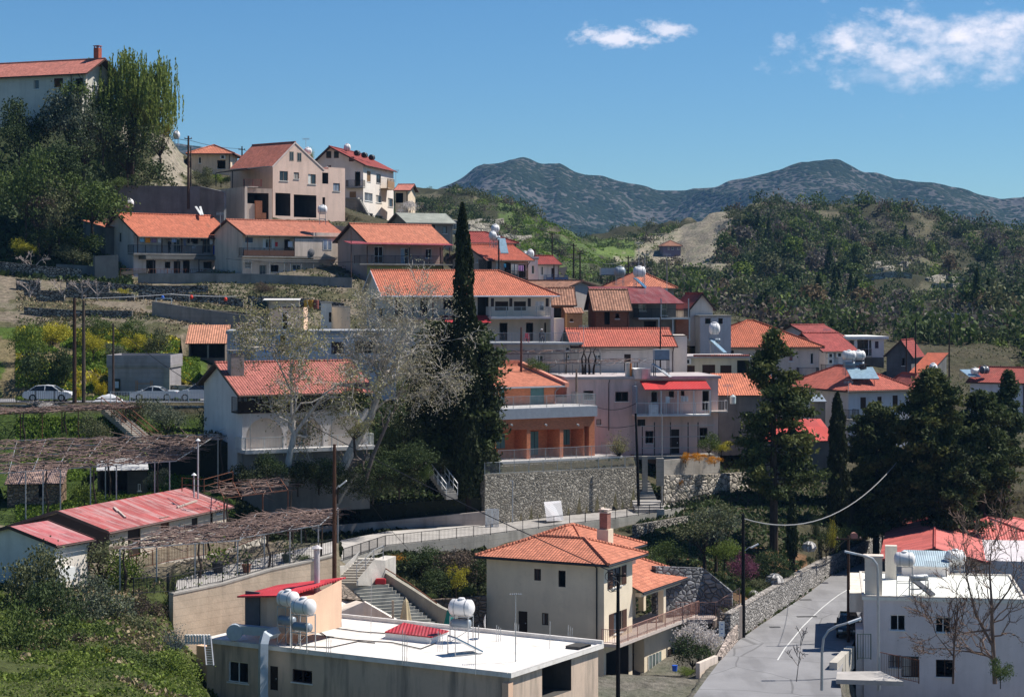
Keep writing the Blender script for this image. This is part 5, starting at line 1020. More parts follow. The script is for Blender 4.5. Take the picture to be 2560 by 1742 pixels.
# ---------------------------------------------------------------- vegetation
def quads(C,size,rs,asp=1.,up=None,jit=.35):
 n=len(C); a=rs.normal(size=(n,3)); 
 if up is not None: a=a*.45+np.array(up)
 a/=np.linalg.norm(a,axis=1)[:,None]; b=rs.normal(size=(n,3)); b-=a*(a*b).sum(1)[:,None]; b/=np.linalg.norm(b,axis=1)[:,None]
 s=(size*(1+jit*rs.uniform(-1,1,n)))[:,None]*.5
 u=a*s*asp; v=b*s
 V=np.stack([C-u,C+v*.55,C+u,C-v*.55],1).reshape(-1,3); Q=np.arange(4*n).reshape(n,4); return V,Q
def lobes_pts(lobes,n,rs,clump=9,spread=.16,inner=.45):
 w=np.array([l[3]*l[4]+l[3]*l[5] for l in lobes],dtype=float); w/=w.sum(); out=[]
 for l,k in zip(lobes,(w*n).astype(int)+4):
  nc=max(3,k//clump); d=rs.normal(size=(nc,3)); d/=np.linalg.norm(d,axis=1)[:,None]; d[:,2]=np.where(d[:,2]<-.5,-d[:,2],d[:,2])
  r=(inner+(1-inner)*rs.uniform(0,1,nc)**.55)[:,None]; c=d*r
  idx=rs.integers(0,nc,k); p=c[idx]+rs.normal(size=(k,3))*spread
  out.append(p*np.array(l[3:6])+np.array(l[0:3]))
 return np.concatenate(out)
def limbs(mb,base,tips,r0,rs,mid=.45):
 base=Vector(base)
 for t in tips:
  t=Vector(t); m=base.lerp(t,mid)+Vector(rs.normal(size=3)*.06*(t-base).length); m.z+=.08*(t-base).length
  mb.tube([base,m,t],[r0,r0*.65,r0*.2],5,cap=False)
LB=dict(mid=leaf((.075,.115,.030),(.14,.19,.05)),dark=leaf((.045,.072,.026),(.085,.12,.042)),bright=leaf((.13,.19,.03),(.23,.29,.055)),olive=leaf((.10,.115,.05),(.19,.20,.10)),grey=leaf((.10,.125,.08),(.20,.22,.15)),
  brown=leaf((.10,.075,.055),(.19,.145,.11)),mauve=leaf((.13,.115,.10),(.21,.18,.155)),rust=leaf((.15,.11,.06),(.23,.17,.10)),yellow=leaf((.42,.33,.015),(.65,.52,.03),.15),pine=leaf((.040,.058,.018),(.10,.13,.04),.25),pinel=leaf((.085,.10,.028),(.18,.20,.06),.3),
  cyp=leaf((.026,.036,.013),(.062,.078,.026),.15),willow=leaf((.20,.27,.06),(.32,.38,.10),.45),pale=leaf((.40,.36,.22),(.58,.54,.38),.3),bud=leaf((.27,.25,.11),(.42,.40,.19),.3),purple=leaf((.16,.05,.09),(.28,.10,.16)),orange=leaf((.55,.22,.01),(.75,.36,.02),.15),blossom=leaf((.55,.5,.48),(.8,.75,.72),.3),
  dry=leaf((.25,.19,.11),(.40,.31,.19),.1),grass=leaf((.12,.20,.03),(.24,.34,.05),.3),gold=leaf((.34,.31,.03),(.60,.52,.05),.2),hedge=leaf((.035,.045,.015),(.09,.095,.03),.1),blue=leaf((.10,.14,.14),(.2,.25,.25)))
BARK=bark(); BARKP=bark((.42,.38,.34)); BARKD=bark((.03,.022,.018))
_pc={}
def proto(kind,m,var=0):
 """crown and trunk meshes of a tree 6 m high standing on the origin"""
 key=(kind,m,var)
 if key in _pc: return _pc[key]
 gk=(kind,var)
 if ('g',)+gk not in _pc:
  rs=np.random.default_rng(hash(kind)%1000 if False else sum(map(ord,kind))*7+var*31)
  tr=MB(); 
  if kind=='round':
   lb=[(0,0,3.9,1.9,1.9,1.9)]+[(rs.uniform(-1.5,1.5),rs.uniform(-1.5,1.5),rs.uniform(2.6,4.7),*( [rs.uniform(.9,1.4)]*2),rs.uniform(.8,1.2)) for _ in range(6)]
   p=lobes_pts(lb,3600,rs); V,Q=quads(p,.29,rs,.8); tr.tube([(0,0,-1),(.1,0,1.2),(0,.1,2.4)],[.22,.16,.12],6,cap=False); limbs(tr,(0,.1,2),[l[:3] for l in lb],.1,rs)
  elif kind=='loose':
   lb=[(rs.uniform(-1.5,1.5),rs.uniform(-1.5,1.5),rs.uniform(2.2,5.0),*([rs.uniform(.55,1.1)]*2),rs.uniform(.5,.9)) for _ in range(11)]
   p=lobes_pts(lb,1500,rs,7,.24); V,Q=quads(p,.24,rs,.7); tr.tube([(0,0,-1),(.15,0,1.0),(.1,.1,2.0)],[.2,.14,.1],6,cap=False); limbs(tr,(.1,.1,1.5),[l[:3] for l in lb],.08,rs)
  elif kind=='shrub':
   lb=[(rs.uniform(-2.2,2.2),rs.uniform(-2.2,2.2),rs.uniform(1.2,3.6),*([rs.uniform(1.1,1.9)]*2),rs.uniform(1.0,2.0)) for _ in range(8)]
   p=lobes_pts(lb,3200,rs,8,.2); V,Q=quads(p,.32,rs,.8); tr.tube([(0,0,-1),(0,0,1.5)],[.15,.1],5,cap=False); limbs(tr,(0,0,.5),[l[:3] for l in lb],.07,rs)
  elif kind=='spiky':
   d=rs.normal(size=(260,3)); d[:,2]=np.abs(d[:,2])+.5; d/=np.linalg.norm(d,axis=1)[:,None]; L_=rs.uniform(2.5,5.4,260); t=rs.uniform(.25,1,(260,8)); p=(d[:,None,:]*L_[:,None,None]*t[...,None]).reshape(-1,3)+rs.normal(size=(2080,3))*.12; p[:,2]+=.3
   V,Q=quads(p,.26,rs,.9)
   for i in range(0,260,6): tr.tube([(0,0,-.3),Vector(d[i]*L_[i]*.95)+Vector((0,0,.3))],[.05,.012],4,cap=False)
  elif kind=='far':
   lb=[(0,0,3.6,2.0,2.0,2.1)]+[(rs.uniform(-1.6,1.6),rs.uniform(-1.6,1.6),rs.uniform(2.2,4.9),1.2,1.2,1.1) for _ in range(4)]
   p=lobes_pts(lb,420,rs,6,.2,.6); V,Q=quads(p,.75,rs,.8); tr.tube([(0,0,-1),(0,0,3)],[.2,.1],4,cap=False)
  elif kind=='farcon':
   z=rs.uniform(.8,6,380); r=(6.2-z)*.30*(.55+.45*rs.uniform(0,1,380)); a=rs.uniform(0,6.28,380); p=np.stack([r*np.cos(a),r*np.sin(a),z],1); V,Q=quads(p,.6,rs,.8); tr.tube([(0,0,-1),(0,0,5)],[.18,.04],4,cap=False)
  me=npmesh(kind+'_crown',V,Q,LB[m]); t2=bpy.data.meshes.new(kind+'_trunk'); t2.from_pydata(tr.v,[],tr.f); t2.materials.append(BARK); _pc[('g',)+gk]=(me,t2)
  _pc[key]=(me,t2); _pc[('m',)+gk]=m; return _pc[key]
 me,t2=_pc[('g',)+gk]
 if _pc[('m',)+gk]!=m: me=me.copy(); me.materials[0]=LB[m]
 _pc[key]=(me,t2); return _pc[key]
def tree(name,label,cat,z,x,yt,yb,hw,D,kind='round',m='mid',group=None,var=None,ground=True,rz=None,sink=0.):
 """x,yt,yb,hw in the zoom's own units: column, top row, bottom row, half width"""
 px,py0=z(x,yt); _,py1=z(x,yb); k=(z(1,0)[0]-z(0,0)[0]); top=EYE-(py0-HZ)/F*D; bx=(px-1280)/F*D
 bot=EYE-(py1-HZ)/F*D
 if ground: g=G(bx,D); bot=g if kind not in('shrub','spiky') or abs(g-bot)<2.5 else bot-.6
 h=max(top-bot,.4); w=hw*k*D/F
 cr={'round':2.9,'loose':2.3,'shrub':3.2,'spiky':4.2,'far':2.6,'farcon':1.7}[kind]; va=rnd.randrange(3) if var is None else var
 me,tm=proto(kind,m,va); t=thing(name,label,cat,(bx,D,bot),rnd.uniform(0,6.28) if rz is None else rz,group); s=w/cr; t.scale=(s,s,h/5.6)
 link('trunk',tm,t); link('crown',me,t); return t
def cypress(name,label,px,pt,pb,hw,D,m='cyp',lean=0,seed=1):
 rs=np.random.default_rng(seed); H=(pb-pt)*D/F; r0=hw*D/F; n=int(H*560*max(r0,.6)); t=rs.uniform(0.0,1,n); 
 prof=np.interp(t,[0,.06,.25,.55,.8,.93,1],[.55,.85,1.0,.86,.62,.36,.04])
 a=rs.uniform(0,6.28,n); lump=1+.22*np.sin(a*3+t*25)+.12*np.sin(a*7-t*60)
 r=r0*prof*lump*(.72+.3*rs.uniform(0,1,n)**.5); C=np.stack([r*np.cos(a)+lean*H*t,r*np.sin(a),t*H],1)
 V,Q=quads(C,.30,rs,1.5,up=(0,0,1.1)); q=P(px,pb,D); t_=thing(name,label,'tree',q)
 link('crown',npmesh('crown',V,Q,LB[m]),t_); mb=MB(); mb.tube([(0,0,-2),(lean*H*.5,0,H*.5),(lean*H*.95,0,H*.95)],[.3,.2,.03],6); mb.build('trunk',BARKD,t_); return t_
def pine(name,label,px,pt,pb,hw,D,m='pine',m2='pinel',seed=3,low=.25,lean=0.,prof=None,nb=120,trunk=.35,den=1.):
 rs=np.random.default_rng(seed); H=(pb-pt)*D/F; r0=hw*D/F; q=P(px,pb,D); q.z=min(q.z,G(q.x,q.y)+.3) if False else q.z
 t_=thing(name,label,'tree',q); tr=MB(); tr.tube([(0,0,-2),(lean*H*.3,0,H*.3),(lean*H*.65,.1,H*.65),(lean*H,0,H*.97)],[trunk,trunk*.8,trunk*.5,.04],8)
 prof=prof or ([0,.12,.3,.5,.7,.85,1],[.7,1,.9,.95,.66,.42,.08]); pts=[];pl=[]
 for i in range(nb):
  t=low+(1-low)*((i+.5)/nb)**.9; a=rs.uniform(0,6.28); Lr=r0*np.interp((t-low)/(1-low),*prof)*rs.uniform(.62,1.12); up=rs.uniform(-.12,.22)
  p0=np.array([lean*H*t,0,H*t]); d=np.array([math.cos(a),math.sin(a),up]); tip=p0+d*Lr
  tr.tube([p0,p0+d*Lr*.5+np.array([0,0,-.12*Lr*.5]),tip],[max(.02,.09*(1.2-t)),.05,.015],4,cap=False)
  k=int((16+22*Lr)*den)
  s=rs.uniform(.3,1.05,k)[:,None]; side=rs.normal(size=(k,3))*np.array([.30,.30,.15])*(.4+Lr*.22); c=p0+d*Lr*s+side
  cc=c[rs.integers(0,k,k*3)]+rs.normal(size=(k*3,3))*.17; (pl if rs.random()<.45 else pts).append(cc)
 C=np.concatenate(pts); V,Q=quads(C,.34,rs,1.25); C2=np.concatenate(pl); V2,Q2=quads(C2,.34,rs,1.25)
 me=npmesh('crown',np.concatenate([V,V2]),np.concatenate([Q,Q2+len(V)]),[LB[m],LB[m2]]); me.polygons.foreach_set('material_index',np.concatenate([np.zeros(len(Q)),np.ones(len(Q2))]).astype(np.int32))
 link('crown',me,t_); tr.build('trunk',BARK,t_); return t_
def grow(mb,p,d,L_,r,dep,rs,tips,spread=.55,up=.12,k=(2,3),curv=.12,n=5):
 r=max(r,.024); q=p+d*L_; mid=p.lerp(q,.5)+Vector(rs.normal(size=3)*curv*L_); mb.tube([p,mid,q],[r,r*.85,r*.68],n if r>.04 else 3,cap=False)
 if dep==0: tips.append(q); return
 if dep<=2: tips.append(mid)
 for i in range(rs.integers(k[0],k[1]+1)):
  nd=(d+Vector(rs.normal(size=3)*spread)+Vector((0,0,up))).normalized(); grow(mb,q if i<2 else mid,nd,L_*rs.uniform(.62,.9),r*.64,dep-1,rs,tips,spread,up,k,curv,n)
def bare(name,label,base,stems,m,lf='pale',leafn=6,leafs=.2,seed=5,cat='tree',dep=5,spread=.5,up=.1,r=.25,group=None,spr=.35,k=(2,3)):
 """stems: list of world polylines for the main limbs; the crown grows from their ends"""
 rs=np.random.default_rng(seed); t_=thing(name,label,cat,base,0,group); b=Vector(base); mb=MB(); tips=[]
 for st in stems:
  pts=[Vector(q)-b for q in st[0]]; n=len(pts); rr=[st[1]+(st[2]-st[1])*i/(n-1) for i in range(n)]; mb.tube(pts,rr,7,cap=False)
  for i in range(1,n):
   dd=(pts[i]-pts[i-1]).normalized(); reps=3 if i==n-1 else st[3] if len(st)>3 else 1
   for j in range(reps):
    nd=(dd+Vector(rs.normal(size=3)*spread)).normalized(); grow(mb,pts[i].lerp(pts[i-1],0 if i==n-1 else rs.uniform(0,.8)),nd,st[4] if len(st)>4 else 1.4,rr[i]*.6,dep-1,rs,tips,spread,up,k)
 mb.build('trunk',m,t_)
 if leafn and tips:
  T=np.array([tuple(q) for q in tips]); C=np.repeat(T,leafn,0)+rs.normal(size=(len(T)*leafn,3))*spr; V,Q=quads(C,leafs,rs,.8); link('crown',npmesh('crown',V,Q,LB[lf]),t_)
 return t_
# -- upper left grove
for i,(x,yt,yb,hw,D,kd,m,lb) in enumerate([
 (110,470,960,190,256,'round','dark','dark round tree under the left window of the hill house'),
 (480,385,960,210,256,'round','grey','grey-green round tree covering the dark window of the hill house'),
 (790,535,980,200,257,'round','dark','dark tree below the porch of the hill house'),
 (330,880,1300,230,251,'round','dark','shaded tree in the middle of the upper left grove'),
 (90,985,1640,210,246,'round','mid','bright green tree at the left edge, halfway down the grove'),
 (690,1125,1660,265,249,'round','mid','widest green tree of the grove, left of the blue-grey road wall'),
 (620,780,1200,190,255,'loose','dark','dark loose tree between the grey tree and the willow'),
 (1010,690,1180,200,263,'round','dark','dark tree growing against the foot of the willow'),
 (1300,735,1120,150,274,'loose','olive','thin olive tree with visible forked trunk on the pale rock'),
 (1080,1010,1330,240,268,'shrub','dark','dark spreading bush above the blue-grey road wall'),
 (390,1190,1700,210,248,'round','olive','olive tree below the shaded tree in the grove'),
 (210,1390,1850,180,246,'loose','brown','brownish half bare tree low in the grove'),
 (640,330,760,240,258,'shrub','mid','dark bush against the hill house wall'),
 (900,1230,1500,120,254,'loose','mid','small green tree touching the left end of the road wall'),
 (30,650,1050,150,253,'round','dark','dark tree cut by the left edge of the grove'),
 (1150,600,900,130,268,'shrub','mid','green bush under the left side of the willow')]):
 tree('broadleaf_tree' if kd!='shrub' else 'bush',lb,'tree' if kd!='shrub' else 'bush',ZA,x,yt,yb+60,hw*(1.15 if kd=='loose' else 1.25),D,'shrub' if kd=='round' else kd,m,ground=False)
for x,yt,yb,hw,D,kd,m,lb in [
 (300,180,520,290,248,'shrub','dark','dark tangled bush filling the slope below the grove'),
 (600,230,500,190,249,'shrub','mid','green bush left of the laundry balcony house'),
 (80,345,520,120,244,'shrub','gold','yellow-green bush at the left edge beside the bare fruit trees'),
 (520,400,600,160,246,'shrub','olive','low olive bush behind the dark stone wall'),
 (1250,680,780,70,246,'shrub','olive','small bush on the rubble below the laundry balcony house'),
 (1960,760,880,60,240,'shrub','dark','small dark bush on the grey wall below the gap between two terrace houses'),
 (2260,740,860,90,240,'shrub','brown','brown dry bush hanging on the wall below the terrace house'),
 (100,1075,1500,150,194,'shrub','bright','bright green bush at the left edge of the grassy bank'),
 (330,1085,1350,170,200,'shrub','gold','mustard yellow bush behind the two tall poles'),
 (740,1025,1320,150,200,'shrub','mid','deep green bush right of the two tall poles'),
 (700,1180,1420,110,196,'shrub','gold','yellow flowering bush low on the bank right of the poles'),
 (1050,1060,1300,130,203,'shrub','mid','dark green bush at the top of the grassy bank'),
 (1080,1180,1380,120,199,'shrub','gold','yellow flowering bush above the concrete garage'),
 (1270,1110,1480,130,201,'shrub','olive','dry olive bush on the right shoulder of the grassy bank'),
 (200,1290,1900,220,189,'shrub','dark','large dark bush standing behind the white car and black fence'),
 (420,1350,1900,150,188,'round','dark','dark round tree between the large dark bush and the poles'),
 (900,1270,1450,110,197,'shrub','grey','grey bush in the middle of the grassy bank')]:
 tree('bush' if kd!='round' else 'broadleaf_tree',lb,'bush' if kd!='round' else 'tree',ZC,x,yt,yb,hw,D,kd,m,ground=False)
tree('yellow_shrub','bright yellow flowering shrub left of the concrete garage','shrub',ZI,765,280,455,60,185,'shrub','yellow'); tree('yellow_shrub','low yellow flowers at the foot of the tall dark pole','shrub',ZI,560,375,450,60,185,'shrub','yellow')
tree('yellow_shrub','yellow shrub between the pale wall and the arched house gable','shrub',ZI,1705,330,430,30,184,'shrub','yellow')
tree('gorse_bush','golden bush at the right foot of the willow','bush',ZA,1385,650,900,60,272,'shrub','gold',ground=False); tree('gorse_bush','small golden bush just above the larger golden bush','bush',ZA,1345,590,680,60,273,'shrub','gold',ground=False)
# willow
def willow():
 rs=np.random.default_rng(11); D=262; q=PZ(ZA,1040,1010,D); H=940*K*D/F; t_=thing('willow_tree','tall weeping willow with hanging pale green strands beside the hill house','tree',q); mb=MB(); C=[]
 for i in range(60):
  a=rs.uniform(0,6.28); r=rs.uniform(.6,5.3); z=H*rs.uniform(.5,.98)*(1-.03*r); tip=Vector((r*math.cos(a)*1.05+.8,r*math.sin(a),z)); b=Vector((.6,0,H*rs.uniform(.25,.5))); mb.tube([b,b.lerp(tip,.5)+Vector((0,0,1.0)),tip],[.16,.09,.03],5,cap=False)
  for j in range(17):
   s=tip+Vector(rs.normal(size=3)*.75); L_=rs.uniform(1.3,3.8); n=int(L_*9); zz=np.linspace(0,-L_,n); o=np.array(tuple(s)); sw=rs.normal(size=2)*.12
   C.append(np.stack([o[0]+sw[0]*zz**2*.1+rs.normal(size=n)*.05,o[1]+sw[1]*zz**2*.1+rs.normal(size=n)*.05,o[2]+zz],1))
 mb.tube([(0,0,-3),(.2,0,H*.25),(.6,0,H*.5)],[.5,.4,.25],8); mb.build('trunk',BARKD,t_); C=np.concatenate(C); V,Q=quads(C,.30,rs,1.4,up=(0,0,1.6)); link('crown',npmesh('crown',V,Q,LB['willow']),t_)
willow()
# terrace fruit trees
for x,yt,yb,hw,D,s,lb in [(125,740,1010,130,222,1,'bare pale-barked fruit tree at the left edge of the lower stone terrace'),(410,790,1000,110,223,2,'bare fruit tree left of the two tall poles on the lower terrace'),(735,820,1000,120,224,3,'bare fruit tree just right of the two tall poles'),(140,500,780,130,238,4,'bare fruit tree on the upper terrace beside the dark stone wall'),(600,800,960,90,224,6,'small bare tree between the two tall poles')]:
 b=PZ(ZC,x,yb,D); b.z=G(b.x,b.y)-.1; top=PZ(ZC,x,yt,D); H=max(top.z-b.z,2.)
 bare('fruit_tree',lb,b,[([b,b+Vector((0,0,H*.35)),b+Vector((-.3*H,0,H*.7))],.10,.05,1,H*.22),([b+Vector((0,0,H*.3)),b+Vector((.35*H,.2,H*.72))],.08,.05,1,H*.22),([b+Vector((0,0,H*.33)),b+Vector((0,-.3,H*.75))],.07,.04,1,H*.2)],bark((.36,.30,.27)),leafn=0,seed=s,dep=3,spread=.45)
tree('young_tree','small olive-yellow tree on the terrace between bare fruit trees and grey wall','tree',ZC,980,780,1020,75,226,'loose','gold')
# street and garden below it
for x,yt,yb,hw,D,kd,m,lb in [
 (1060,480,760,170,176,'shrub','olive','olive bush below the white railing right of the long garden stairs'),
 (1370,500,830,190,175,'shrub','grey','grey-green bush under the white parked car'),
 (1800,480,900,190,173,'shrub','dark','black-green bush in the shade of the arched house gable'),
 (730,620,960,160,172,'shrub','olive','bush growing left of the long garden stairs'),
 (280,500,600,150,179,'shrub','blossom','pale blossom on the wall below the white car'),
 (440,790,950,110,168,'shrub','mid','green bush on the lawn under the upper pergola'),
 (1270,1090,1330,110,159,'shrub','grey','variegated bush beside the rusty lean-to'),
 (620,1250,1460,150,154,'shrub','bright','bright bush behind the long red shed')]:
 tree('bush',lb,'bush',ZI,x,yt,yb,hw,D,kd,m,ground=False)
for x,yt,yb,hw,D,kd,m,lb in [
 (150,470,1100,230,121,'shrub','olive','tall olive bush at the left edge in front of the small red shed'),
 (760,350,900,270,128,'loose','olive','airy olive tree in front of the long red shed'),
 (960,470,950,200,127,'loose','bright','light green tree in front of the shed terrace railing'),
 (700,780,1250,230,119,'shrub','grey','grey bush in the middle of the lower left slope'),
 (300,750,1250,220,117,'shrub','dark','dark bush low on the lower left slope'),
 (120,1020,1640,230,108,'shrub','mid','large green bush in the bottom left corner'),
 (600,1060,1480,220,112,'shrub','mid','green bush above the bottom edge of the slope'),
 (950,1100,1400,200,117,'shrub','olive','olive bush near the cut end of the tall retaining wall'),
 (1150,940,1200,120,121,'shrub','brown','brown dry bush beside the tall retaining wall'),
 (950,1350,1640,240,108,'shrub','mid','green bush at the bottom edge, middle of the slope'),
 (1350,1380,1620,190,109,'shrub','bright','bright green bush nearest the ladder at the flat roof'),
 (400,1380,1700,200,104,'shrub','bright','bright bush at the very bottom of the left slope'),
 (1400,1180,1330,130,113,'spiky','blue','pale blue-grey thistle-like plant near the retaining wall end'),
 (1350,860,1150,60,123,'shrub','mid','dark green ivy hanging on the end of the tall retaining wall'),
 (620,1250,1480,150,110,'shrub','brown','brown leafless bush in the middle of the lower left slope'),
 (250,1180,1420,120,112,'spiky','olive','upright olive shoots on the lower left slope'),
 (1130,1260,1450,110,112,'spiky','dry','tan dry grass clump beside the pale thistle-like plant'),
 (780,1420,1580,90,107,'shrub','gold','yellow-green bush low on the slope near the bottom edge'),
 (1000,1500,1640,60,106,'spiky','blue','small silver thistle-like plant at the bottom edge')]:
 tree('bush' if kd in('shrub','spiky') else 'olive_tree',lb,'bush' if kd in('shrub','spiky') else 'tree',ZK,x,yt-90,yb+40,hw*(1.3 if hw>100 else 1),D,kd,m,ground=False)
# budding trees in the centre
q=lambda x,y,D=159:PZ(ZJ,x,y,D)
b=q(845,1570)
bare('budding_tree','pale-barked budding tree with yellow-green buds in front of the arched house',b,[([b,q(880,1330),q(925,1110)],.30,.22,0,2.),([q(925,1110),q(905,900),q(900,650),q(895,420)],.17,.05,2,1.5),([q(925,1110),q(1060,930),q(1200,740),q(1340,650)],.16,.05,2,1.5),([q(890,700),q(790,480,158),q(700,330,158)],.09,.04,2,1.3),([q(900,520),q(950,330),q(990,240)],.07,.03,2,1.1)],BARKP,'bud',6,.20,seed=21,dep=5,spread=.6,up=.03,spr=.38)
q=lambda x,y,D=163:PZ(ZJ,x,y,D); b=q(1310,1540)
bare('plane_tree','large leaning pale tree with fluffy white buds left of the dark evergreen',b,[([b,q(1480,1180),q(1620,950),q(1690,740)],.42,.26,0,2.),([q(1690,740),q(1740,500),q(1880,280),q(1960,140)],.2,.05,2,1.6),([q(1700,650),q(1900,420),q(2120,330)],.15,.05,2,1.5),([q(1690,720),q(1880,560),q(2080,560)],.13,.05,2,1.4),([q(1740,500),q(1680,300),q(1640,180)],.1,.04,2,1.2),([q(1650,850),q(1560,650),q(1560,480)],.08,.03,1,1.1),([q(1640,900),q(1760,800),q(1850,780)],.1,.04,1,1.2)],BARKP,'pale',6,.155,seed=33,dep=5,spread=.6,up=.0,spr=.36)
b=q(1560,1560,165); bare('leaning_tree','slimmer dark leaning trunk right of the large pale tree',b,[([b,q(1640,1300,165),q(1740,1080,165),q(1790,960,165)],.22,.1,1,1.2)],bark((.16,.13,.12)),'bud',4,.15,seed=41,dep=4)
for x,yt,yb,hw,D,kd,m,lb in [
 (730,1260,1560,150,157,'shrub','dark','leafy bush at the foot of the budding tree'),
 (1150,1300,1600,230,161,'shrub','dark','dark leafy bush between the two leaning pale trees'),
 (1480,900,1250,170,160,'loose','bud','pale budding bush against the right arches of the arched house'),
 (1700,1250,1560,230,166,'shrub','dark','dark bush below the large pale tree'),
 (1450,640,900,110,163,'shrub','mid','green shrub on the dark timber balcony right end'),
 (2000,1150,1500,200,167,'shrub','dark','dark bush left of the tall cypress foot'),
 (560,1290,1600,200,156,'shrub','cyp','black-green bush under the left end of the arched house terrace'),  # dark cyp leaves here carry the big trees' shade in their colour
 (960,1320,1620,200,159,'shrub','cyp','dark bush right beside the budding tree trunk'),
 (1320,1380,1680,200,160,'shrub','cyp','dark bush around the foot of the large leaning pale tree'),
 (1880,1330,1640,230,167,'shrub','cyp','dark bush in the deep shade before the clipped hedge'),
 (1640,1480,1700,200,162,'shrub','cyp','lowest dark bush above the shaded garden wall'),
 (2250,1250,1500,140,170,'shrub','cyp','dark bush between the cypress foot and the white railed stairs'),
 (1950,880,1250,170,184,'shrub','cyp','dark bush behind the large pale tree beside the dark evergreen'),
 (1800,1000,1300,150,176,'shrub','dark','dark bush on the slope right of the arched house'),
 (2120,1380,1560,60,166,'shrub','mid','small leafy shrub beside the white garden stairs')]:
 tree('bush',lb,'bush',ZJ,x,yt,yb,hw,D,kd,m,ground=False)
# dark evergreens and cypresses
pine('dark_evergreen','huge dark evergreen tree left of the brick villa around the tall cypress',1140,815,1250,102,174,'cyp','pine',8,.05,0,([0,.15,.35,.55,.75,.9,1],[.8,.95,1,1,1,.9,.5]),330,.4,1.6)
pine('dark_evergreen','second dark evergreen tree touching the brick villa wall',1188,930,1260,55,176,'cyp','pine',9,.05,0,([0,.2,.5,.8,1],[.8,1,1,.8,.3]),150,.3,1.6)
cypress('cypress_tree','tall slim dark cypress rising above every roof in the middle',1172,510,1240,31,171,'cyp',-.022,2)
cypress('cypress_tree','slim cypress right of the large pine tree',2096,982,1320,25,187,'cyp',-.008,4)
cypress('cypress_tree','thin low cypress on the bank above the road wall',1980,1240,1395,12,172,'cyp',0,6)
pine('large_pine','large open pine tree with layered branches in front of the right hand houses',1935,828,1395,118,176,'pine','pinel',14,.27,-.004,([0,.1,.2,.32,.42,.55,.66,.78,.88,1],[.5,1.0,.75,1.1,.6,.95,.5,.62,.34,.05]),88,.42,1.15)
pine('pine_tree','dark pine tree right of the slim cypress',2190,1015,1360,92,193,'pine','pinel',15,.1,0,([0,.3,.6,.85,1],[.8,1,.9,.6,.2]),110,.35,1.5)
pine('pine_tree','leaning dark pine tree with a thick bare trunk above the road bend',2330,930,1380,100,190,'pine','pinel',16,.22,.006,([0,.25,.55,.8,1],[.9,1,.95,.7,.2]),150,.5,1.7)
pine('pine_tree','broad dark pine tree filling the right edge above the red roofed building',2455,985,1370,85,192,'pine','pine',17,.1,0,([0,.3,.6,.85,1],[.9,1,1,.7,.3]),120,.45,1.6)
pine('pine_tree','pale leafed crown cut off by the right edge beside the sky blue house end',2520,930,1200,45,200,'dark','pine',18,.1,0,None,50,.3,1.6)
pine('pine_tree','short dark pine below the broad pine at the right edge',2390,1120,1380,70,186,'pine','cyp',19,.1,0,None,70,.4,1.5)
tree('conical_shrub','pointed light green conifer on the bank left of the wooden power pole','shrub',ZO,2110,500,860,60,178,'spiky','gold',ground=False); tree('conical_shrub','second pointed green conifer beside the slim cypress','shrub',ZO,1960,410,760,80,182,'spiky','dark',ground=False)
# valley slope in front
for x,yt,yb,hw,D,kd,m,lb in [
 (960,410,960,270,166,'loose','olive','wide grey-olive tree behind the beige villa, left of the tall black pole'),
 (1050,440,960,250,167,'loose','grey','pale twiggy crown mingling with the wide grey-olive tree'),
 (1130,740,990,150,165,'shrub','bright','bright green bush under the wide grey-olive tree'),
 (620,740,1000,150,166,'shrub','mid','green bush between the orange roofs and the wide olive tree'),
 (450,840,1060,130,160,'shrub','mid','leafy bush right beside the small orange side roof'),
 (240,610,720,80,175,'shrub','dark','dark bush on the railed path above the beige villa'),
 (325,650,720,30,175,'shrub','orange','orange flower cushion beside the railed path'),
 (1300,880,1150,130,162,'shrub','purple','purple blossoming shrub beside the tall black pole'),
 (1560,830,1150,170,168,'shrub','dark','dark bush under the large pine'),
 (1440,1100,1300,130,163,'shrub','olive','grey-green bush on the bank above the road wall'),
 (1360,1170,1380,70,158,'shrub','bright','bright green bush at the left end of the road wall'),
 (1330,1320,1390,25,156,'shrub','yellow','small yellow flower clump right of the tall black pole'),
 (1835,930,1000,35,170,'shrub','dark','round clipped shrub on the red earth bank, middle one'),
 (1775,970,1025,30,168,'shrub','dark','round clipped shrub on the red earth bank, lowest one'),
 (1905,895,975,40,171,'shrub','dark','round clipped shrub on the red earth bank, highest one'),
 (2050,620,900,150,182,'shrub','pine','dark bush behind the wooden power pole'),
 (1650,980,1180,120,168,'shrub','dark','dark bush on the bank below the large pine'),
 (2250,560,800,130,186,'shrub','mid','feathery green bush behind the road wall bend')]:
 tree('bush' if kd!='loose' else 'olive_tree',lb,'bush' if kd!='loose' else 'tree',ZO,x,yt,yb,hw,D,kd,m,ground=kd=='loose')
for x,yt,yb,hw,D,kd,m,lb in [
 (120,880,1000,110,154,'shrub','orange','small orange flowering bush below the left end of the path'),
 (330,800,1100,230,152,'shrub','dark','dark slope bush below the path, left of the beige villa'),
 (700,810,1150,240,151,'shrub','brown','brown dead creeper hanging below the path'),
 (520,1000,1250,190,148,'shrub','dark','dark bush right of the broken concrete steps'),
 (850,900,1200,130,150,'shrub','dark','dark bush touching the beige villa left corner'),
 (740,1160,1290,80,144,'shrub','mid','bright green mound at the left foot of the beige villa'),
 (430,1240,1300,60,143,'shrub','mid','small green plant at the top of the rubble wall'),
 (660,920,1330,110,143,'loose','gold','thin yellow-green twiggy bush left of the beige villa')]:
 tree('bush',lb,'bush',ZM,x,yt,yb,hw,D,kd,m,ground=False)
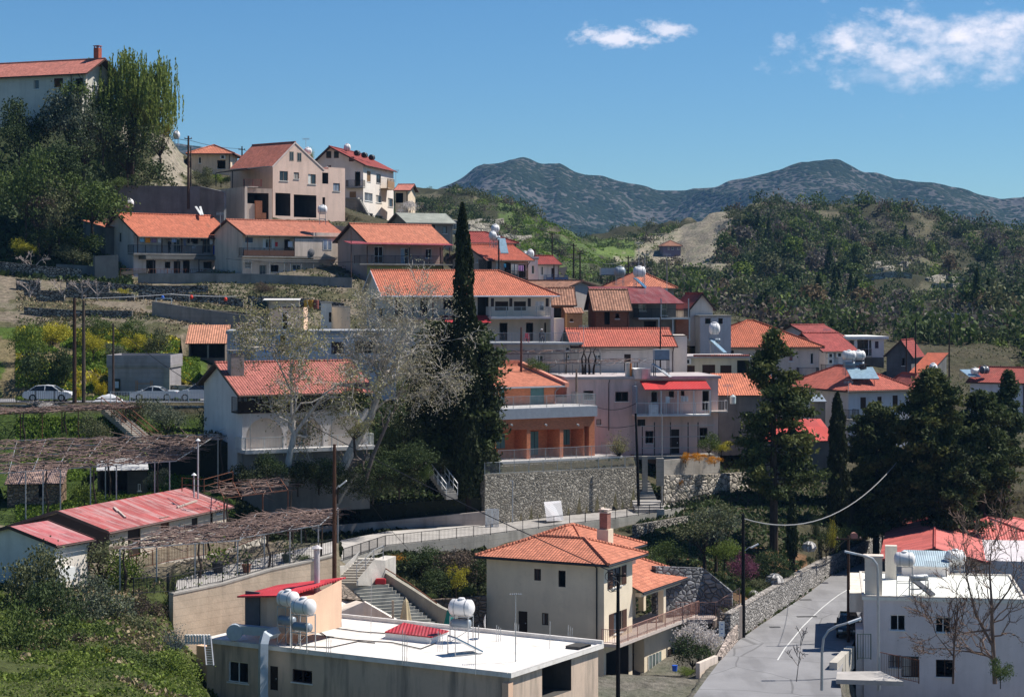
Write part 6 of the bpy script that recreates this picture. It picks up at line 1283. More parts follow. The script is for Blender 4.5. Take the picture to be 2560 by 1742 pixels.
tree('blossom_shrub','tangled white blossoming shrub right of the beige villa terrace','shrub',ZN,2050,1040,1420,210,143,'shrub','blossom',ground=False); tree('blossom_shrub','darker lower half of the blossoming tangle by the roadside','shrub',ZN,2000,1180,1520,200,142,'shrub','dark',ground=False)
tree('bush','small bright plant at the foot of the roadside steps','bush',ZN,1950,1490,1581,90,139,'shrub','bright',ground=False)
tree('gorse_bush','pale yellow feathery bush between the brick villa and mauve house','bush',ZF,1335,975,1230,140,190,'spiky','bud',ground=False)
for x,yt,yb,hw,D,m,lb in [(1935,1185,1310,50,189,'orange','orange flowers spilling over the stone wall, leftmost clump'),(2060,1195,1280,80,189,'orange','orange flowers on top of the stone wall, middle clump'),(2200,1225,1310,70,190,'orange','orange flowers on top of the stone wall, right clump'),(1885,1415,1520,25,188,'orange','narrow orange flower tuft hanging down the stone wall'),(1765,1410,1530,35,188,'mid','green bush growing out of the stone wall beside the steel post'),(2150,1020,1230,110,193,'mid','leafy creeper climbing the right corner of the mauve house'),(2260,1080,1210,90,194,'gold','yellow-green bush right of the mauve house'),(600,340,500,110,198,'mid','small leafy tree behind the brick villa roof')]:
 tree('flower_bush' if m=='orange' else 'bush',lb,'bush',ZF,x,yt,yb,hw,D,'shrub',m,ground=False)
tree('blossom_tree','small tree in pale blossom right of the tall white three storey house','tree',ZB,1880,650,860,110,288,'loose','blossom')
tree('palm_shrub','dark spiky treetop between the pink house and the white house','tree',ZB,1010,155,300,45,292,'spiky','gold',ground=False)
for x,yt,yb,hw,D,m,lb in [(30,330,520,100,285,'olive','pale bush on the rock beside the hipped cottage'),(190,400,520,100,283,'bright','bright green bush under the dark canopy'),(60,430,560,90,280,'olive','olive bush above the blue-grey road wall')]:
 tree('bush',lb,'bush',ZB,x,yt,yb,hw,D,'shrub',m,ground=False)
# bare tree bottom right
q=lambda x,y,D=137:PZ(ZP,x,y,D); b=q(2130,1640)
bare('bare_tree','bare brown twiggy tree in front of the white corner building',b,[([b,q(2110,1200),q(2100,900),q(2080,600),q(2100,400)],.16,.03,3,1.4),([q(2110,1300),q(1950,1000),q(1880,700),q(1850,480)],.10,.03,3,1.2),([q(2110,1150),q(1850,1180),q(1650,1100)],.08,.03,2,1.1),([q(2120,1400),q(1900,1350),q(1700,1330)],.08,.03,2,1.0),([q(2100,1000),q(2250,800),q(2330,600)],.08,.03,2,1.2)],bark((.20,.14,.11)),'rust',3,.10,seed=55,dep=4,spread=.42,up=.12,spr=.15)
b=q(1750,1640,134); bare('bare_tree','second smaller bare tree left of the larger one against the white wall',b,[([b,q(1760,1300,134),q(1790,1000,134),q(1780,800,134)],.08,.02,3,1.),([q(1760,1400,134),q(1600,1200,134)],.05,.02,2,.9)],bark((.13,.085,.065)),'rust',2,.09,seed=57,dep=4,spread=.4,spr=.15)
b=q(330,1620,112); bare('bare_sapling','very thin leafless sapling in front of the road at the bottom edge',b,[([b,q(350,1450,112),q(370,1300,112)],.03,.01,2,.5)],bark((.2,.17,.16)),leafn=0,seed=58,dep=3,spread=.4)
tree('bush','dark leafy bush in the bottom right corner','bush',ZP,2180,1380,1640,110,134,'shrub','mid',ground=False)
# ---- hillside wood: the largest trees one by one, the rest as one mass
def hills():
 rs=np.random.default_rng(99); big=[];small=[]
 tries=0
 while len(big)<150 and tries<6000:
  tries+=1; px=rs.uniform(1560,2700); D=rs.uniform(350,640); x=(px-1280)/F*D; z=G(x,D); py=HZ-(z-EYE)/D*F
  if py<545 or py>950: continue
  if 2180<px<2420 and 640<py<860 and rs.random()<.8: continue
  if px<1800 and py<690: continue
  if fbm(np.array([x/45]),np.array([D/45]),2,3)[0]<-.32: continue
  big.append((x,D,z,px,py))
 kinds=[('dark','dark green tree on the wooded hillside across the valley'),('mid','green tree on the wooded hillside across the valley'),('mauve','leafless mauve-grey tree on the wooded hillside across the valley'),('rust','rusty brown tree on the wooded hillside across the valley'),('olive','olive tree on the wooded hillside across the valley'),('bright','bright spring green tree on the hillside across the valley')]
 for x,D,z,px,py in big:
  i=rs.choice(6,p=[.36,.17,.17,.08,.17,.05]); m,lb=kinds[i]; con=m=='dark' and px>1800 and rs.random()<.3; m='dark' if i==2 and rs.random()<.4 else m
  me,tm=proto('farcon' if con else 'far',m,int(rs.integers(0,3))); s=rs.uniform(.75,1.35)*(1.2 if con else 1)
  t=thing('pine_tree' if con else 'hillside_tree',lb if not con else 'dark pointed conifer on the wooded hillside across the valley','tree',(x,D,z-.3),rs.uniform(0,6),'trees on the hillside across the valley'); t.scale=(s,s,s*rs.uniform(.8,1.15)*(1.2 if con else 1)); link('trunk',tm,t); link('crown',me,t)
 def mass(name,label,n,cond,ms,smin,smax,seed,dmin=340,dmax=760,pxr=(900,2900)):
  rs=np.random.default_rng(seed); px=rs.uniform(*pxr,n*3); D=rs.uniform(dmin,dmax,n*3); x=(px-1280)/F*D; z=gz(x,D); py=HZ-(z-EYE)/D*F
  ok=cond(px,py,D,x)&(py<960); x,D,z=x[ok][:n],D[ok][:n],z[ok][:n]
  Vs=[];Qs=[];Ms=[];b=0
  for i in range(len(x)):
   k=rs.integers(90,150); lb=[(0,0,1.0,1.,1.,.9)]; d=rs.normal(size=(k,3)); d/=np.linalg.norm(d,axis=1)[:,None]; p=d*rs.uniform(.55,1.05,(k,1))+rs.normal(size=(k,3))*.1; p[:,2]=np.abs(p[:,2]+.2); s=rs.uniform(smin,smax); V,Q=quads(p,.31,rs,.8); V=V*np.array([s,s,s*rs.uniform(.8,1.4)])+np.array([x[i],D[i],z[i]-.2])
   Vs.append(V);Qs.append(Q+b);b+=len(V); Ms.append(np.full(len(Q),rs.choice(len(ms),p=[w for _,w in ms])))
  me=npmesh(name,np.concatenate(Vs),np.concatenate(Qs),[LB[q] for q,_ in ms]); me.polygons.foreach_set('material_index',np.concatenate(Ms).astype(np.int32)); tag(link(name,me),label,'woodland',kind='stuff')
 terr=lambda px,py:((px>2160)&(px<2440)&(py>650)&(py<850))
 mass('woodland','dense mixed woodland covering the hills across the valley',5200,lambda px,py,D,x:(px>1580)&((D>340)|((px>1930)&(D>290))|(px>2590))&~((px<1820)&(py<690)&(px<1990-py*.3))&~(terr(px,py)&(np.random.default_rng(1).random(len(px))<.75))&(fbm(x/35,D/35,3,3)>-.42),[('dark',.40),('olive',.18),('mid',.16),('mauve',.14),('brown',.08),('bright',.04)],1.0,3.6,5,dmin=222,pxr=(1560,3400))
 mass('scrub','scattered green scrub on the terraced middle hill',900,lambda px,py,D,x:(px<1700)&(fbm(x/30,D/30,3,4)>-.02),[('dark',.35),('olive',.3),('mid',.2),('brown',.1),('bright',.05)],.9,2.4,6,pxr=(900,1700))
hills()
# ---- grass and weeds on the banks
def cover(name,label,n,m,region,size=.3,seed=1,hh=1.):
 rs=np.random.default_rng(seed); pxr,dr,cond=region;  px=rs.uniform(*pxr,n*2); D=rs.uniform(*dr,n*2); x=(px-1280)/F*D; ok=cond(x,D,px)&~inpoly(x,D,[rp(q) for q in RL]+[rp(q) for q in reversed(RR)])&~inpoly(x,D,PADS[3][0]); x=x[ok][:n];D=D[ok][:n]; z=gz(x,D)
 k=len(x); C=np.stack([x,D,z+rs.uniform(-.02,.45,k)*size*hh],1); V,_q=quads(C,size*.8,rs,.8,up=(0,-.25,.5))
 me=npmesh(name,V,np.arange(4*k).reshape(k,4),LB[m]); tag(link(name,me),label,'ground cover',kind='stuff')
al=lambda x,D,px:np.ones(len(x),bool); nz_=lambda s,t,sc=6:(lambda x,D,px:fbm(x/sc,D/sc,3,s)>t)
cover('grass','green grass on the bank below the stone terraces',26000,'grass',((40,500),(183,205),nz_(5,-.12)),.5,1); cover('yellow_weeds','yellow flowering weeds on the grassy bank',7000,'gold',((40,480),(185,206),nz_(7,.06)),.5,2)
cover('grass','green grass under the pergolas above the long red shed',22000,'grass',((40,520),(150,177),nz_(6,-.2)),.45,3); cover('slope_weeds','mixed weeds on the lower left slope',8000,'bright',((-60,660),(84,126),nz_(8,.1,2.5)),.34,4); cover('slope_grass','darker weeds on the lower left slope',6000,'mid',((-60,640),(84,130),nz_(3,.1,2)),.28,5); cover('dry_stalks','dry tan stalks on the lower left slope',5000,'dry',((40,660),(98,126),nz_(12,.12,3)),.4,14)
cover('dry_grass','dry tan grass on the brown bank above the first terrace house',12000,'dry',((230,540),(254,270),nz_(9,-.1)),.6,6); cover('dry_grass','dry weeds scattered over the stone terraces',7000,'dry',((40,860),(206,246),nz_(3,.0)),.4,7)
cover('bank_grass','short grass on the bank above the road wall',9000,'olive',((1600,2260),(152,180),nz_(2,-.1)),.4,8); cover('slope_weeds','dark weeds on the slope left of the beige villa',9000,'olive',((880,1230),(138,160),al),.5,9)
cover('valley_weeds','weeds between the houses on the village slope',20000,'olive',((600,3200),(186,340),nz_(4,-.05)),.5,10); cover('hill_grass','green grass patches on the terraced middle hill',16000,'grass',((1280,1640),(480,690),nz_(6,-.05,20)),1.0,11)
cover('grove_undergrowth','dark undergrowth between the trees of the upper left grove',9000,'dark',((-200,330),(236,285),al),1.3,12); cover('pine_undergrowth','dark low growth under the large pine and along the path wall',11000,'dark',((1590,2260),(158,202),nz_(4,-.25,4)),.6,15); cover('terrace_weeds','brown-green weeds among the stone terraces',9000,'olive',((40,900),(206,250),nz_(11,-.02,4)),.45,16); cover('shade_undergrowth','dark low growth right of the arched house',6000,'dark',((880,1225),(177,200),al),.7,17); cover('low_grass','short green grass at the foot of the lower left slope',15000,'bright',((-80,520),(82,118),nz_(13,-.25,3)),.2,18); cover('rock_scrub','dry scrub clinging to the pale rock face',3500,'olive',((290,480),(268,300),nz_(14,-.02,3)),.6,19); cover('shade_undergrowth','dark undergrowth in the shaded middle garden',15000,'cyp',((590,1215),(150,178),al),.7,13)  # middle garden cover: cyp leaf colour includes the shade under the trees
# ---------------------------------------------------------------- road, path, walls
def strip(name,Lp,Rp,z,mat,kind='structure',dz=0.,label=None,cat=None):
 V=[];n=len(Lp)
 for a,b in zip(Lp,Rp):
  for t in (0,.25,.5,.75,1): V.append((a[0]+(b[0]-a[0])*t,a[1]+(b[1]-a[1])*t,(z if not callable(z) else z(a,b,t))+dz))
 Q=[(i*5+j,i*5+j+1,(i+1)*5+j+1,(i+1)*5+j) for i in range(n-1) for j in range(4)]
 mb=MB(); mb.add(V,Q); return tag(mb.build(name,mat),label,cat,kind=kind)
def asph():
 m=NT('asphalt',.9,.2); c=m.mix(m.ramp(m.noise(.25,5,.6),.3,.7),(.215,.21,.215),(.30,.295,.30)); c=m.mix(m.ramp(m.noise(30,2),.3,.8,0,.35),c,(.08,.08,.08)); v=m.node('ShaderNodeTexVoronoi',feature='DISTANCE_TO_EDGE'); v.inputs['Scale'].default_value=.16; m.l.new(m.add(m.co(),m.scale(m.node('ShaderNodeTexNoise').outputs[1],(3,3,0))),v.inputs['Vector']); c=m.mix(m.ramp(v.outputs[0],.004,.012,.5,0),c,(.06,.06,.06)); c=m.mix(m.ramp(m.noise(.6,3,.5,m.scale(m.co(),(1,.2,1))),.5,.62,0,.3),c,(.12,.118,.12)); m.bump(m.noise(25,3),.3,.02); return m.col(c)
ASPH=asph(); strip('road',[rp(q) for q in RL],[rp(q) for q in RR],ZR,ASPH)
cl=[(1935,1655),(1983,1595),(2032,1540),(2077,1501),(2118,1474),(2160,1450),(2200,1425)]; mb=MB(); pts=[rp(ZP(x,y)) for x,y in ((160,1425),(225,1320),(300,1230),(385,1125),(480,1030),(560,955),(640,890),(715,835),(790,790),(870,745),(940,705),(1040,640))]
for a,b in zip(pts,pts[1:]): d=Vector((b[0]-a[0],b[1]-a[1],0)).normalized(); n=Vector((-d.y,d.x,0))*.045; mb.add([(a[0]-n.x,a[1]-n.y,ZR+.005),(b[0]-n.x,b[1]-n.y,ZR+.005),(b[0]+n.x,b[1]+n.y,ZR+.005),(a[0]+n.x,a[1]+n.y,ZR+.005)],[(0,1,2,3)])
tag(mb.build('road_marking',plain((.62,.62,.6),.8)),kind='structure')
for i,(x,y,w,lb) in enumerate([(135,1128,.8,'small iron drain cover on the road nearest the camera'),(425,1032,1.6,'long iron drain grating in the middle of the road'),(412,880,1.0,'small iron drain cover farthest up the road')]):
 q=rp(ZP(x,y)); g=MB(); g.box(-w/2,-.25,0,w/2,.25,.02); t=thing('drain_cover',lb,'drain cover',(q[0],q[1],ZR+.003),.1); g.build('frame',plain((.05,.05,.05),.8),t); g=MB()
 for k in range(int(w/.12)): g.box(-w/2+.06+k*.12,-.2,.021,-w/2+.1+k*.12,.2,.03)
 g.build('bars',plain((.16,.16,.16),.7),t)
strip('street',[W2(-900,180),W2(560,180)],[W2(-900,186.5),W2(560,186.5)],EYE-10.1,ASPH)
PTH=[(855,1400,148),(960,1366,156),(1223,1337,163.4),(1382,1316,169.3),(1536,1297,174.8),(1676,1278,181),(1770,1254,189),(1876,1243,193),(2007,1227,199),(2065,1223,201)]
zp=EYE-20.0; fe=[W2(a,D) for a,_,D in PTH]; be=[W2(a+ (8 if a>900 else -5),D+d) for (a,_,D),d in zip(PTH,(12,10,8,8,8,6,6,6,6,6))]
PAV=concrete((.46,.43,.40),.4,False); strip('path',fe,be,zp,PAV)
STW=stone((.27,.25,.215),3.1,(.13,.12,.10),.05); STD=stone((.33,.30,.26),2.8,(.03,.028,.025),.12); STP=stone((.46,.41,.35),1.7,(.10,.09,.07),.06,.4); STR=stone((.38,.36,.34),3.0,(.09,.085,.08),.07)
V3=lambda p,z:(p[0],p[1],z)
wall_line('path_retaining_wall','long low concrete wall carrying the railed path across the picture',[V3(p,zp+.02) for p in fe],2.6,concrete((.36,.34,.30),.7),.35)
rail_line('path_railing','long black bar railing along the level path below the brick villa',[V3((p[0]+.1,p[1]+.15),zp) for p in fe],.85,.14)
# tall retaining wall at the lower left
TW=[P(433,1487,122.3),P(554,1462,125.4),P(680,1425,128.3),P(786,1402,130.6),P(834,1390,131.8)]
wall_line('tall_retaining_wall','tall tan board-marked retaining wall with rust stains, lower left beside the flat white roof',TW,6.5,concrete((.55,.44,.33),.45),.4,cop=concrete((.42,.39,.35),.3,False))
rail_line('terrace_railing','black bar railing with flower pots behind it on top of the tall retaining wall',[P(330,1490,119)+Vector((0,.5,0))]+[p+Vector((0,.35,.12)) for p in TW],1.0,.14)
strip('terrace_path',[(p.x,p.y+.1) for p in TW],[(p.x-.5,p.y+4.5) for p in TW],lambda a,b,t:EYE-18.70+((a[1]+(b[1]-a[1])*t)-124)*.13,PAV)
wall_line('vineyard_wall','rough pale stone wall below the long red shed behind the vine posts',[P(300,1437,131),P(420,1405,135),P(560,1380,140),P(665,1340,144)],1.7,STP,.5)
rail_line('shed_railing','thin bar fence on the stone wall in front of the long red shed',[P(300,1437,131.2),P(420,1405,135.2),P(560,1380,140.2),P(665,1340,144.2)],1.1,.16,RUST)
wall_line('villa_stone_wall','tall grey rubble stone retaining wall under the brick villa',[P(1212,1187,170.8),P(1595,1168,184)],5.2,STW,.6)
rail_line('villa_wall_railing','grey bar railing on top of the tall rubble wall',[P(1212,1187,171.1),P(1595,1168,184.3)],1.05,.14,GALV)
wall_line('villa_plinth_wall','short dark stone plinth just below the brick villa terrace',[P(1240,1166,180.6),P(1500,1150,187.5)],.95,STD,.4)
wall_line('shaded_garden_wall','shaded bluish garden wall under the clipped hedge',[P(780,1318,165),P(960,1303,168),P(1213,1278,170.5)],2.0,concrete((.36,.31,.28),.6),.4)
wall_line('flower_stone_wall','pale dry stone wall with orange flowers, right of the narrow stairs',[P(1660,1188,186.5),P(1760,1186,190),P(1880,1180,196)],4.6,STP,.5)
wall_line('upper_concrete_wall','plain concrete wall standing above the pale stone wall beside the narrow stairs',[P(1655,1150,187),P(1800,1140,193)],1.6,concrete((.38,.35,.31),.7),.3)
wall_line('dark_stone_wall','shaded stone wall below the path behind the large pine trunk',[V3(W2(1770,188.8),zp-.6),V3(W2(2065,200.8),zp-.6)],4.5,STD,.4)
wall_line('terrace_stone_wall','dark dry stone wall segment just under the path, above the wide olive tree',[P(1590,1312,173),P(1720,1290,180)],1.1,STD,.4)
wall_line('lower_stone_wall','broad shaded stone wall right of the villa porch',[P(1640,1415,150),P(1760,1420,153),P(1830,1480,152.5)],3.6,stone((.22,.22,.23),1.9,(.05,.05,.05),.06),.5)
lw=[rp(q) for q in RL[2:]]; hts=[2.2,2.1,2.0,1.6,1.6,1.9,2.0]
wall_line('road_wall','long pale stone wall curving along the left side of the road',[(p[0]-.1,p[1]+.1,ZR+h) for p,h in zip(lw,hts)],[h+.3 for h in hts],STR,.45,cop=stone((.44,.40,.36),3,(.2,.18,.16),.05))
wall_line('corner_pillar_wall','stone pillar wall with the white notice between villa and road',[P(1800,1520,149),P(1832,1560,149.5),P(1790,1640,142)],3.0,stone((.46,.38,.33),2.6,(.2,.17,.15),.05),.4)
ob=MB(); a=PZ(ZN,2238,1075,141.5); b=PZ(ZN,2290,1210,141.5); ob.box(a.x,a.y-.03,b.z,b.x,a.y,a.z); t=thing('notice_sign','white notice board with faint blue lines of print on the roadside pillar','sign',(0,0,0)); ob.build('board',WHITE,t); ob=MB()
for i in range(5): zz0=a.z-(a.z-b.z)*(.18+.15*i); ob.box(a.x+.12,a.y-.036,zz0-.06,b.x-.12-.15*(i%2),a.y-.031,zz0)
ob.build('print',plain((.12,.2,.45)),t)
# retaining structures at the right
wall_line('pillared_wall','high stone retaining wall divided by concrete pillars above the red roofed building',[P(2235,1262,200),P(2400,1250,203),P(2560,1240,206)],6,STD,.5)
for i,x in enumerate((2258,2313,2378,2450)): m=MB(); q=P(x,1262,199.3-.2+i*1.1); m.box(q.x-.22,q.y-.4,q.z-5.5,q.x+.22,q.y,q.z+.2); tag(m.build('wall_pillar',CONC),['leftmost','second','third','rightmost'][i]+' concrete pillar of the high stone retaining wall','pillar')
m=MB(); a=P(2250,1295,199.4);b=P(2460,1280,203.3); m.beam(a,b,.4,.35); tag(m.build('concrete_beam',CONC),'horizontal concrete beam crossing the pillared stone wall','beam')
# terraces upper left
def dw(name,label,pts,h,mat,th=.6,**k):
 v=[P(*q) for q in pts]
 for q in v:
  if name=='dry_stone_wall' or name=='terrace_wall': q.z=max(q.z,G(q.x,q.y-.4)+h*.85)
  if name=='house_terrace_wall': q.z=max(q.z,G(q.x,q.y-.4)+1.3)
 return wall_line(name,label,v,h+1.5,mat,th,**k)
dw('dry_stone_wall','dark dry stone wall at the left edge beside the shadowed pillar wall',[(-60,680,237),(54,683,237),(130,686,237),(205,694,238)],1.9,STD)
dw('dry_stone_wall','low dry stone wall behind the bare fruit trees at the left edge',[(40,725,228),(100,733,228)],1.5,STD); dw('dry_stone_wall','long broken dry stone wall left of the white frame',[(60,742,224),(160,745,224),(250,748,225),(335,757,225)],1.0,STD); dw('dry_stone_wall','upper broken stone wall under the shadowed wall slab',[(205,706,233),(300,712,233),(395,722,234),(520,730,235)],1.1,STD); dw('dry_stone_wall','short stone wall right of the red lanterns',[(620,742,231),(760,746,232),(860,760,232)],1.3,STD); dw('dry_stone_wall','lowest stone edging at the top of the grassy bank',[(60,782,212),(180,778,212),(330,790,212)],1.0,STD); dw('dry_stone_wall','dark dry stone wall behind the top of the tall poles',[(165,727,229),(215,722,229),(272,740,229)],1.3,STD)
dw('dry_stone_wall','rubble stone heap below the fruit trees, lowest on the left terrace',[(90,765,220),(160,762,220)],1.0,STD)
dw('dry_stone_wall','long upper dry stone wall in the middle of the terraces',[(346,752,227),(450,758,227),(540,756,228),(608,770,228)],1.2,STD); dw('dry_stone_wall','long lower dry stone wall with weeds along its foot',[(395,783,217.5),(480,778,217.5),(600,780,218),(760,790,218)],1.25,STD)
dw('terrace_wall','rough grey concrete wall directly under the long lower dry stone wall',[(380,806,213.5),(500,804,213.5),(760,812,214)],2.0,concrete((.30,.26,.23),.6))
dw('house_terrace_wall','tall grey stained wall under the middle terrace row of houses',[(345,700,243),(480,703,243.2),(640,706,243.5),(880,712,244)],2.4,concrete((.27,.255,.235),.8,False))
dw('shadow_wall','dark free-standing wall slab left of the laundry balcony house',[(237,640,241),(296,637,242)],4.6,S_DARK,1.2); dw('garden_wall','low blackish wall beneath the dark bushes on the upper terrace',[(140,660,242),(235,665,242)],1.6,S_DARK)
dw('road_wall','blue-grey roadside wall under the pale rock face',[(285,463,266.5),(400,465,267),(500,466,267),(560,480,264)],3.2,S_SLATE,.4); dw('upper_retaining_wall','grey retaining wall under the pink house and white stairs',[(640,552,266),(820,562,265),(950,575,262)],3.2,CONC)
dw('street_wall','pale stone retaining wall below the street and black fence',[(-200,1012,178.8),(54,1012,178.8),(300,1014,178.8),(520,1014,178.8)],4.0,stone((.36,.34,.30),2.,(.07,.07,.06),.06),.4)
rail_line('black_street_fence','black picket fence in front of the white sedan',[V3(W2(-100,179),EYE-10.1),V3(W2(230,179),EYE-10.1)],1.15,.17,DARKM); rail_line('white_street_fence','white picket fence in front of the silver cars',[V3(W2(276,179),EYE-10.1),V3(W2(520,179),EYE-10.1)],1.0,.14,WHITE)
dw('stone_bank_wall','short stone wall behind the silver car',[(425,962,188),(500,965,188)],1.2,STP,.4)
# far terrace walls
HD=np.arange(345,690,2.)
def hpt(px,py):
 x=(px-1280)/F*HD; z=gz(x,HD); k=np.nonzero(HZ-(z-EYE)/HD*F<=py)[0]
 return Vector((x[k[0]],HD[k[0]],z[k[0]])) if len(k) else None
for i,(a,b,y) in enumerate([(2165,2300,666),(2160,2290,682),(2150,2280,696),(2320,2440,708),(2330,2470,724),(1900,2140,757),(2190,2420,800),(2200,2440,815),(1120,1260,563),(1130,1250,576),(1100,1240,588),(1180,1330,601)]):
 v=[hpt(x,y+3*math.sin(x*.05)) for x in np.linspace(a,b,9)]
 if None in v: continue
 wall_line('hill_terrace_wall','low pale stone wall of a terrace on the far hillside',[q+Vector((0,0,1.3)) for q in v],2.2,stone((.42,.38,.31),.8,(.1,.09,.07),.08),.8,group='terrace walls on the far hills')
# hedge
def hedge(name,label,a,b,h,th,m,seed,cv=.0):
 rs=np.random.default_rng(seed); a=Vector(a);b=Vector(b); n=int((b-a).length*h*60); t=rs.uniform(0,1,n); C=np.array([tuple(a.lerp(b,float(k))) for k in t]); C[:,2]-=rs.uniform(0,h,n); C[:,2]+=cv*np.sin(np.pi*t); side=rs.uniform(0,1,n); C[:,1]+=side*th*.3; k=n//2; C[:k,1]+=rs.uniform(0,th,k); C[:k,2]=np.array([a.z+(b.z-a.z)*u+cv*math.sin(math.pi*u) for u in t[:k]])+rs.normal(size=k)*.06
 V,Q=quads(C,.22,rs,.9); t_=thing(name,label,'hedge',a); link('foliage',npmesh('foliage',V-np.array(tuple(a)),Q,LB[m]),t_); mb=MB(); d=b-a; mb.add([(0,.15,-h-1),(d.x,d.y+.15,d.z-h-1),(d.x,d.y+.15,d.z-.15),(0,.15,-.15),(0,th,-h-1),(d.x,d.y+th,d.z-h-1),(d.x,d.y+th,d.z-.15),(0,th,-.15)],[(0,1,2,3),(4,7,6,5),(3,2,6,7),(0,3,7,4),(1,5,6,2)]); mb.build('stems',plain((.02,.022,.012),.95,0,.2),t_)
hedge('clipped_hedge','long clipped dark hedge above the shaded garden wall',P(900,1262,169),P(1213,1238,171),2.,1.5,'hedge',1); hedge('rounded_hedge','dark hedge with a golden lit top right of the long garden stairs',P(375,1085,166),P(610,1105,166),2.2,2.,'hedge',2,.5)
# stairs
def stairs(name,label,a,b,w,n,mat,rail=None,th=.25,cat='stairs'):
 a=Vector(a);b=Vector(b); t=thing(name,label,cat,a); d=b-a; hd=Vector((d.x,d.y,0)); hl=hd.length; hd.normalize(); s=Vector((-hd.y,hd.x,0))*w/2; mb=MB(); st=hl/n; rz=d.z/n
 for i in range(n):
  p=hd*(st*i); q=hd*(st*(i+1)); z=rz*(i+ (1 if rz>0 else 0)); mb.add([p-s+Vector((0,0,z-.5)),q-s+Vector((0,0,z-.5)),q+s+Vector((0,0,z-.5)),p+s+Vector((0,0,z-.5)),p-s+Vector((0,0,z)),q-s+Vector((0,0,z)),q+s+Vector((0,0,z)),p+s+Vector((0,0,z))],[(0,3,2,1),(4,5,6,7),(0,1,5,4),(1,2,6,5),(2,3,7,6),(3,0,4,7)])
 mb.build('steps',mat,t)
 if rail:
  for sg in (-1,1):
   r=MB(); p=s*sg; r.beam(p+Vector((0,0,1)),p+d+Vector((0,0,1)),.06); r.beam(p+Vector((0,0,.5)),p+d+Vector((0,0,.5)),.04)
   for k in range(6): r.beam(p+d*k/5,p+d*k/5+Vector((0,0,1)),.05)
   r.build('handrail',rail,t)
 return t
stairs('garden_stairs','long straight concrete garden stairs with thin handrails going down from the street',P(272,1020,177.5),P(402,1132,167),1.4,24,concrete((.42,.38,.33),.3,False),RUST)
stairs('white_railed_stairs','small steep stairs with a white handrail in the dark garden left of the cypress foot',P(1078,1168,171.5),P(1130,1238,168.5),1.1,12,CONC,WHITE)
stairs('narrow_stairs','narrow dark steps climbing between two concrete pillars by the black pole',P(1625,1262,183),P(1600,1200,187),1.6,9,CONC)
for x,yt,yb,w,lb in ((1612,1140,1255,.5,'left tall concrete pillar of the narrow stair opening'),(1650,1145,1200,.7,'right stubby concrete pillar of the narrow stair opening')):
 m=MB(); q=P(x,yt,185); b=P(x,yb,185); m.box(q.x-w/2,q.y-.25,b.z-.5,q.x+w/2,q.y+.25,q.z); tag(m.build('stair_pillar',CONC),lb,'pillar')
stairs('path_steps','three wide stone steps at the foot of the narrow stair opening',P(1625,1277,179.5),P(1615,1250,183),2.6,4,PAV)
# front stair complex behind the flat roof
t=thing('concrete_stair_block','pale concrete stair block with nine steps and a white pipe railing behind the flat roof','stairs',PZ(ZL,1440,780,134)); o=t.location; q=lambda x,y,D:PZ(ZL,x,y,D)-o
a=q(1440,720,134);b=q(1690,560,137); m=MB(); 
m.slab([q(1440,780,134),q(1690,780,136.5),q(1690,560,136.5),q(1590,555,135.6),q(1440,735,134)],(.6,2.2,0)); m.build('side_wall',concrete((.52,.48,.43),.6,False),t)
m=MB()
for i in range(10):
 p=q(1350+i*24,755-i*23,134.6+i*.25); m.box(p.x-.9,p.y,p.z-.9,p.x+.75,p.y+.6,p.z)
m.build('steps',concrete((.50,.46,.40),.4,False),t); m=MB()
pp=[(1440,715,600),(1520,640,540),(1590,555,470),(1672,550,430)]
for (x,y,yt),(x2,y2,yt2) in zip(pp,pp[1:]):
 m.beam(q(x,y,134.2),q(x,yt,134.2),.05); m.beam(q(x,yt,134.2),q(x2,yt2,134.6),.05); m.beam(q(x,(y+yt)/2,134.2),q(x2,(y2+yt2)/2,134.6),.04)
m.beam(q(1672,550,134.6),q(1672,430,134.6),.05); m.build('railing',plain((.6,.58,.55)),t)
m=MB(); m.slab([q(1230,620,136),q(1330,610,137),q(1470,470,138.5),q(1460,500,138.5),q(1330,760,136.5),q(1230,760,136)],(0,.4,0)); m.build('back_wall',concrete((.5,.47,.43),.5,False),t)
t=thing('ribbed_ramp','broad ribbed concrete ramp of worn shallow steps going down behind the flat roof','ramp',PZ(ZL,1500,790,134.5)); o=t.location; m=MB(); RB=concrete((.44,.43,.38),.7,False)
for i in range(13):
 f=i/12; y=795+f*330; xl=1390+f*310; xr=1715+f*400; D=134.6-f*4.4; pa=q2=PZ(ZL,xl,y,D)-o; pb=PZ(ZL,xr,y-25,D+.6)-o; m.add([pa,pb,pb+Vector((.1,.75,-.06)),pa+Vector((-.1,.75,-.06)),pa+Vector((0,0,-1.2)),pb+Vector((0,0,-1.2)),pb+Vector((.1,.75,-1.2)),pa+Vector((-.1,.75,-1.2))],[(0,1,2,3),(4,5,1,0),(5,6,2,1),(7,4,0,3)])
m.build('ribs',RB,t)
wall_line('ramp_side_wall','long sloping concrete wall edging the ribbed ramp on its right',[PZ(ZL,1690,670,136.5),PZ(ZL,1900,800,134),PZ(ZL,2160,965,131.5),PZ(ZM,640,1430,130.5)],1.1,concrete((.38,.35,.29),.7,False),.3); 
m=MB(); m.tube([PZ(ZL,1690,630,136.6),PZ(ZL,1900,760,134),PZ(ZL,2140,935,131.6)],.04,5); tag(m.build('pipe_handrail',RUST),'thin rusty pipe rail above the sloping wall of the ribbed ramp','handrail')
wall_line('white_parapet','triangular white parapet wall behind the flat roof beside the beige roof room',[PZ(ZL,1240,1035,128.5),PZ(ZL,1505,920,129),PZ(ZL,1770,1075,127.5)],1.4,stucco((.66,.62,.60),.4),.25)
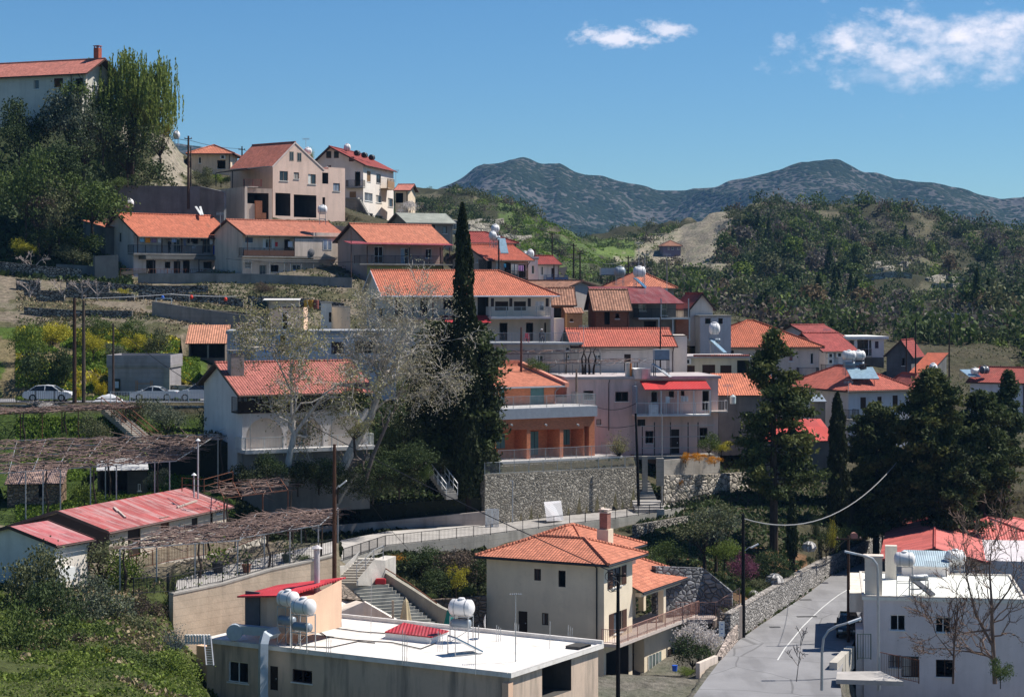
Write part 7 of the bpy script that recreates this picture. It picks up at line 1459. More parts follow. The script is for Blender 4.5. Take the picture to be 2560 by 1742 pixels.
m=MB(); m.slab([PZ(ZL,1240,890,131),PZ(ZL,1400,900,132),PZ(ZL,1500,925,130),PZ(ZL,1240,1020,128.8)],(0,0,-.3)); tag(m.build('concrete_landing',stucco((.60,.56,.53),.3)),'pale concrete landing between the wooden pole and the triangular parapet','landing')
m=MB(); rs=np.random.default_rng(3)
m.slab([PZ(ZL,1255,755,133),PZ(ZL,1330,770,133.5),PZ(ZL,1480,905,131.5),PZ(ZL,1400,900,131),PZ(ZL,1260,890,131)],(0,.8,-.3)); tag(m.build('rough_rock',stone((.26,.21,.17),2.5)),'rough brown rock face between the wooden pole and the ribbed ramp','rock')
wall_line('rubble_wall','brown rubble stone wall at the left foot of the beige villa',[PZ(ZM,420,1305,143),PZ(ZM,930,1268,143.5)],2.2,stone((.24,.18,.14),2.4,(.06,.05,.04),.07),.5)
wall_line('roadside_block_wall','thick pale concrete parapet beside the road below the parked dark car',[PZ(ZP,700,1450,138),PZ(ZP,855,1300,146)],1.6,concrete((.52,.48,.42),.4,False),.55)
wall_line('step_wall','low stepped white wall with a square pillar at the villa roadside',[PZ(ZN,2065,1455,138),PZ(ZN,2230,1385,141)],1.2,S_PALE,.3)
m=MB(); m.slab([PZ(ZP,690,1600,132),PZ(ZP,700,1530,134.5),PZ(ZP,1090,1525,134),PZ(ZP,1300,1620,131)],(0,0,-.3)); tag(m.build('forecourt_slab',PAV),'sunlit concrete slab at the bottom edge under the galvanised lamp post','slab')
m=MB(); m.slab([PZ(ZN,2120,1700,134),PZ(ZN,2310,1440,138),PZ(ZN,2700,1440,138),PZ(ZN,2700,1700,134)],(0,0,-.05)) if False else None
rail_line('green_iron_railing','dark green iron railing and stair rail left of the white corner building door',[PZ(ZP,885,1420,142),PZ(ZP,1005,1420,142.5)],1.8,.2,plain((.03,.07,.05))); rail_line('rusty_picket_fence','dark rusty picket fence in front of the white corner building',[PZ(ZP,1070,1560,138.5),PZ(ZP,1440,1640,136)],1.6,.14,RUST)
rail_line('terrace_yard_railing','thin brown bar railing round the paved yard between villa porch and black pole',[PZ(ZO,690,1480,151),PZ(ZO,1050,1480,150),PZ(ZO,1265,1350,151)],1.3,.15,RP)
m=MB(); m.slab([PZ(ZO,690,1350,158),PZ(ZO,1150,1295,160),PZ(ZO,1270,1350,152),PZ(ZO,1050,1480,150),PZ(ZO,690,1480,150.5)],(0,0,-.3)); tag(m.build('paved_yard',concrete((.42,.34,.31),.4,False)),'pinkish paved yard between the villa porch and the black pole','yard')
wall_line('yard_wall','pale wall below the paved yard between the villa terrace and the road',[PZ(ZO,1040,1490,149.5),PZ(ZO,1290,1350,150.5)],4,stucco((.5,.44,.40),.5),.3)
# gate, board, roof pieces
t=thing('white_gate','white metal double gate at the left end of the tall rubble wall','gate',PZ(ZM,930,650,169)); m=MB(); w=PZ(ZM,1030,650,169).x-t.location.x; 
for i in range(13): m.box(w*i/12-.025,0,0,w*i/12+.025,.05,1.55)
m.build('bars',WHITE,t); m=MB(); m.box(-.06,-.02,-.02,w+.06,.07,.06); m.box(-.06,-.02,1.5,w+.06,.07,1.62); m.box(w/2-.05,-.02,0,w/2+.05,.07,1.5); m.box(-.1,-.02,-.3,0,.07,1.6); m.box(w,-.02,-.3,w+.1,.07,1.6); m.build('frame',WHITE,t)
m=MB(); a=PZ(ZM,1475,590,171.5);b=PZ(ZM,1630,580,173);c=PZ(ZM,1605,405,174.5);d=PZ(ZM,1450,415,173.5); m.slab([a,b,c,d],(0,.06,.02)); tag(m.build('leaning_board',metalroof((.55,.54,.55),.3)),'big whitish ribbed board leaning on the rubble wall','board')
m=MB(); m.tube([PZ(ZM,1165,600,169.5),PZ(ZM,1165,225,169.5)],.05,6); m.tube([PZ(ZM,1140,222,169.5),PZ(ZM,1175,225,169.5)],.05,6); tag(m.build('lamp_pipe',GALV),'short galvanised pipe post in front of the rubble wall left part','post')
# ---------------------------------------------------------------- poles and lamps
def pole(name,label,px,pt,pb,D,r=.15,mat=None,arm=None,cat='utility pole',lamp=None,box=False,lean=0.):
 mat=mat or POLEW; b=P(px,pb,D); tp=P(px+lean,pt,D); t=thing(name,label,cat,b); H=tp.z-b.z; m=MB(); lx=tp.x-b.x; m.tube([(0,0,-2),(lx*.5,0,H*.5),(lx,0,H)],[r,r*.85,r*.65],9); m.build('mast',mat,t)
 if arm:
  for k,(dz,w) in enumerate(arm): m=MB(); m.box(lx-w,-r*.8-.08,H-dz-.05,lx+w,-r*.8,H-dz+.05); o=m.build('crossarm',mat,t)
  m=MB()
  for sx in (-.85,.85): m.lathe([(.03,0),(.06,.03),(.06,.1),(.03,.13)],(lx+sx*arm[0][1],-r*.8-.04,H-arm[0][0]+.05),8)
  m.build('insulators',plain((.2,.12,.1)),t)
 if lamp:
  a=P(lamp[0],lamp[1],D); e=P(lamp[2],lamp[3],D); m=MB(); m.tube([a-b,(a-b).lerp(e-b,.6)+Vector((0,0,.1)),e-b],.035,6); m.build('lamp_arm',GALV,t); m=MB(); d=(e-a).normalized(); m.beam(e-b-d*.1,e-b+d*.55,.22,.09); m.build('lamp_head',WHITE,t)
 return t
pole('wooden_pole','brown wooden utility pole standing behind the flat white roof',836,1110,1480,131,.16,None,None,lamp=(840,1222,850,1214))
pole('black_pole','tall black pole beside the stone road wall with a cable to the right',1858,1285,1610,151,.17,bark((.012,.012,.013)),lamp=(1862,1376,1880,1367))
pole('dark_pole','near black pole in front of the beige villa carrying coiled cables',1545,1432,1720,130,.15,bark((.012,.012,.013)),[(.15,.5)])
pole('wooden_pole','dark wooden power pole with a crossarm at the parked dark car',2121,1338,1606,149,.14,bark((.05,.03,.022)),[(.25,1.0)])
pole('wooden_pole','left and taller one of the two dark poles on the street',186,745,1010,179.6,.2,bark((.07,.04,.03))); pole('wooden_pole','right one of the two dark poles on the street',209,752,1010,180.2,.19,bark((.10,.075,.06))); pole('wooden_pole','thin pole in front of the concrete garage',283,808,1005,181.5,.12,bark((.08,.055,.045)))
pole('wooden_pole','lone pole before the pale rock face on the skyline',471,340,485,267,.19,bark((.10,.065,.05)),[(.4,.5)]); pole('wooden_pole','short second post right behind the lone skyline pole',477,368,450,272,.13,bark((.08,.06,.05))); pole('wooden_pole','short pole between the hipped cottage and the pink gable',605,366,400,297,.13,bark((.05,.04,.03)),[(.5,.5)])
pole('wooden_pole','stubby dark pole above the flat terrace railing in the centre',1303,818,912,197,.13,bark((.10,.05,.04))); pole('black_pole','leaning black pole at the right end of the tall rubble wall',1598,1033,1268,181,.15,bark((.012,.012,.013)),lean=-9)
for x,a,b,D,lb in ((1017,365,640,290,'distant thin pole left of the green middle hill path'),(1212,465,815,268,'taller of the twin dark poles above the grey gable'),(1270,540,815,270,'shorter of the twin dark poles above the grey gable'),(1707,578,840,276,'dark pole between the grey tanks and the round white tank'),(1998,1130,1440,203,'slim dark pole rising from the box water tank'),(1033,660,880,250,'thin pole at the blue balcony cottage'),(533,430,770,243,'dark pole in front of the wooden porch house'),(2057,600,860,262,'very thin mast right of the round white tank')):
 x0,y0=ZE(x,a); _,y1=ZE(x,b); pole('thin_pole',lb,x0,y0,y1,D,.12 if D>240 else .09,bark((.04,.03,.028)),[(.3,.4)] if D>260 else None)
pole('steel_post','slim galvanised post rising in front of the dark mauve house basement',1655,1035,1258,186,.05,GALV,cat='post'); pole('wooden_post','weathered post on the terrace left of the mauve house wall',1441,922,990,193.5,.13,bark((.2,.15,.12)),cat='post')
for x0,y0,y1,D,lb in ((2266,838,1000,232,'thin pole in front of the dark stone house'),(2373,800,960,238,'thin dark pole at the sky blue house end'),(2289,800,920,246,'thin pole right of the modern white house')): pole('thin_pole',lb,x0,y0,y1,D,.1,bark((.03,.025,.022)))
pole('thin_pole','thin mast at the left of the dark roof over the terrace house',878,567,712,247,.07,bark((.1,.06,.05)))
def slamp(name,label,pts,D,r,head):
 b=P(*pts[0],D); t=thing(name,label,'street lamp',b); m=MB(); m.tube([P(x,y,D)-b for x,y in pts],[r]+[r*.8]*(len(pts)-2)+[r*.6],8); m.build('post',GALV,t); m=MB(); a=P(*head[:2],D)-b;e=P(*head[2:],D)-b; m.beam(a,e,.30,.12); m.build('lamp_head',plain((.66,.68,.7),.4),t)
slamp('street_lamp','tall galvanised street lamp before the white corner building',[ZP(1078,1700),ZP(1072,1200),ZP(1068,640),ZP(1058,560),ZP(1020,508),ZP(960,485),ZP(860,462)],136,.11,(*ZP(870,465),*ZP(768,442))); slamp('street_lamp','nearest lower street lamp arching over the road at the bottom edge',[ZP(560,1700),ZP(562,1350),ZP(575,1230),ZP(620,1160),ZP(690,1120),ZP(800,1088)],124,.10,(*ZP(800,1090),*ZP(918,1048)))
def cable(label,a,b,sag,r=.025,n=18,mat=None):
 a=Vector(a);b=Vector(b); m=MB(); m.tube([a.lerp(b,i/n)-Vector((0,0,sag*4*(i/n)*(1-i/n))) for i in range(n+1)],r,4); return tag(m.build('cable',mat or DARKM),label,'cable')
cable('long black cable falling from the street to the coiled cable pole',P(520,912,178),P(1538,1432,130),.7,.035); cable('twisted cable sagging right from the tall black pole to the pines',P(1859,1296,151),P(2250,1145,190),2.6,.05,mat=plain((.2,.2,.2)))
cable('thin wire running down past the hedge to the ramp stairs',P(836,1115,131),P(1020,1370,150),.5,.02); cable('thin skyline wire between the lone pole and the short pole',P(471,350,267),P(605,372,297),.3,.03); cable('thin skyline wire from the short pole to the pink gable',P(605,372,297),P(680,400,280),.2,.03); cable('wire leaving the lone skyline pole towards the willow',P(471,352,267),P(400,335,270),.1,.03)
cable('thin guy wire across the concrete garage front',P(283,812,181.5),P(560,1000,170),.5,.03); cable('thin wire from the wooden power pole along the road bank',P(2118,1345,149),P(2040,1390,170),.3,.02)
cable('wire strung across the middle hill between thin poles',PZ(ZE,1017,400,290),PZ(ZE,1212,480,268),.4,.03); cable('wire across the dark valley right of the twin poles',PZ(ZE,1212,475,268),PZ(ZE,1707,600,276),1.6,.03)
m=MB(); c=P(1526,1440,129.6)
for i,(dx,dz,rr) in enumerate(((0,0,.34),(.1,-.25,.28),(.25,-.6,.36),(.05,-.75,.24))):
 m.tube([(c.x+dx+rr*math.cos(a_*.5236),c.y-.05*i,c.z+dz+rr*math.sin(a_*.5236)) for a_ in range(13)],.022,4)
tag(m.build('cable_coil',DARKM),'loops of black cable hanging on the pole before the beige villa','cable')
for x,y,yb,D,lb in ((495,1096,1235,150,'taller white capped garden lamp post by the long pergola'),(485,1182,1226,147,'shorter white capped garden post beside the rusty railing')):
 b=P(x,yb,D); t=thing('garden_post',lb,'post',b); H=P(x,y,D).z-b.z; m=MB(); m.tube([(0,0,-.5),(0,0,H-.15)],.06,8); m.build('pipe',plain((.5,.48,.48)),t); m=MB(); m.lathe([(.2,H-.17),(.19,H-.14),(.01,H+.02)],(0,0,0),12); m.build('cap',WHITE,t)
rail_line('rusty_railing','rusty pipe railing at the right end of the long red shed roof',[P(455,1228,148),P(510,1232,146),P(582,1212,149)],1.0,0,RUST,hz=1)
# ---------------------------------------------------------------- pergolas
CANE=bark((.20,.14,.12)); CANE2=bark((.28,.22,.20))
def pergola(label,vlabel,quad,nx,ny,posts,dens,seed,mat=None,ins=.0):
 A_,B_,C_,D_=[Vector(q) for q in quad]; o=A_; t=thing('pergola',label,'pergola',o); mat=mat or GALV; rs=np.random.default_rng(seed)
 pt=lambda u,v:(A_.lerp(B_,u)).lerp(D_.lerp(C_,u),v)-o
 m=MB()
 for i in range(nx+1): m.beam(pt(i/nx,0),pt(i/nx,1),.05)
 for j in range(ny+1): m.beam(pt(0,j/ny),pt(1,j/ny),.06)
 m.build('frame',mat,t)
 for i,(u,v) in enumerate(posts):
  p=pt(u,v); w=p+o; g=G(w.x,w.y)-o.z; m=MB(); m.beam(p,(p.x,p.y,min(g,p.z-2.)-.3),.08); m.build('post',mat,t)
 L_=(B_-A_).length; W_=(D_-A_).length; vt=thing('grape_vine',vlabel,'vine',o); m=MB(); n=int(L_*W_*dens)
 for i in range(n):
  u,v=rs.uniform(0,1,2); p=pt(u,v); a=rs.normal(0,.8)+(math.pi if rs.random()<.5 else 0); d=Vector((math.cos(a)*(B_-A_).normalized().x,math.cos(a)*(B_-A_).normalized().y,0))+Vector((-math.sin(a)*.4,math.sin(a),0)); pts=[p+Vector((0,0,.04))]
  for k in range(4): d=d+Vector(rs.normal(size=3)*.28); d.z*=.5; d.normalize(); pts.append(pts[-1]+d*rs.uniform(.25,.5))
  for k in range(1,5): pts[k].z=max(pts[k].z,p.z-.25*k*.6)
  m.tube(pts,[.034,.03,.024,.018,.012],3,cap=False)
 m.build('canes',CANE,vt)
 for i,(u,v) in enumerate(posts[::2]):
  p=pt(u,v)+Vector((.25,.1,0)); w=p+o; g=G(w.x,w.y)-o.z; g=min(g,p.z-2.); m=MB(); H=p.z-g; m.tube([(p.x,p.y,g-.2),(p.x+.12,p.y,g+H*.35),(p.x-.08,p.y,g+H*.7),(p.x,p.y,p.z)],[.09,.08,.07,.05],6); m.build('trunk',BARK,vt)
 return t
pergola('upper pipe pergola at the left edge just below the street','thin layer of dry vines on the upper pergola',(P(-100,1040,171),P(352,1019,174),P(352,1008,177.5),P(-100,1028,176)),8,2,[(.33,0),(.45,0),(.56,0),(.65,0),(.9,0)],5,1,RUST)
pergola('long middle pergola covering the left garden above the long red shed','thick carpet of bare reddish vines on the long middle pergola',(P(-100,1190,151),P(440,1152,154),P(545,1085,163),P(-100,1105,163)),9,4,[(.1,0),(.30,0),(.38,0),(.46,0),(.6,0),(.72,0),(.9,0),(.97,0),(1,1),(.2,.6),(.6,.6)],7.5,2)
pergola('low pergola along the railed terrace above the tall retaining wall, left half','tangled bare vines over the left half of the terrace pergola',(P(300,1372,125),P(600,1350,128.3),P(655,1300,135),P(430,1318,133.5)),6,3,[(0,0),(.3,0),(.62,0),(.98,0),(.35,1),(.7,1),(1,1)],7,3)
pergola('low pergola along the railed terrace above the tall retaining wall, right half','tangled bare vines over the right half of the terrace pergola',(P(600,1345,128.6),P(800,1312,131.5),P(845,1270,138.5),P(640,1285,137)),5,3,[(.3,0),(.62,0),(.98,0),(.1,1),(.55,1),(1,1)],8,4)
pergola('dark pergola frame between long red shed and arched house','sparse vines on the frame behind the long red shed end',(P(560,1245,146),P(720,1225,149),P(700,1195,155),P(545,1210,153)),4,2,[(0,0),(.6,0),(1,0)],3,5,RUST)
pergola('pipe trellis on the terrace before the low white tiled house','gnarled black vines on the central trellis',(P(1340,912,198.5),P(1600,906,200),P(1620,896,203),P(1330,900,202)),5,1,[(.1,0),(.22,0),(.42,0),(.62,0),(.95,0),(.35,0)],1.6,6,plain((.2,.2,.2)))
pergola('high trellis wire frame before the grey white terrace block','few dark vines along the high trellis',(P(1200,884,200),P(1500,880,201),P(1500,874,203),P(1200,878,203)),5,1,[(0,0),(.4,0),(.7,0),(1,0)],1.2,7,plain((.2,.2,.2)))
# thick black vine trunks of the central trellis
t=thing('old_vine','four thick black vine trunks standing together on the terrace of the trellis house','vine',PZ(ZF,1040,500,199.5)); 
for i,(x,dx) in enumerate(((1003,8),(1030,-4),(1062,6),(1100,-22))):
 p=PZ(ZF,x,500,199.5)-t.location; e=PZ(ZF,x-dx,350,199.5)-t.location; m=MB(); m.tube([p-Vector((0,0,.5)),p.lerp(e,.4)+Vector((.06*(-1)**i,0,0)),e],[.13,.11,.08],6); m.tube([e,e+Vector((.25*(-1)**i,0,.7)),e+Vector((.1,0,1.2))],[.08,.05,.02],5); m.build('trunk',BARKD,t)
# ---------------------------------------------------------------- tanks and roof gear
TW_=plain((.74,.72,.71),.4,0.,.06,'white_tank'); TG=plain((.25,.29,.33),.4,.2,.1,'grey_tank'); PANEL=plain((.10,.20,.30),.15,.2,.3,'solar_glass'); PANELL=plain((.30,.42,.50),.2,.2,.2,'solar_glass_pale')
def tank(label,p,r=.45,L_=1.35,stand=1.6,rz=0.,mat=None,low=True,panel=None,cap=True,name='water_tank',vert=False):
 """p: foot of the stand; barrel axis along local x"""
 t=thing(name,label,'water tank',p,R(rz)); mat=mat or TW_; z=stand+r; m=MB()
 if vert: m.lathe([(r*.5,stand),(r,stand+.08),(r*1.03,stand+L_*.5),(r,stand+L_-.1),(r*.6,stand+L_),(r*.25,stand+L_+.05)],(0,0,0),18)
 else:
  pr=[(r*.05,-L_/2-r*.42),(r*.5,-L_/2-r*.36),(r*.85,-L_/2-r*.15),(r,-L_/2),(r,L_/2),(r*.85,L_/2+r*.15),(r*.5,L_/2+r*.36),(r*.05,L_/2+r*.42)]; m.lathe(pr,(0,0,z),18,axis='x')
 o=m.build('barrel',mat,t,True)
 if cap: c=MB(); zt=stand+2*r if not vert else stand+L_; c.lathe([(r*.42,zt-.05),(r*.42,zt+.06),(r*.3,zt+.1),(.02,zt+.11)],(0,0,0),12); c.build('lid',mat,o)
 if not vert:
  b=MB()
  for x in (-L_*.3,L_*.3): b.lathe([(r+.012,x-.03),(r+.012,x+.03)],(0,0,z),18,axis='x')
  b.build('straps',GALV,o)
 if stand>.3:
  w=L_*.5; e=r*.8; f=MB()
  for x in (-w,w):
   for y in (-e,e): f.beam((x,y,-.05),(x,y,stand+.05),.05)
  for z_ in (stand,stand*.5):
   f.beam((-w,-e,z_),(w,-e,z_),.045);f.beam((-w,e,z_),(w,e,z_),.045);f.beam((-w,-e,z_),(-w,e,z_),.045);f.beam((w,-e,z_),(w,e,z_),.045)
  f.beam((-w,-e,0),(w,-e,stand*.5),.035); f.build('stand',GALV,t)
  if low and stand>1.2: l=MB(); l.lathe([(.02,-.6),(.25,-.58),(.27,-.5),(.27,.5),(.25,.58),(.02,.6)],(0,-.1,stand*.5+.33),14,axis='x'); l.build('hot_cylinder',TG if mat is TW_ else GALV,t,True)
 if panel:
  x0,x1,zt,zb,yy,pm=panel; g=MB(); g.slab([(x0,-.5+0*yy,zb),(x1,-.5,zb),(x1,.5+yy,zt),(x0,.5+yy,zt)],(0,0,.08)); g.build('solar_panel',pm,t)
 return t
up=Vector((0,0,1))
AZ=lambda x,y,z=ZL:h_world_A(x,y,z)
def h_world_A(x,y,z):
 px,py=z(x,y); D=F*(hA-.22)/(py-HZ); return P(px,py,D)
def spanel(label,p,w,l,tilt,rz,mat=None,frame=None):
 t=thing('solar_panel',label,'solar panel',p,R(rz)); m=MB(); c,s=math.cos(R(tilt)),math.sin(R(tilt)); m.slab([(-w/2,0,.1),(w/2,0,.1),(w/2,l*c,.1+l*s),(-w/2,l*c,.1+l*s)],(0,-.03,.08)); m.build('glass',mat or PANEL,t); m=MB()
 for x in (-w/2+.05,w/2-.05): m.beam((x,l*c,0),(x,l*c,.1+l*s),.04); m.beam((x,0,.05),(x,l*c,.05),.04)
 m.build('frame',GALV,t)
# flat roof
tank('nearer left hand white water tank on a high frame on the flat white roof',AZ(840,1300),.46,1.0,2.25,-35); tank('right hand white water tank of the pair on the flat white roof',AZ(975,1345),.47,1.15,2.05,-35)
tank('single white water tank near the back right edge of the flat white roof',AZ(40,1290,ZN)+Vector((-.9,1.2,0)),.50,1.15,1.5,-20); spanel('dark solar panel seen from behind beside the single white tank',AZ(60,1365,ZN)+Vector((0,.2,0)),1.0,2.0,28,120)
t=thing('satellite_dish','white satellite dish on the flat roof beside the single white tank','satellite dish',AZ(60,1230,ZN)); m=MB(); m.tube([(0,0,0),(0,0,.8)],.03,6); m.build('stand',GALV,t); m=MB(); m.lathe([(.01,0),(.25,.03),(.42,.1),(.44,.11)],(.3,0,1.0),16,0,'x'); m.build('dish',WHITE,t)
RD=metalroof((.40,.025,.035),.15,5.)
a=[AZ(1690,1245),AZ(2090,1290),AZ(2235,1235),AZ(1850,1165)]; t=thing('roof_hatch','low skylight box with a dark red ribbed cover on the flat white roof','skylight',a[0]); m=MB(); m.slab([q-a[0] for q in a],(0,0,.35)); m.build('curb',WHITE,t); m=MB(); m.slab([(q-a[0])*1.03+Vector((-.03,-.03,.36)) for q in a],(0,0,.07)); m.build('cover',RD,t)
DUC=plain((.42,.47,.52),.45,.15,.1,'duct_steel')
t=thing('air_duct','galvanised square air duct bending down over the edge of the flat roof','duct',AZ(640,1290)); o=t.location; q=lambda x,y,d=0.:AZ(x,y)-o+Vector((0,0,d))
m=MB(); m.beam(q(400,1270,.75),q(740,1300,.75),.5,.5); m.build('run',DUC,t); m=MB(); m.tube([q(740,1300,.75),q(700,1310,.75),q(640,1330,.7),q(625,1335,.3),q(622,1338,-1),q(622,1345,-4)],.33,4); m.build('elbow',DUC,t); m=MB(); m.lathe([(.1,-.25),(.48,-.25),(.48,.25),(.1,.25)],tuple(q(375,1275,.6)),16,0,'y'); m.build('fan_housing',DUC,t)
t=thing('steel_ladder','weathered metal ladder leaning at the left end of the flat roofed building','ladder',PZ(ZL,190,1480,112)); o=t.location; m=MB(); e=PZ(ZL,165,1225,116)-o; dx=Vector((-.42,.1,0)); 
for s in (0,1): m.beam(dx*s,e+dx*s,.06)
for i in range(12): m.beam(e*(i+.5)/12,e*(i+.5)/12+dx,.04)
m.build('rungs',GALV,t)
t=thing('radiator_stack','white ribbed radiator lying at the left end of the flat roof','radiator',PZ(ZL,50,1250,119)); m=MB()
for i in range(9): m.box(-.75+i*.17,-.12,-.28,-.64+i*.17,.12,.28)
m.build('ribs',WHITE,t); m=MB(); m.beam((-.8,0,.2),(.8,0,.2),.08); m.beam((-.8,0,-.2),(.8,0,-.2),.08); m.build('pipes',WHITE,t)
t=thing('tv_antenna','tall TV aerial on a mast at the front right of the flat white roof','antenna',AZ(395,1443,ZN)); o=t.location; H=P(*ZN(410,820),o.y).z-o.z; m=MB(); m.tube([(0,0,0),(0,0,H)],.03,6); m.build('mast',GALV,t); m=MB(); m.beam((-.35,0,H-.05),(.35,0,H-.05),.03)
for i in range(6): m.beam((-.3+i*.12,-.25,H-.05),(-.3+i*.12,.25,H-.05),.02); 
m.build('aerial',GALV,t)
for x,y,z,hh,lb in ((705,1325,ZN,1.6,'bent thin rod at the right of the flat roof'),(1565,1210,ZL,3.4,'thin aerial mast in the middle of the flat roof'),(1840,1470,ZL,1.9,'bundle of starter bars at the front of the flat roof'),(220,1260,ZN,1.0,'pair of short starter bars near the back edge of the flat roof'),(870,1245,ZN,.9,'short starter bars at the back right corner of the flat roof'),(385,1190,ZN,.7,'short starter bars beside the aerial mast'),(30,1560,ZN,2.6,'starter rod at the bottom edge of the flat roof'),(2150,1360,ZL,1.2,'starter bars right of the red skylight cover'),(1175,1390,ZL,1.1,'starter bars before the tank pair')):
 p=AZ(x,y,z); m=MB()
 for i in range(3 if 'bars' in lb else 1): m.tube([(i*.12,i*.05,0),(i*.12+.02,i*.05,hh*(1-.1*i))],.018,4)
 o=m.build('starter_bars',GALV); o.location=p; tag(o,lb,'metal rods')
for pts,lb in (([(1040,1140),(1300,1165),(1480,1190),(1690,1205)],'upper pipe running across the flat roof to the skylight'),([(1060,1150),(1180,1235),(1400,1262),(1750,1285),(2000,1340),(2130,1290)],'long looping black hose across the flat roof'),([(830,1300),(1000,1320),(1200,1330),(1450,1275),(1600,1290)],'black hose from the tank pair across the flat roof')):
 m=MB(); m.tube([AZ(x,y)+Vector((0,0,.05)) for x,y in pts],.035,5); tag(m.build('roof_pipe',DARKM),lb,'pipe')
def aerial(label,z,x,yt,yb,D):
 b=PZ(z,x,yb,D); H=PZ(z,x,yt,D).z-b.z; t=thing('tv_antenna',label,'antenna',b); m=MB(); m.tube([(0,0,-.3),(0,0,H)],.028,5); m.build('mast',GALV,t); m=MB(); m.beam((-.5,0,H-.1),(.5,0,H-.1),.035)
 for i in range(7): m.beam((-.45+i*.15,-.05,H-.28),(-.45+i*.15,.05,H+.08),.025)
 m.build('aerial',GALV,t)
for a in (('aerial on the left of the first orange roof of the middle row',ZB,183,775,890,253),('aerial at the right side of the tall white three storey house',ZB,1775,380,480,303),('aerial above the white tank behind the pink gable',ZB,960,95,185,286),('tall aerial over the round white tank on the parapet',ZE,1803,455,720,238),('aerial mast right of the white parapet tank',ZE,2057,560,900,244),('aerial standing before the low white tiled house roof',ZE,1303,1210,1380,203),('aerial on the right end of the laundry balcony house roof',ZC,1852,115,235,253),('aerial above the steel balcony house',ZE,1858,560,900,232),('aerial on the annex roof left of the large pine',ZG,505,730,815,200),('aerial over the dark red roof in the right cluster',ZG,1405,225,300,264),('comb shaped aerial at the right edge behind the salmon red roof',ZP,2133,150,280,186),('aerial beside the pyramid roof ridge',ZG,1600,700,780,212),('aerial on the arched house tiled roof',ZJ,1230,330,430,168),('aerial on the pale blue flat roof left end',ZJ,600,120,170,193)): aerial(*a)
for lb,a,b,s in (('wire along the front of the mauve house',PZ(ZF,1105,775,193),PZ(ZF,1485,755,192),.5),('upper wire over the grey white terrace block',PZ(ZE,360,1455,202),PZ(ZE,1290,1455,202),.15),('wire from the mauve house wall to the leaning black pole',PZ(ZF,1130,960,193),PZ(ZF,1490,950,181),.2),('wire between trellis house and slim pole',PZ(ZE,1300,1415,203),PZ(ZE,1998,1415,203),.2),('wire crossing before the middle row of houses',PZ(ZB,235,1185,248),PZ(ZB,1390,1215,248),.3),('wire over the pale blue flat roof',PZ(ZJ,1150,230,190),PZ(ZJ,1700,160,194),.4)): cable(lb,a,b,s,.03)
# umbrellas
for x,yt,yb,z,D,c,lb in ((1870,890,1095,ZL,127,(.55,.44,.27),'closed cream parasol standing before the ribbed ramp'),(595,1375,1540,ZM,128.5,(.02,.22,.18),'closed green parasol left of the single white tank')):
 b=PZ(z,x,yb,D); H=PZ(z,x,yt,D).z-b.z; t=thing('closed_parasol',lb,'parasol',b); m=MB(); m.tube([(0,0,-.6),(0,0,H+.05)],.03,6); m.build('pole',GALV,t); m=MB(); n=14; base=0
 vs=[(((.10+.22*(1-k/7))*(1+.25*(j%2)))*math.cos(6.283*j/n)*(1 if k<7 else .2),((.10+.22*(1-k/7))*(1+.25*(j%2)))*math.sin(6.283*j/n)*(1 if k<7 else .2),.05+(H-.05)*k/7) for k in range(8) for j in range(n)]
 m.add(vs,[(k*n+j,k*n+(j+1)%n,(k+1)*n+(j+1)%n,(k+1)*n+j) for k in range(7) for j in range(n)]); m.build('canopy',plain(c,.9),t)
m=MB(); p=PZ(ZL,1757,1080,127); m.beam((0,0,-.2),(0,0,PZ(ZL,1757,910,127).z-p.z),.14); o=m.build('wooden_stake',wood((.5,.4,.3))); o.location=p; tag(o,'short pale stake left of the closed cream parasol','post')
m=MB(); m.box(-.35,-.25,0,.35,.25,.3); m.box(-.3,-.2,.3,.3,.2,.36); o=m.build('red_crate',plain((.4,.02,.03))); o.location=PZ(ZL,1650,765,135.5); tag(o,'small red crate at the top of the ribbed ramp','crate')
# white corner building roof
WR=lambda x,y:(lambda q:P(q[0],q[1],F*(60-(WB.O.z+WB.h+.22))/(q[1]-HZ)))(ZP(x,y))
tank('white water tank on a black stand on the white corner building',WR(1310,865),.52,1.1,2.3,-10,low=False); t=tank('small horizontal steel cylinder of the tube collector on the corner building',WR(1440,860),.22,1.3,1.25,15,GALV,low=False,cap=False); spanel('slanting solar tube collector on the white corner building roof',WR(1560,850)+Vector((.0,-.3,0)),1.1,2.0,35,60,DARKM)
tank('white water tank beside the red roof edge, right of the roof room',PZ(ZP,1770,640,158),.62,1.1,.6,10,low=False)
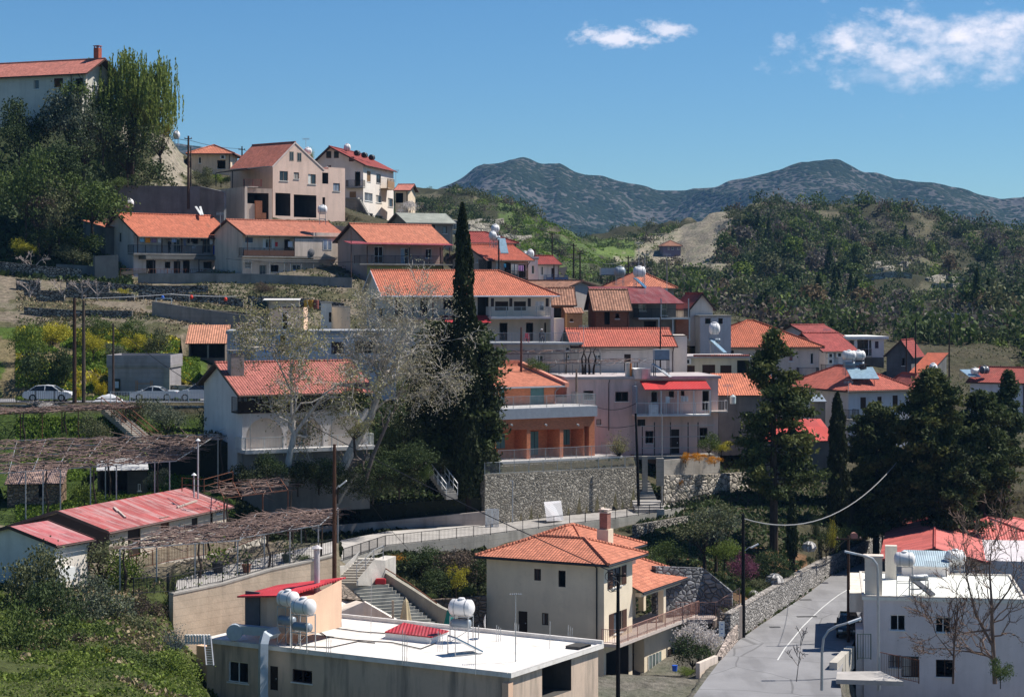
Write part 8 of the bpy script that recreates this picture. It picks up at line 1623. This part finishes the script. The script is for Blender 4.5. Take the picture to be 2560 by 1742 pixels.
# village tanks
for lb,z,x,yb,D,r,L_,st,rz,mat,low in (
 ('round white water tank on the cream terrace house roof',ZG,385,445,214.5,.62,.7,2.0,0,None,True),
 ('round white tank on a white pillar above the white parapet',ZE,1808,888,238,.62,1.0,1.55,5,None,False),
 ('grey round tank right of the box tank above the brown roof',ZE,1630,845,250,.65,.9,1.0,5,TG,True),
 ('upper white water tank on the orange roof behind the cypress',ZE,500,510,247,.50,.6,1.9,20,None,True),
 ('lower white tank under the upper one behind the cypress',ZE,478,500,246.5,.52,.5,.9,20,None,False),
 ('left white tank on the narrow white house roof',ZE,772,612,253,.42,.4,.15,10,None,False),('right white tank on the narrow white house roof',ZE,820,610,253,.50,.5,.2,10,None,False),
 ('white water tank behind the laundry balcony house ridge',ZC,1028,112,259,.55,.7,.6,10,None,False),
 ('pink-white water tank on a stand between pink house and terrace house roof',ZB,1110,872,256,.55,.8,1.3,5,None,False),
 ('white tank peeking behind the slope of the pink gable',ZB,978,262,286,.50,.7,.3,20,None,False),
 ('white water tank at the ridge of the tall white house',ZB,1335,225,302,.55,.6,.2,10,None,False),
 ('white tank on a post at the skyline right of the willow',ZA,1455,990,277,.55,.5,1.4,0,None,False),
 ('round white tank among the trees right of the small hipped roof',ZH,1570,1375,214,.50,.5,.3,0,None,False),
 ('white tank on the sky blue house end roof',ZH,1950,1368,236,.35,.8,.1,20,None,False),('dark tank on the sky blue house end roof',ZH,2035,1365,236,.45,.8,.1,20,plain((.05,.07,.1)),False),
 ('left white tank above the pyramid roof',ZG,1605,640,216,.50,1.1,1.6,5,None,True),('right white tank above the pyramid roof',ZG,1690,640,216.5,.50,1.1,1.6,5,None,True)):
 tank(lb,PZ(z,x,yb,D),r,L_,st,rz,mat,low)
for i,(x,y) in enumerate(((1425,262),(1492,280),(1558,300))): tank(['left','middle','right'][i]+' black round tank in the row on the tall white house roof',PZ(ZB,x,y,300.5+i*2.5),.42,.7,.12,70,plain((.02,.02,.022),.4),False,cap=False,name='black_tank')
spanel('left tilted solar panel beside the chimney on the pyramid roof',PZ(ZG,1690,690,214),1.5,2.3,30,10,PANELL); spanel('right tilted solar panel beside the chimney on the pyramid roof',PZ(ZG,1790,690,214.5),2.2,2.3,30,10,PANELL); spanel('bright solar panel hanging on the orange roof behind the cypress',PZ(ZE,585,566,245),1.0,2.4,50,15,PANELL); spanel('pale slanting panel on the cream terrace house roof',PZ(ZG,480,452,213),.9,2.0,40,60,PANELL); spanel('long flat panels on the sky blue house end roof',PZ(ZH,1950,1395,235.5),1.6,2.2,20,20,PANELL); spanel('dark panel before the white parapet round tank',PZ(ZE,1880,890,236),1.4,2.0,40,70)
spanel('slanting grey panel under the box tank of the mauve house',PZ(ZF,1800,530,195),1.0,2.2,35,70,GALV)
# box tanks and tub
def boxtank(label,p,w,d,hh,st,mat):
 t=thing('box_tank',label,'water tank',p,R(5)); m=MB(); m.box(-w/2,-d/2,st,w/2,d/2,st+hh); m.build('tank',mat,t); m=MB()
 for x in (-w/2+.05,w/2-.05):
  for y in (-d/2+.05,d/2-.05): m.beam((x,y,0),(x,y,st),.07)
 m.beam((-w/2,-d/2,st*.5),(w/2,-d/2,st*.5),.05); m.beam((-w/2,-d/2,st),(w/2,-d/2,st),.07); m.build('stand',DARKM,t); m=MB(); m.box(-w/2-.04,-d/2-.04,st+hh,w/2+.04,d/2+.04,st+hh+.05); m.build('lid',GALV,t)
boxtank('square blue-grey steel tank on a tall dark stand on the mauve house roof',PZ(ZF,1715,530,196),1.45,1.2,.95,1.85,plain((.22,.28,.36),.4,.2)); boxtank('pale square tank on a stand above the old brown roof',PZ(ZE,1516,840,252),1.75,1.3,.85,1.2,plain((.35,.42,.48),.4,.1))
t=thing('round_tub','large open whitish sheet metal tub on the mauve house roof','tub',PZ(ZF,1530,532,195.5)); m=MB(); m.lathe([(.95,0),(.98,.05),(.98,1.0),(1.0,1.03),(.94,1.03),(.93,.3)],(0,0,0),24); m.build('shell',plain((.62,.63,.64),.4,.3),t,True); m=MB(); m.beam((-.01,-1.0,.02),(-.01,-1.0,1.0),.05,.04); m.build('seam',GALV,t)
m=MB(); m.tube([(0,0,0),(0,0,1.5)],.1,8); o=m.build('rusty_pipe',plain((.55,.20,.05))); o.location=PZ(ZF,1440,530,195); tag(o,'rusty orange upright pipe beside the metal tub','pipe')
m=MB(); m.lathe([(.02,0),(.28,.02),(.3,.1),(.3,.7),(.32,.72),(.02,.95)],(0,0,0),14); o=m.build('white_barrel',plain((.45,.52,.52))); o.location=PZ(ZG,552,905,199); tag(o,'pale round barrel on the terrace corner left of the large pine','barrel')
# ---------------------------------------------------------------- cars
def car(label,p,rz,paint,L_=4.2,W_=1.7,H_=1.42,kind='sedan',name='parked_car',low=False):
 t=thing(name,label,'car',p,R(rz)); k=L_/4.2
 if kind=='sedan': prof=[(-2.1,.42),(-2.08,.72),(-1.95,.86),(-1.35,.92),(1.05,.90),(1.85,.78),(2.08,.62),(2.1,.40)]; top=[(-1.75,.90),(-1.05,1.36),(-.2,1.42),(.45,1.36),(1.2,.90)]
 elif kind=='suv': prof=[(-2.0,.45),(-2.02,.95),(-1.9,1.0),(1.0,1.0),(1.8,.88),(2.05,.7),(2.08,.42)]; top=[(-1.9,.98),(-1.65,1.5),(-.3,1.56),(.4,1.5),(1.15,.98)]
 else: prof=[(-2.1,.42),(-2.08,.78),(-1.9,.86),(1.0,.84),(1.9,.72),(2.1,.55),(2.1,.4)]; top=[(-1.1,.84),(-.5,1.18),(.1,1.26),(.5,1.22),(1.15,.84)]
 def loft(pts,w0,w1,zb,inset=.12):
  m=MB(); n=len(pts); zmin=min(q[1] for q in pts);zmax=max(q[1] for q in pts); vs=[]
  for sgn in (-1,1):
   for x,z in pts:
    f=(z-zmin)/max(zmax-zmin,.01); vs.append((x*k,sgn*(w0+(w1-w0)*f)/2,z))
  m.add(vs,[tuple(range(n)),tuple(reversed(range(n,2*n)))]+[(i,(i+1)%n,n+(i+1)%n,n+i) for i in range(n)]); return m
 body=prof+[(1.75,.28),(-1.75,.28)]; b=loft(body,W_*.94,W_,.3).build('body',paint,t); md=b.modifiers.new('bevel','BEVEL'); md.width=.06; md.segments=2; md.limit_method='ANGLE'
 c=loft(top,W_*.92,W_*.68,.9).build('cabin',glass((.012,.016,.02),.08),t)
 m=MB(); tp=[q for q in top if q[1]>1.1 or kind=='coupe' and q[1]>1.0]; n=len(tp)
 for (x0,z0),(x1,z1) in zip(tp,tp[1:]):
  w0=W_*.35; m.add([(x0*k,-w0,z0+.01),(x1*k,-w0,z1+.01),(x1*k,w0,z1+.01),(x0*k,w0,z0+.01),(x0*k,-w0,z0+.04),(x1*k,-w0,z1+.04),(x1*k,w0,z1+.04),(x0*k,w0,z0+.04)],[(4,5,6,7),(0,1,5,4),(2,3,7,6),(1,2,6,5),(3,0,4,7)])
 m.build('roof',paint,t)
 for sg in (-1,1):
  m=MB()
  for (x0,z0),(x1,z1) in ((top[0],top[1]),(top[-1],top[-2]),((top[2][0],top[0][1]),top[2])): 
   f=lambda z:W_*(.46-(z-.9)*.22)
   m=MB(); m.beam((x0*k,sg*f(z0)*1.0,z0),(x1*k,sg*f(z1)*1.0,z1+.02),.07,.05); m.build('pillar',paint,t)
  m=MB(); m.box(.95*k,sg*(W_/2)-.0,.92,1.1*k,sg*(W_/2+.18),1.04); m.build('mirror',paint,t)
  for x in (-1.25,1.3):
   w=MB(); w.lathe([(.12,-.1),(.31,-.1),(.33,-.06),(.33,.06),(.31,.1),(.12,.1)],(x*k,sg*(W_/2-.1),.33),18,0,'y'); wo=w.build('wheel',plain((.015,.015,.015),.8),t); w=MB(); w.lathe([(.02,-.012),(.2,-.012),(.21,.0),(.2,.012),(.02,.012)],(x*k,sg*(W_/2+.005),.33),14,0,'y'); w.build('rim',GALV,wo)
  m=MB(); m.box(1.98*k,sg*.55-.16,.6,2.1*k,sg*.55+.16,.72); m.build('headlight',glass((.5,.5,.5),.1),t); m=MB(); m.box(-2.11*k,sg*.62-.14,.66,-2.05*k,sg*.62+.14,.82); m.build('tail_light',plain((.35,.02,.02),.3),t)
 m=MB(); m.box(2.06*k,-.42,.42,2.12*k,.42,.56); m.build('grille',DARKM,t); return t
WP=NT('car_paint_white',.25,.5).col((.72,.73,.75)); SP=NT('car_paint_silver',.3,.5).col((.50,.53,.56)); KP=NT('car_paint_black',.18,.6).col((.015,.02,.025))
zs=EYE-10.09
def onst(px,D): q=W2(px,D); return (q[0],q[1],zs)
car('white parked saloon behind the black picket fence at the left edge',onst(122,182),0,WP,4.3); car('low silver soft top car before the concrete garage rack',onst(388,183),178,SP,4.2,kind='coupe'); car('silver parked car half hidden by the arched house gable',onst(500,182.5),180,SP,4.0,H_=1.5,kind='suv')
q=rp((2120,1590)); car('dark car parked beside the white corner building facing the camera',(q[0]+.1,q[1]+.6,ZR+.01),-100,KP,4.2,kind='suv')
m=MB(); rs=np.random.default_rng(5); t=thing('tarp_covered_heap','white crumpled tarpaulin heap beside the top of the long garden stairs','tarpaulin',onst(268,181)); vs=[];n=9
for i in range(n):
 for j in range(5): e=math.sin(math.pi*i/(n-1))*math.sin(math.pi*j/4); vs.append((-1.1+2.4*i/(n-1),-.6+1.3*j/4,.55*(e**.4)+rs.uniform(-.08,.12)*(e>0)+.05))
m.add(vs,[(i*5+j,(i+1)*5+j,(i+1)*5+j+1,i*5+j+1) for i in range(n-1) for j in range(4)]); m.build('tarp',plain((.6,.6,.62),.7),t); m=MB(); m.box(-1.0,-.45,0,1.2,.55,.3); m.build('pallet',DWOOD,t)
# ---------------------------------------------------------------- people
def person(label,p,rz,joints,edges,rad,mats,head,extra=None):
 t=thing('person',label,'person',p,R(rz)); me=bpy.data.meshes.new('body'); me.from_pydata(joints,edges,[]); me.materials.append(mats[0]); o=link('body',me,t)
 sk=o.modifiers.new('skin','SKIN'); 
 me.skin_vertices or me.skin_vertices
 for i,r in enumerate(rad): v=me.skin_vertices[0].data[i]; v.radius=(r,r); v.use_root=(i==0)
 sb=o.modifiers.new('sub','SUBSURF'); sb.levels=1; sb.render_levels=2
 m=MB(); hx,hy,hz=head; m.lathe([(.02,-.13),(.07,-.11),(.085,-.03),(.095,.04),(.09,.09),(.06,.12),(.01,.13)],(hx,hy,hz),12); ho=m.build('head',plain((.45,.28,.2),.7),t,True); m=MB(); m.lathe([(.1,.02),(.105,.06),(.09,.12),(.05,.15),(.01,.155)],(hx,hy+.01,hz),12); m.build('hair',mats[1],ho,True)
 f=MB(); f.box(hx-.045,hy-.094,hz+.0,hx-.02,hy-.085,hz+.015);f.box(hx+.02,hy-.094,hz+.0,hx+.045,hy-.085,hz+.015); f.box(hx-.012,hy-.12,hz-.03,hx+.012,hy-.085,hz+.0); f.box(hx-.025,hy-.092,hz-.065,hx+.025,hy-.083,hz-.055); f.build('face',plain((.2,.1,.08)),ho)
 return t
def skinned(): pass
from itertools import count
# seated figure: pelvis,chest,neck, shoulders/elbows/hands, knees/feet
SJ=[(0,0,.5),(0,.02,.75),(0,.03,.98),(0,.0,1.10),(-.19,.0,.96),(-.25,-.12,.72),(-.12,-.32,.68),(.19,0,.96),(.25,-.12,.72),(.12,-.32,.68),(-.12,-.42,.5),(-.13,-.44,.08),(-.13,-.58,.04),(.12,-.42,.5),(.13,-.44,.08),(.13,-.58,.04)]
SE=[(0,1),(1,2),(2,3),(2,4),(4,5),(5,6),(2,7),(7,8),(8,9),(0,10),(10,11),(11,12),(0,13),(13,14),(14,15)]
SRd=[.15,.16,.13,.05,.07,.05,.035,.07,.05,.035,.085,.055,.04,.085,.055,.04]
FJ=[(0,0,.92),(0,0,1.15),(0,0,1.40),(0,0,1.52),(-.2,0,1.38),(-.25,-.05,1.12),(-.15,-.28,1.1),(.2,0,1.38),(.25,-.05,1.12),(.15,-.28,1.1),(-.1,0,.5),(-.1,0,.08),(-.1,-.14,.04),(.1,.02,.5),(.1,.02,.08),(.1,-.12,.04)]
tp=TB.world(*TB.loc(PZ(ZE,925,1365,201.5))); tp.z=TB.O.z+TB.h+.225; tp.y=TB.world(0,1.0,0).y+ (tp.x-TB.O.x)*.05
person('seated old person with white hair in dark clothes holding a stick on the terrace',tp,10,SJ,SE,SRd,[plain((.03,.03,.04),.9),plain((.7,.7,.7),.9)],(0,-.02,1.24))
def chair(label,p,rz,mat):
 t=thing('garden_chair',label,'chair',p,R(rz)); m=MB(); m.box(-.24,-.22,.42,.24,.24,.46); m.build('seat',mat,t); m=MB(); m.box(-.24,.22,.46,.24,.26,.92); m.build('backrest',mat,t)
 for x in (-.21,.21):
  for y in (-.19,.21): m=MB(); m.beam((x,y,0),(x,y,.42),.04); m.build('leg',mat,t)
chair('dark chair the seated old person sits on',tp+Vector((0,.08,0)),10,plain((.05,.04,.04))); chair('pink-red plastic chair left of the seated old person',tp+Vector((-1.55,.2,0)),-20,plain((.6,.05,.08),.4))
m=MB(); m.tube([(0,0,0),(0,.05,.8)],.015,5); o=m.build('walking_stick',plain((.5,.4,.3))); o.location=tp+Vector((.25,-.35,0)); tag(o,'walking stick held by the seated old person','stick')
t=thing('brick_pile','stack of red hollow bricks on the terrace before the long white house','brick pile',tp+Vector((-8.2,.2,0)))
for i in range(3):
 for j in range(3-(i==2)): m=MB(); m.box(-1.2+j*.8,-.25,i*.22,-1.2+j*.8+.75,.25,i*.22+.2); m.build('brick_row',brick((.4,.11,.06)),t)
lb_=[c for c in bpy.data.objects if c.name.startswith('laundry_balcony_house')][0]
hh_=sl  # unused
LBH=lb_
def onLB(x,y,off): 
 d=Vector(((ZC(x,y)[0]-1280)/F,1,-(ZC(x,y)[1]-HZ)/F)); a=lb_.rotation_euler.z; n=Vector((math.sin(a),-math.cos(a),0)); o=Vector(lb_.location)+n*off; t=(o-Vector((0,0,EYE))).dot(n)/d.dot(n); return Vector((0,0,EYE))+d*t
pp_=onLB(1390,478,1.1); person('standing person in dark top and grey trousers on the laundry balcony',(pp_.x,pp_.y,pp_.z-.05),150,FJ,SE,[.14,.15,.13,.05,.07,.045,.035,.07,.045,.035,.08,.055,.04,.08,.055,.04],[plain((.03,.03,.035),.9),plain((.02,.015,.01),.9)],(0,0,1.66))
# laundry
def cloth(name,label,x0,y0,x1,y1,c,off=1.35,fn=onLB,zz_=None):
 a=fn(x0,y0,off);b=fn(x1,y0,off);c0=fn(x0,y1,off); h=a.z-c0.z; d=b-a; d.z=0; n=Vector((d.y,-d.x,0)).normalized(); mb=MB(); vs=[];nx,ny=7,4
 for j in range(ny+1):
  for i in range(nx+1): p=d*(i/nx)+n*(.05*math.sin(i*1.9+x0)*(j/ny+.2)); vs.append((p.x,p.y,-h*j/ny))
 mb.add(vs,[(j*(nx+1)+i,j*(nx+1)+i+1,(j+1)*(nx+1)+i+1,(j+1)*(nx+1)+i) for j in range(ny) for i in range(nx)]); o=mb.build(name,plain(c,.9)); o.location=a; tag(o,label,'laundry','washing hung on balconies')
for a in ((1123,325,1165,380,(.25,.5,.75),'light blue towel hanging leftmost on the laundry balcony'),(1174,333,1217,388,(.75,.28,.03),'orange cloth hanging on the laundry balcony'),(1226,333,1272,386,(.25,.18,.3),'purple checked shirt on the laundry balcony'),(1284,345,1320,388,(.6,.6,.65),'white cloth right of the purple shirt'),(1412,338,1456,383,(.3,.42,.7),'blue cloth beside the standing person'),(1460,335,1486,358,(.7,.7,.72),'small white cloth beside the blue cloth'),(1516,340,1541,415,(.15,.18,.26),'grey-blue trousers on the laundry balcony'),(1556,343,1577,392,(.03,.03,.04),'narrow black trousers on the laundry balcony'),(1588,345,1616,382,(.02,.02,.025),'small black garment on the laundry balcony'),(1672,343,1696,372,(.03,.03,.03),'black garment near the right balcony door'),(1756,348,1783,402,(.68,.68,.7),'white towel left of the blue tarpaulin'),(1592,412,1628,440,(.6,.62,.68),'white cloth on the railing of the laundry balcony')): cloth('hanging_laundry',a[5],*a[:5])
cloth('blue_tarpaulin','big deep blue tarpaulin at the right end of the laundry balcony',1790,412,1885,494,(.02,.05,.35),1.62)
def onO(name,z):
 ob=[c for c in bpy.data.objects if c.name==name][0]
 def f(x,y,off):
  px,py=z(x,y); d=Vector(((px-1280)/F,1,-(py-HZ)/F)); a=ob.rotation_euler.z; n=Vector((math.sin(a),-math.cos(a),0)); o=Vector(ob.location)+n*off; t=(o-Vector((0,0,EYE))).dot(n)/d.dot(n); return Vector((0,0,EYE))+d*t
 return f
f7=onO('terrace_house',ZB); cloth('hanging_laundry','red cloth hanging on the terrace house balcony',682,1035,706,1075,(.5,.04,.04),1.0,f7); cloth('hanging_laundry','white towel in the dark doorway of the terrace house',798,1028,838,1080,(.6,.6,.64),1.0,f7); cloth('hanging_laundry','pale blue sheet before the lower door of the terrace house',842,1282,918,1380,(.30,.42,.62),.6,f7)
f16=onO('mauve_flat_house',ZF); cloth('hanging_laundry','white shirt hanging on the white steel balcony',1755,693,1792,752,(.75,.75,.75),1.8,f16); cloth('hanging_laundry','row of white cloths at the right of the white steel balcony',1895,688,1962,738,(.66,.68,.7),1.2,f16)
f15=onO('wooden_porch_house',ZE)
for a in ((578,650,600,685,(.05,.25,.4),'turquoise cloth on the dark timber porch'),(648,655,672,740,(.5,.5,.48),'white sheet left of centre on the timber porch'),(678,655,705,745,(.4,.4,.42),'grey sheet on the timber porch'),(712,665,758,715,(.4,.22,.42),'mauve garments at the right of the timber porch')): cloth('hanging_laundry',a[5],*a[:5],1.0,f15)
f9=onO('long_white_house',ZE); cloth('hanging_laundry','white sheet in the right loggia of the long white house',865,992,945,1032,(.6,.6,.6),1.2,f9)
m=MB(); p=PZ(ZE,1068,690,247); e=PZ(ZE,1160,675,246); k=PZ(ZE,1125,762,246); m.add([p,e,k,PZ(ZE,1095,735,246.5)],[(0,1,2,3)]); tag(m.build('sun_cloth',plain((.42,.36,.25),.9)),'torn tan sun cloth hanging beside the blue balcony cottage','cloth')
# pots
def pot(label,p,s,m='mid',c=(.28,.10,.06),cat='potted plant',group=None):
 t=thing('potted_plant',label,cat,p,rnd.uniform(0,6),group); mb=MB(); mb.lathe([(.14*s,0),(.2*s,.3*s),(.22*s,.3*s),(.22*s,.34*s),(.17*s,.34*s)],(0,0,0),10); mb.build('pot',plain(c,.8),t); rs=np.random.default_rng(int(p.x*100)%9999); C=rs.normal(size=(90,3))*np.array([.24,.24,.2])*s+np.array([0,0,.6*s]); V,Q=quads(C,.14*s,rs,.9); link('foliage',npmesh('foliage',V,Q,LB[m]),t)
for i,(x,m,c) in enumerate(((725,'mid',(.6,.6,.6)),(765,'dark',(.28,.1,.06)),(800,'olive',(.28,.1,.06)),(875,'dark',(.28,.1,.06)),(930,'rust',(.28,.1,.06)),(985,'mid',(.28,.1,.06)),(1035,'olive',(.3,.12,.08)),(1085,'rust',(.28,.1,.06)),(1130,'dark',(.28,.1,.06)),(1210,'orange',(.5,.2,.03)))):
 q=f7(x,1396,1.1); pot(['first','second','third','fourth','fifth','sixth','seventh','eighth','ninth','tenth'][i]+' potted plant from the left along the lower terrace house railing',q,1.15,m,c,group='flower pots along the terrace house railing')
for x,y,s,m,c,lb,k in ((735,750,1.7,'bright',(.05,.05,.06),'bushy light green plant in a black tub behind the terrace railing, left one',ZK),(2015,690,1.5,'dark',(.2,.08,.05),'dark plant in a clay tub behind the terrace railing',ZK),(1765,760,1.9,'bright',(.05,.05,.055),'light green plant in a square black tub behind the terrace railing',ZK)):
 if x<1000: continue
 p=PZ(k,x,y,128.5); p.z=EYE-18.70+(p.y-124)*.13; pot(lb,p,s,m,c)
p=PZ(ZL,825,620,131); p.z=EYE-18.7+.9; pot('dark plant in a green tub before the vine posts',p,1.5,'dark',(.06,.09,.07)); tree('bush','glossy green shrub at the foot of the white chimney pipe','bush',ZL,965,500,620,90,131.5,'shrub','mid',ground=False)
for x,y,c,lb in ((460,735,(.6,.35,.03),'left yellow drum on the stone terrace'),(500,730,(.5,.25,.03),'right ochre drum on the stone terrace'),(545,735,(.25,.08,.06),'dark red drum on the stone terrace')):
 m=MB(); m.lathe([(.28,0),(.3,.02),(.3,.32),(.31,.33),(.3,.35),(.3,.62),(.31,.63),(.3,.65),(.3,.93),(.28,.95),(.02,.94)],(0,0,0),16); o=m.build('steel_drum',plain(c,.5)); o.location=PZ(ZD,x,770,214.5); tag(o,lb,'drum')
for x,y,c,lb in ((440,1150,(.45,.22,.15),'two ochre crates on the pale blue flat roof'),):
 for i in range(2):
  t=thing('wooden_crate',['left','right'][i]+' ochre crate on the left end of the pale blue flat roof','crate',PZ(ZJ,450+i*75,168,193)); m=MB()
  for k in range(4): m.box(-.5+k*.27,-.3,0,-.31+k*.27,.3,.75)
  m.build('slats',wood((.5,.28,.2)),t); m=MB(); m.box(-.5,-.28,.02,.5,.28,.7); m.build('core',DWOOD,t)
m=MB(); m.box(-.9,0,0,-.82,.06,1.3);m.box(.82,0,0,.9,.06,1.3);m.box(-.82,0,1.22,.82,.06,1.3);m.box(-.82,0,0,.82,.06,.08); o=m.build('bed_frame',WHITE); o.location=PZ(ZC,1340,995,222); tag(o,'white rectangular frame standing on the stone terrace','frame')
t=thing('scrap_shelter','low makeshift shelter with a ragged white sheet roof on the stone terrace','shelter',PZ(ZD,230,770,213)); m=MB(); m.slab([(-1.9,-.6,.9),(2.0,-.6,.9),(2.0,.8,1.05),(-1.9,.8,1.05)],(0,0,.06)); m.build('sheet_roof',plain((.62,.6,.56),.8),t); m=MB(); m.box(-1.4,.3,0,1.9,.5,.88); m.build('back_board',S_PALE,t); m=MB(); m.box(-2.6,-.3,0,-1.5,.4,.75); m.build('black_tarp',plain((.01,.03,.03),.5),t)
for x,y,c,lb in ((1590,880,(.7,.05,.03),'left small red lantern hanging on the terrace wire'),(1900,900,(.7,.06,.03),'right small red lantern hanging on the terrace wire'),(1018,975,(.02,.05,.35),'small blue ball on the stone terrace'),(1330,885,(.03,.12,.5),'small blue canister behind the white frame')):
 m=MB(); m.lathe([(.02,-.22),(.16,-.16),(.2,0),(.16,.15),(.05,.24)],(0,0,0),12); o=m.build('small_lantern' if 'lantern' in lb else ('ball' if 'ball' in lb else 'canister'),plain(c,.5)); o.location=PZ(ZC,x,y,224); tag(o,lb,'lantern' if 'lantern' in lb else 'object')
cable('wire fence line across the stone terraces',PZ(ZC,620,890,223),PZ(ZC,1400,853,226),.1,.04,mat=GALV); cable('second wire line with red lanterns across the terraces',PZ(ZC,1400,853,226),PZ(ZC,2000,875,228),.1,.04,mat=GALV)
for x,D in ((940,225),(1155,226),(1570,227),(1845,228)): pole('fence_post',{940:'first',1155:'second',1570:'third',1845:'fourth'}[x]+' thin post from the left of the terrace wire fence',*(ZC(x,860)[0],ZC(x,860)[1],ZC(x,960)[1]),D,.04,GALV,cat='post')
m=MB(); rs=np.random.default_rng(8)
for i in range(9): a=rs.uniform(-.3,.3); m.beam((-1.6+rs.uniform(-.3,.3),i*.1,.15+i*.05),(1.5,i*.1+rs.uniform(-.3,.3),.2+i*.07+rs.uniform(0,.3)),.16,.05)
o=m.build('scrap_timber',wood((.35,.28,.22))); o.location=PZ(ZC,1080,690,243); tag(o,'heap of old planks at the left end of the lower balcony','timber heap')
for i,(x0,x1) in enumerate(((1620,1690),(1660,1700))):
 m=MB(); m.slab([PZ(ZC,x0,65,262),PZ(ZC,x0+18,62,262),PZ(ZC,x1,138,259),PZ(ZC,x1-22,138,259)],(0,.05,.08)); tag(m.build('white_plank',WHITE),['left','right'][i]+' white plank lying on the brown slope above the orange roof','plank')
m=MB(); m.lathe([(.02,0),(.5,.02),(.55,.1),(.02,.45)],(0,0,0),12); o=m.build('white_stone',plain((.6,.6,.62))); o.location=PZ(ZC,300,648,240); tag(o,'white rounded bundle on the upper stone terrace','bundle')
# rocks on the road bank
for x,y,D,s,lb in ((1900,830,172,.8,'pale grey rock under the conical shrub'),(1585,1140,164,1.0,'grey rock on the bank above the road wall'),(1395,1255,158,.5,'small pale rock at the left end of the road wall')):
 rs=np.random.default_rng(x); bm=MB(); bm.lathe([(.05,-.4),(.5,-.3),(.75,0),(.6,.35),(.3,.55),(.03,.6)],(0,0,0),9); bm.v=[(a*s*(1+.3*math.sin(i*2.1)),b*s*(1+.25*math.cos(i*1.7)),c*s*1.2) for i,(a,b,c) in enumerate(bm.v)]; o=bm.build('rock',stone((.42,.40,.38),1.5,(.3,.3,.28),.02)); o.location=PZ(ZO,x,y,D); tag(o,lb,'rock')
m=MB(); m.tube([(-.0,-.3,0),(0,.3,0)],.32,14); o=m.build('clay_pipe',plain((.38,.2,.16))); o.location=PZ(ZP,852,302,180); tag(o,'round clay pipe mouth on the road wall end','pipe')
# blue bucket etc.
m=MB(); m.lathe([(.16,0),(.2,.4),(.21,.4)],(0,0,0),12); o=m.build('blue_bucket',plain((.02,.1,.5))); o.location=PZ(ZN,1838,1525,138.5); tag(o,'blue bucket on the ground right of the beige villa','bucket')
# ---------------------------------------------------------------- haze
m=bpy.data.materials.new('haze'); m.use_nodes=True; nt=m.node_tree; nt.nodes.remove(nt.nodes['Principled BSDF']); pv=nt.nodes.new('ShaderNodeVolumePrincipled'); pv.inputs['Color'].default_value=(.26,.54,1.,1); pv.inputs['Density'].default_value=.00006; pv.inputs['Anisotropy'].default_value=.1; nt.links.new(pv.outputs[0],nt.nodes['Material Output'].inputs['Volume'])
mb=MB(); mb.box(-4500,-60,-300,4500,4300,520); o=mb.build('haze',m); tag(o,'thin blue air over the valley','haze',kind='stuff')
SC.cycles.volume_step_rate=6; SC.cycles.volume_max_steps=32; SC.cycles.volume_bounces=0
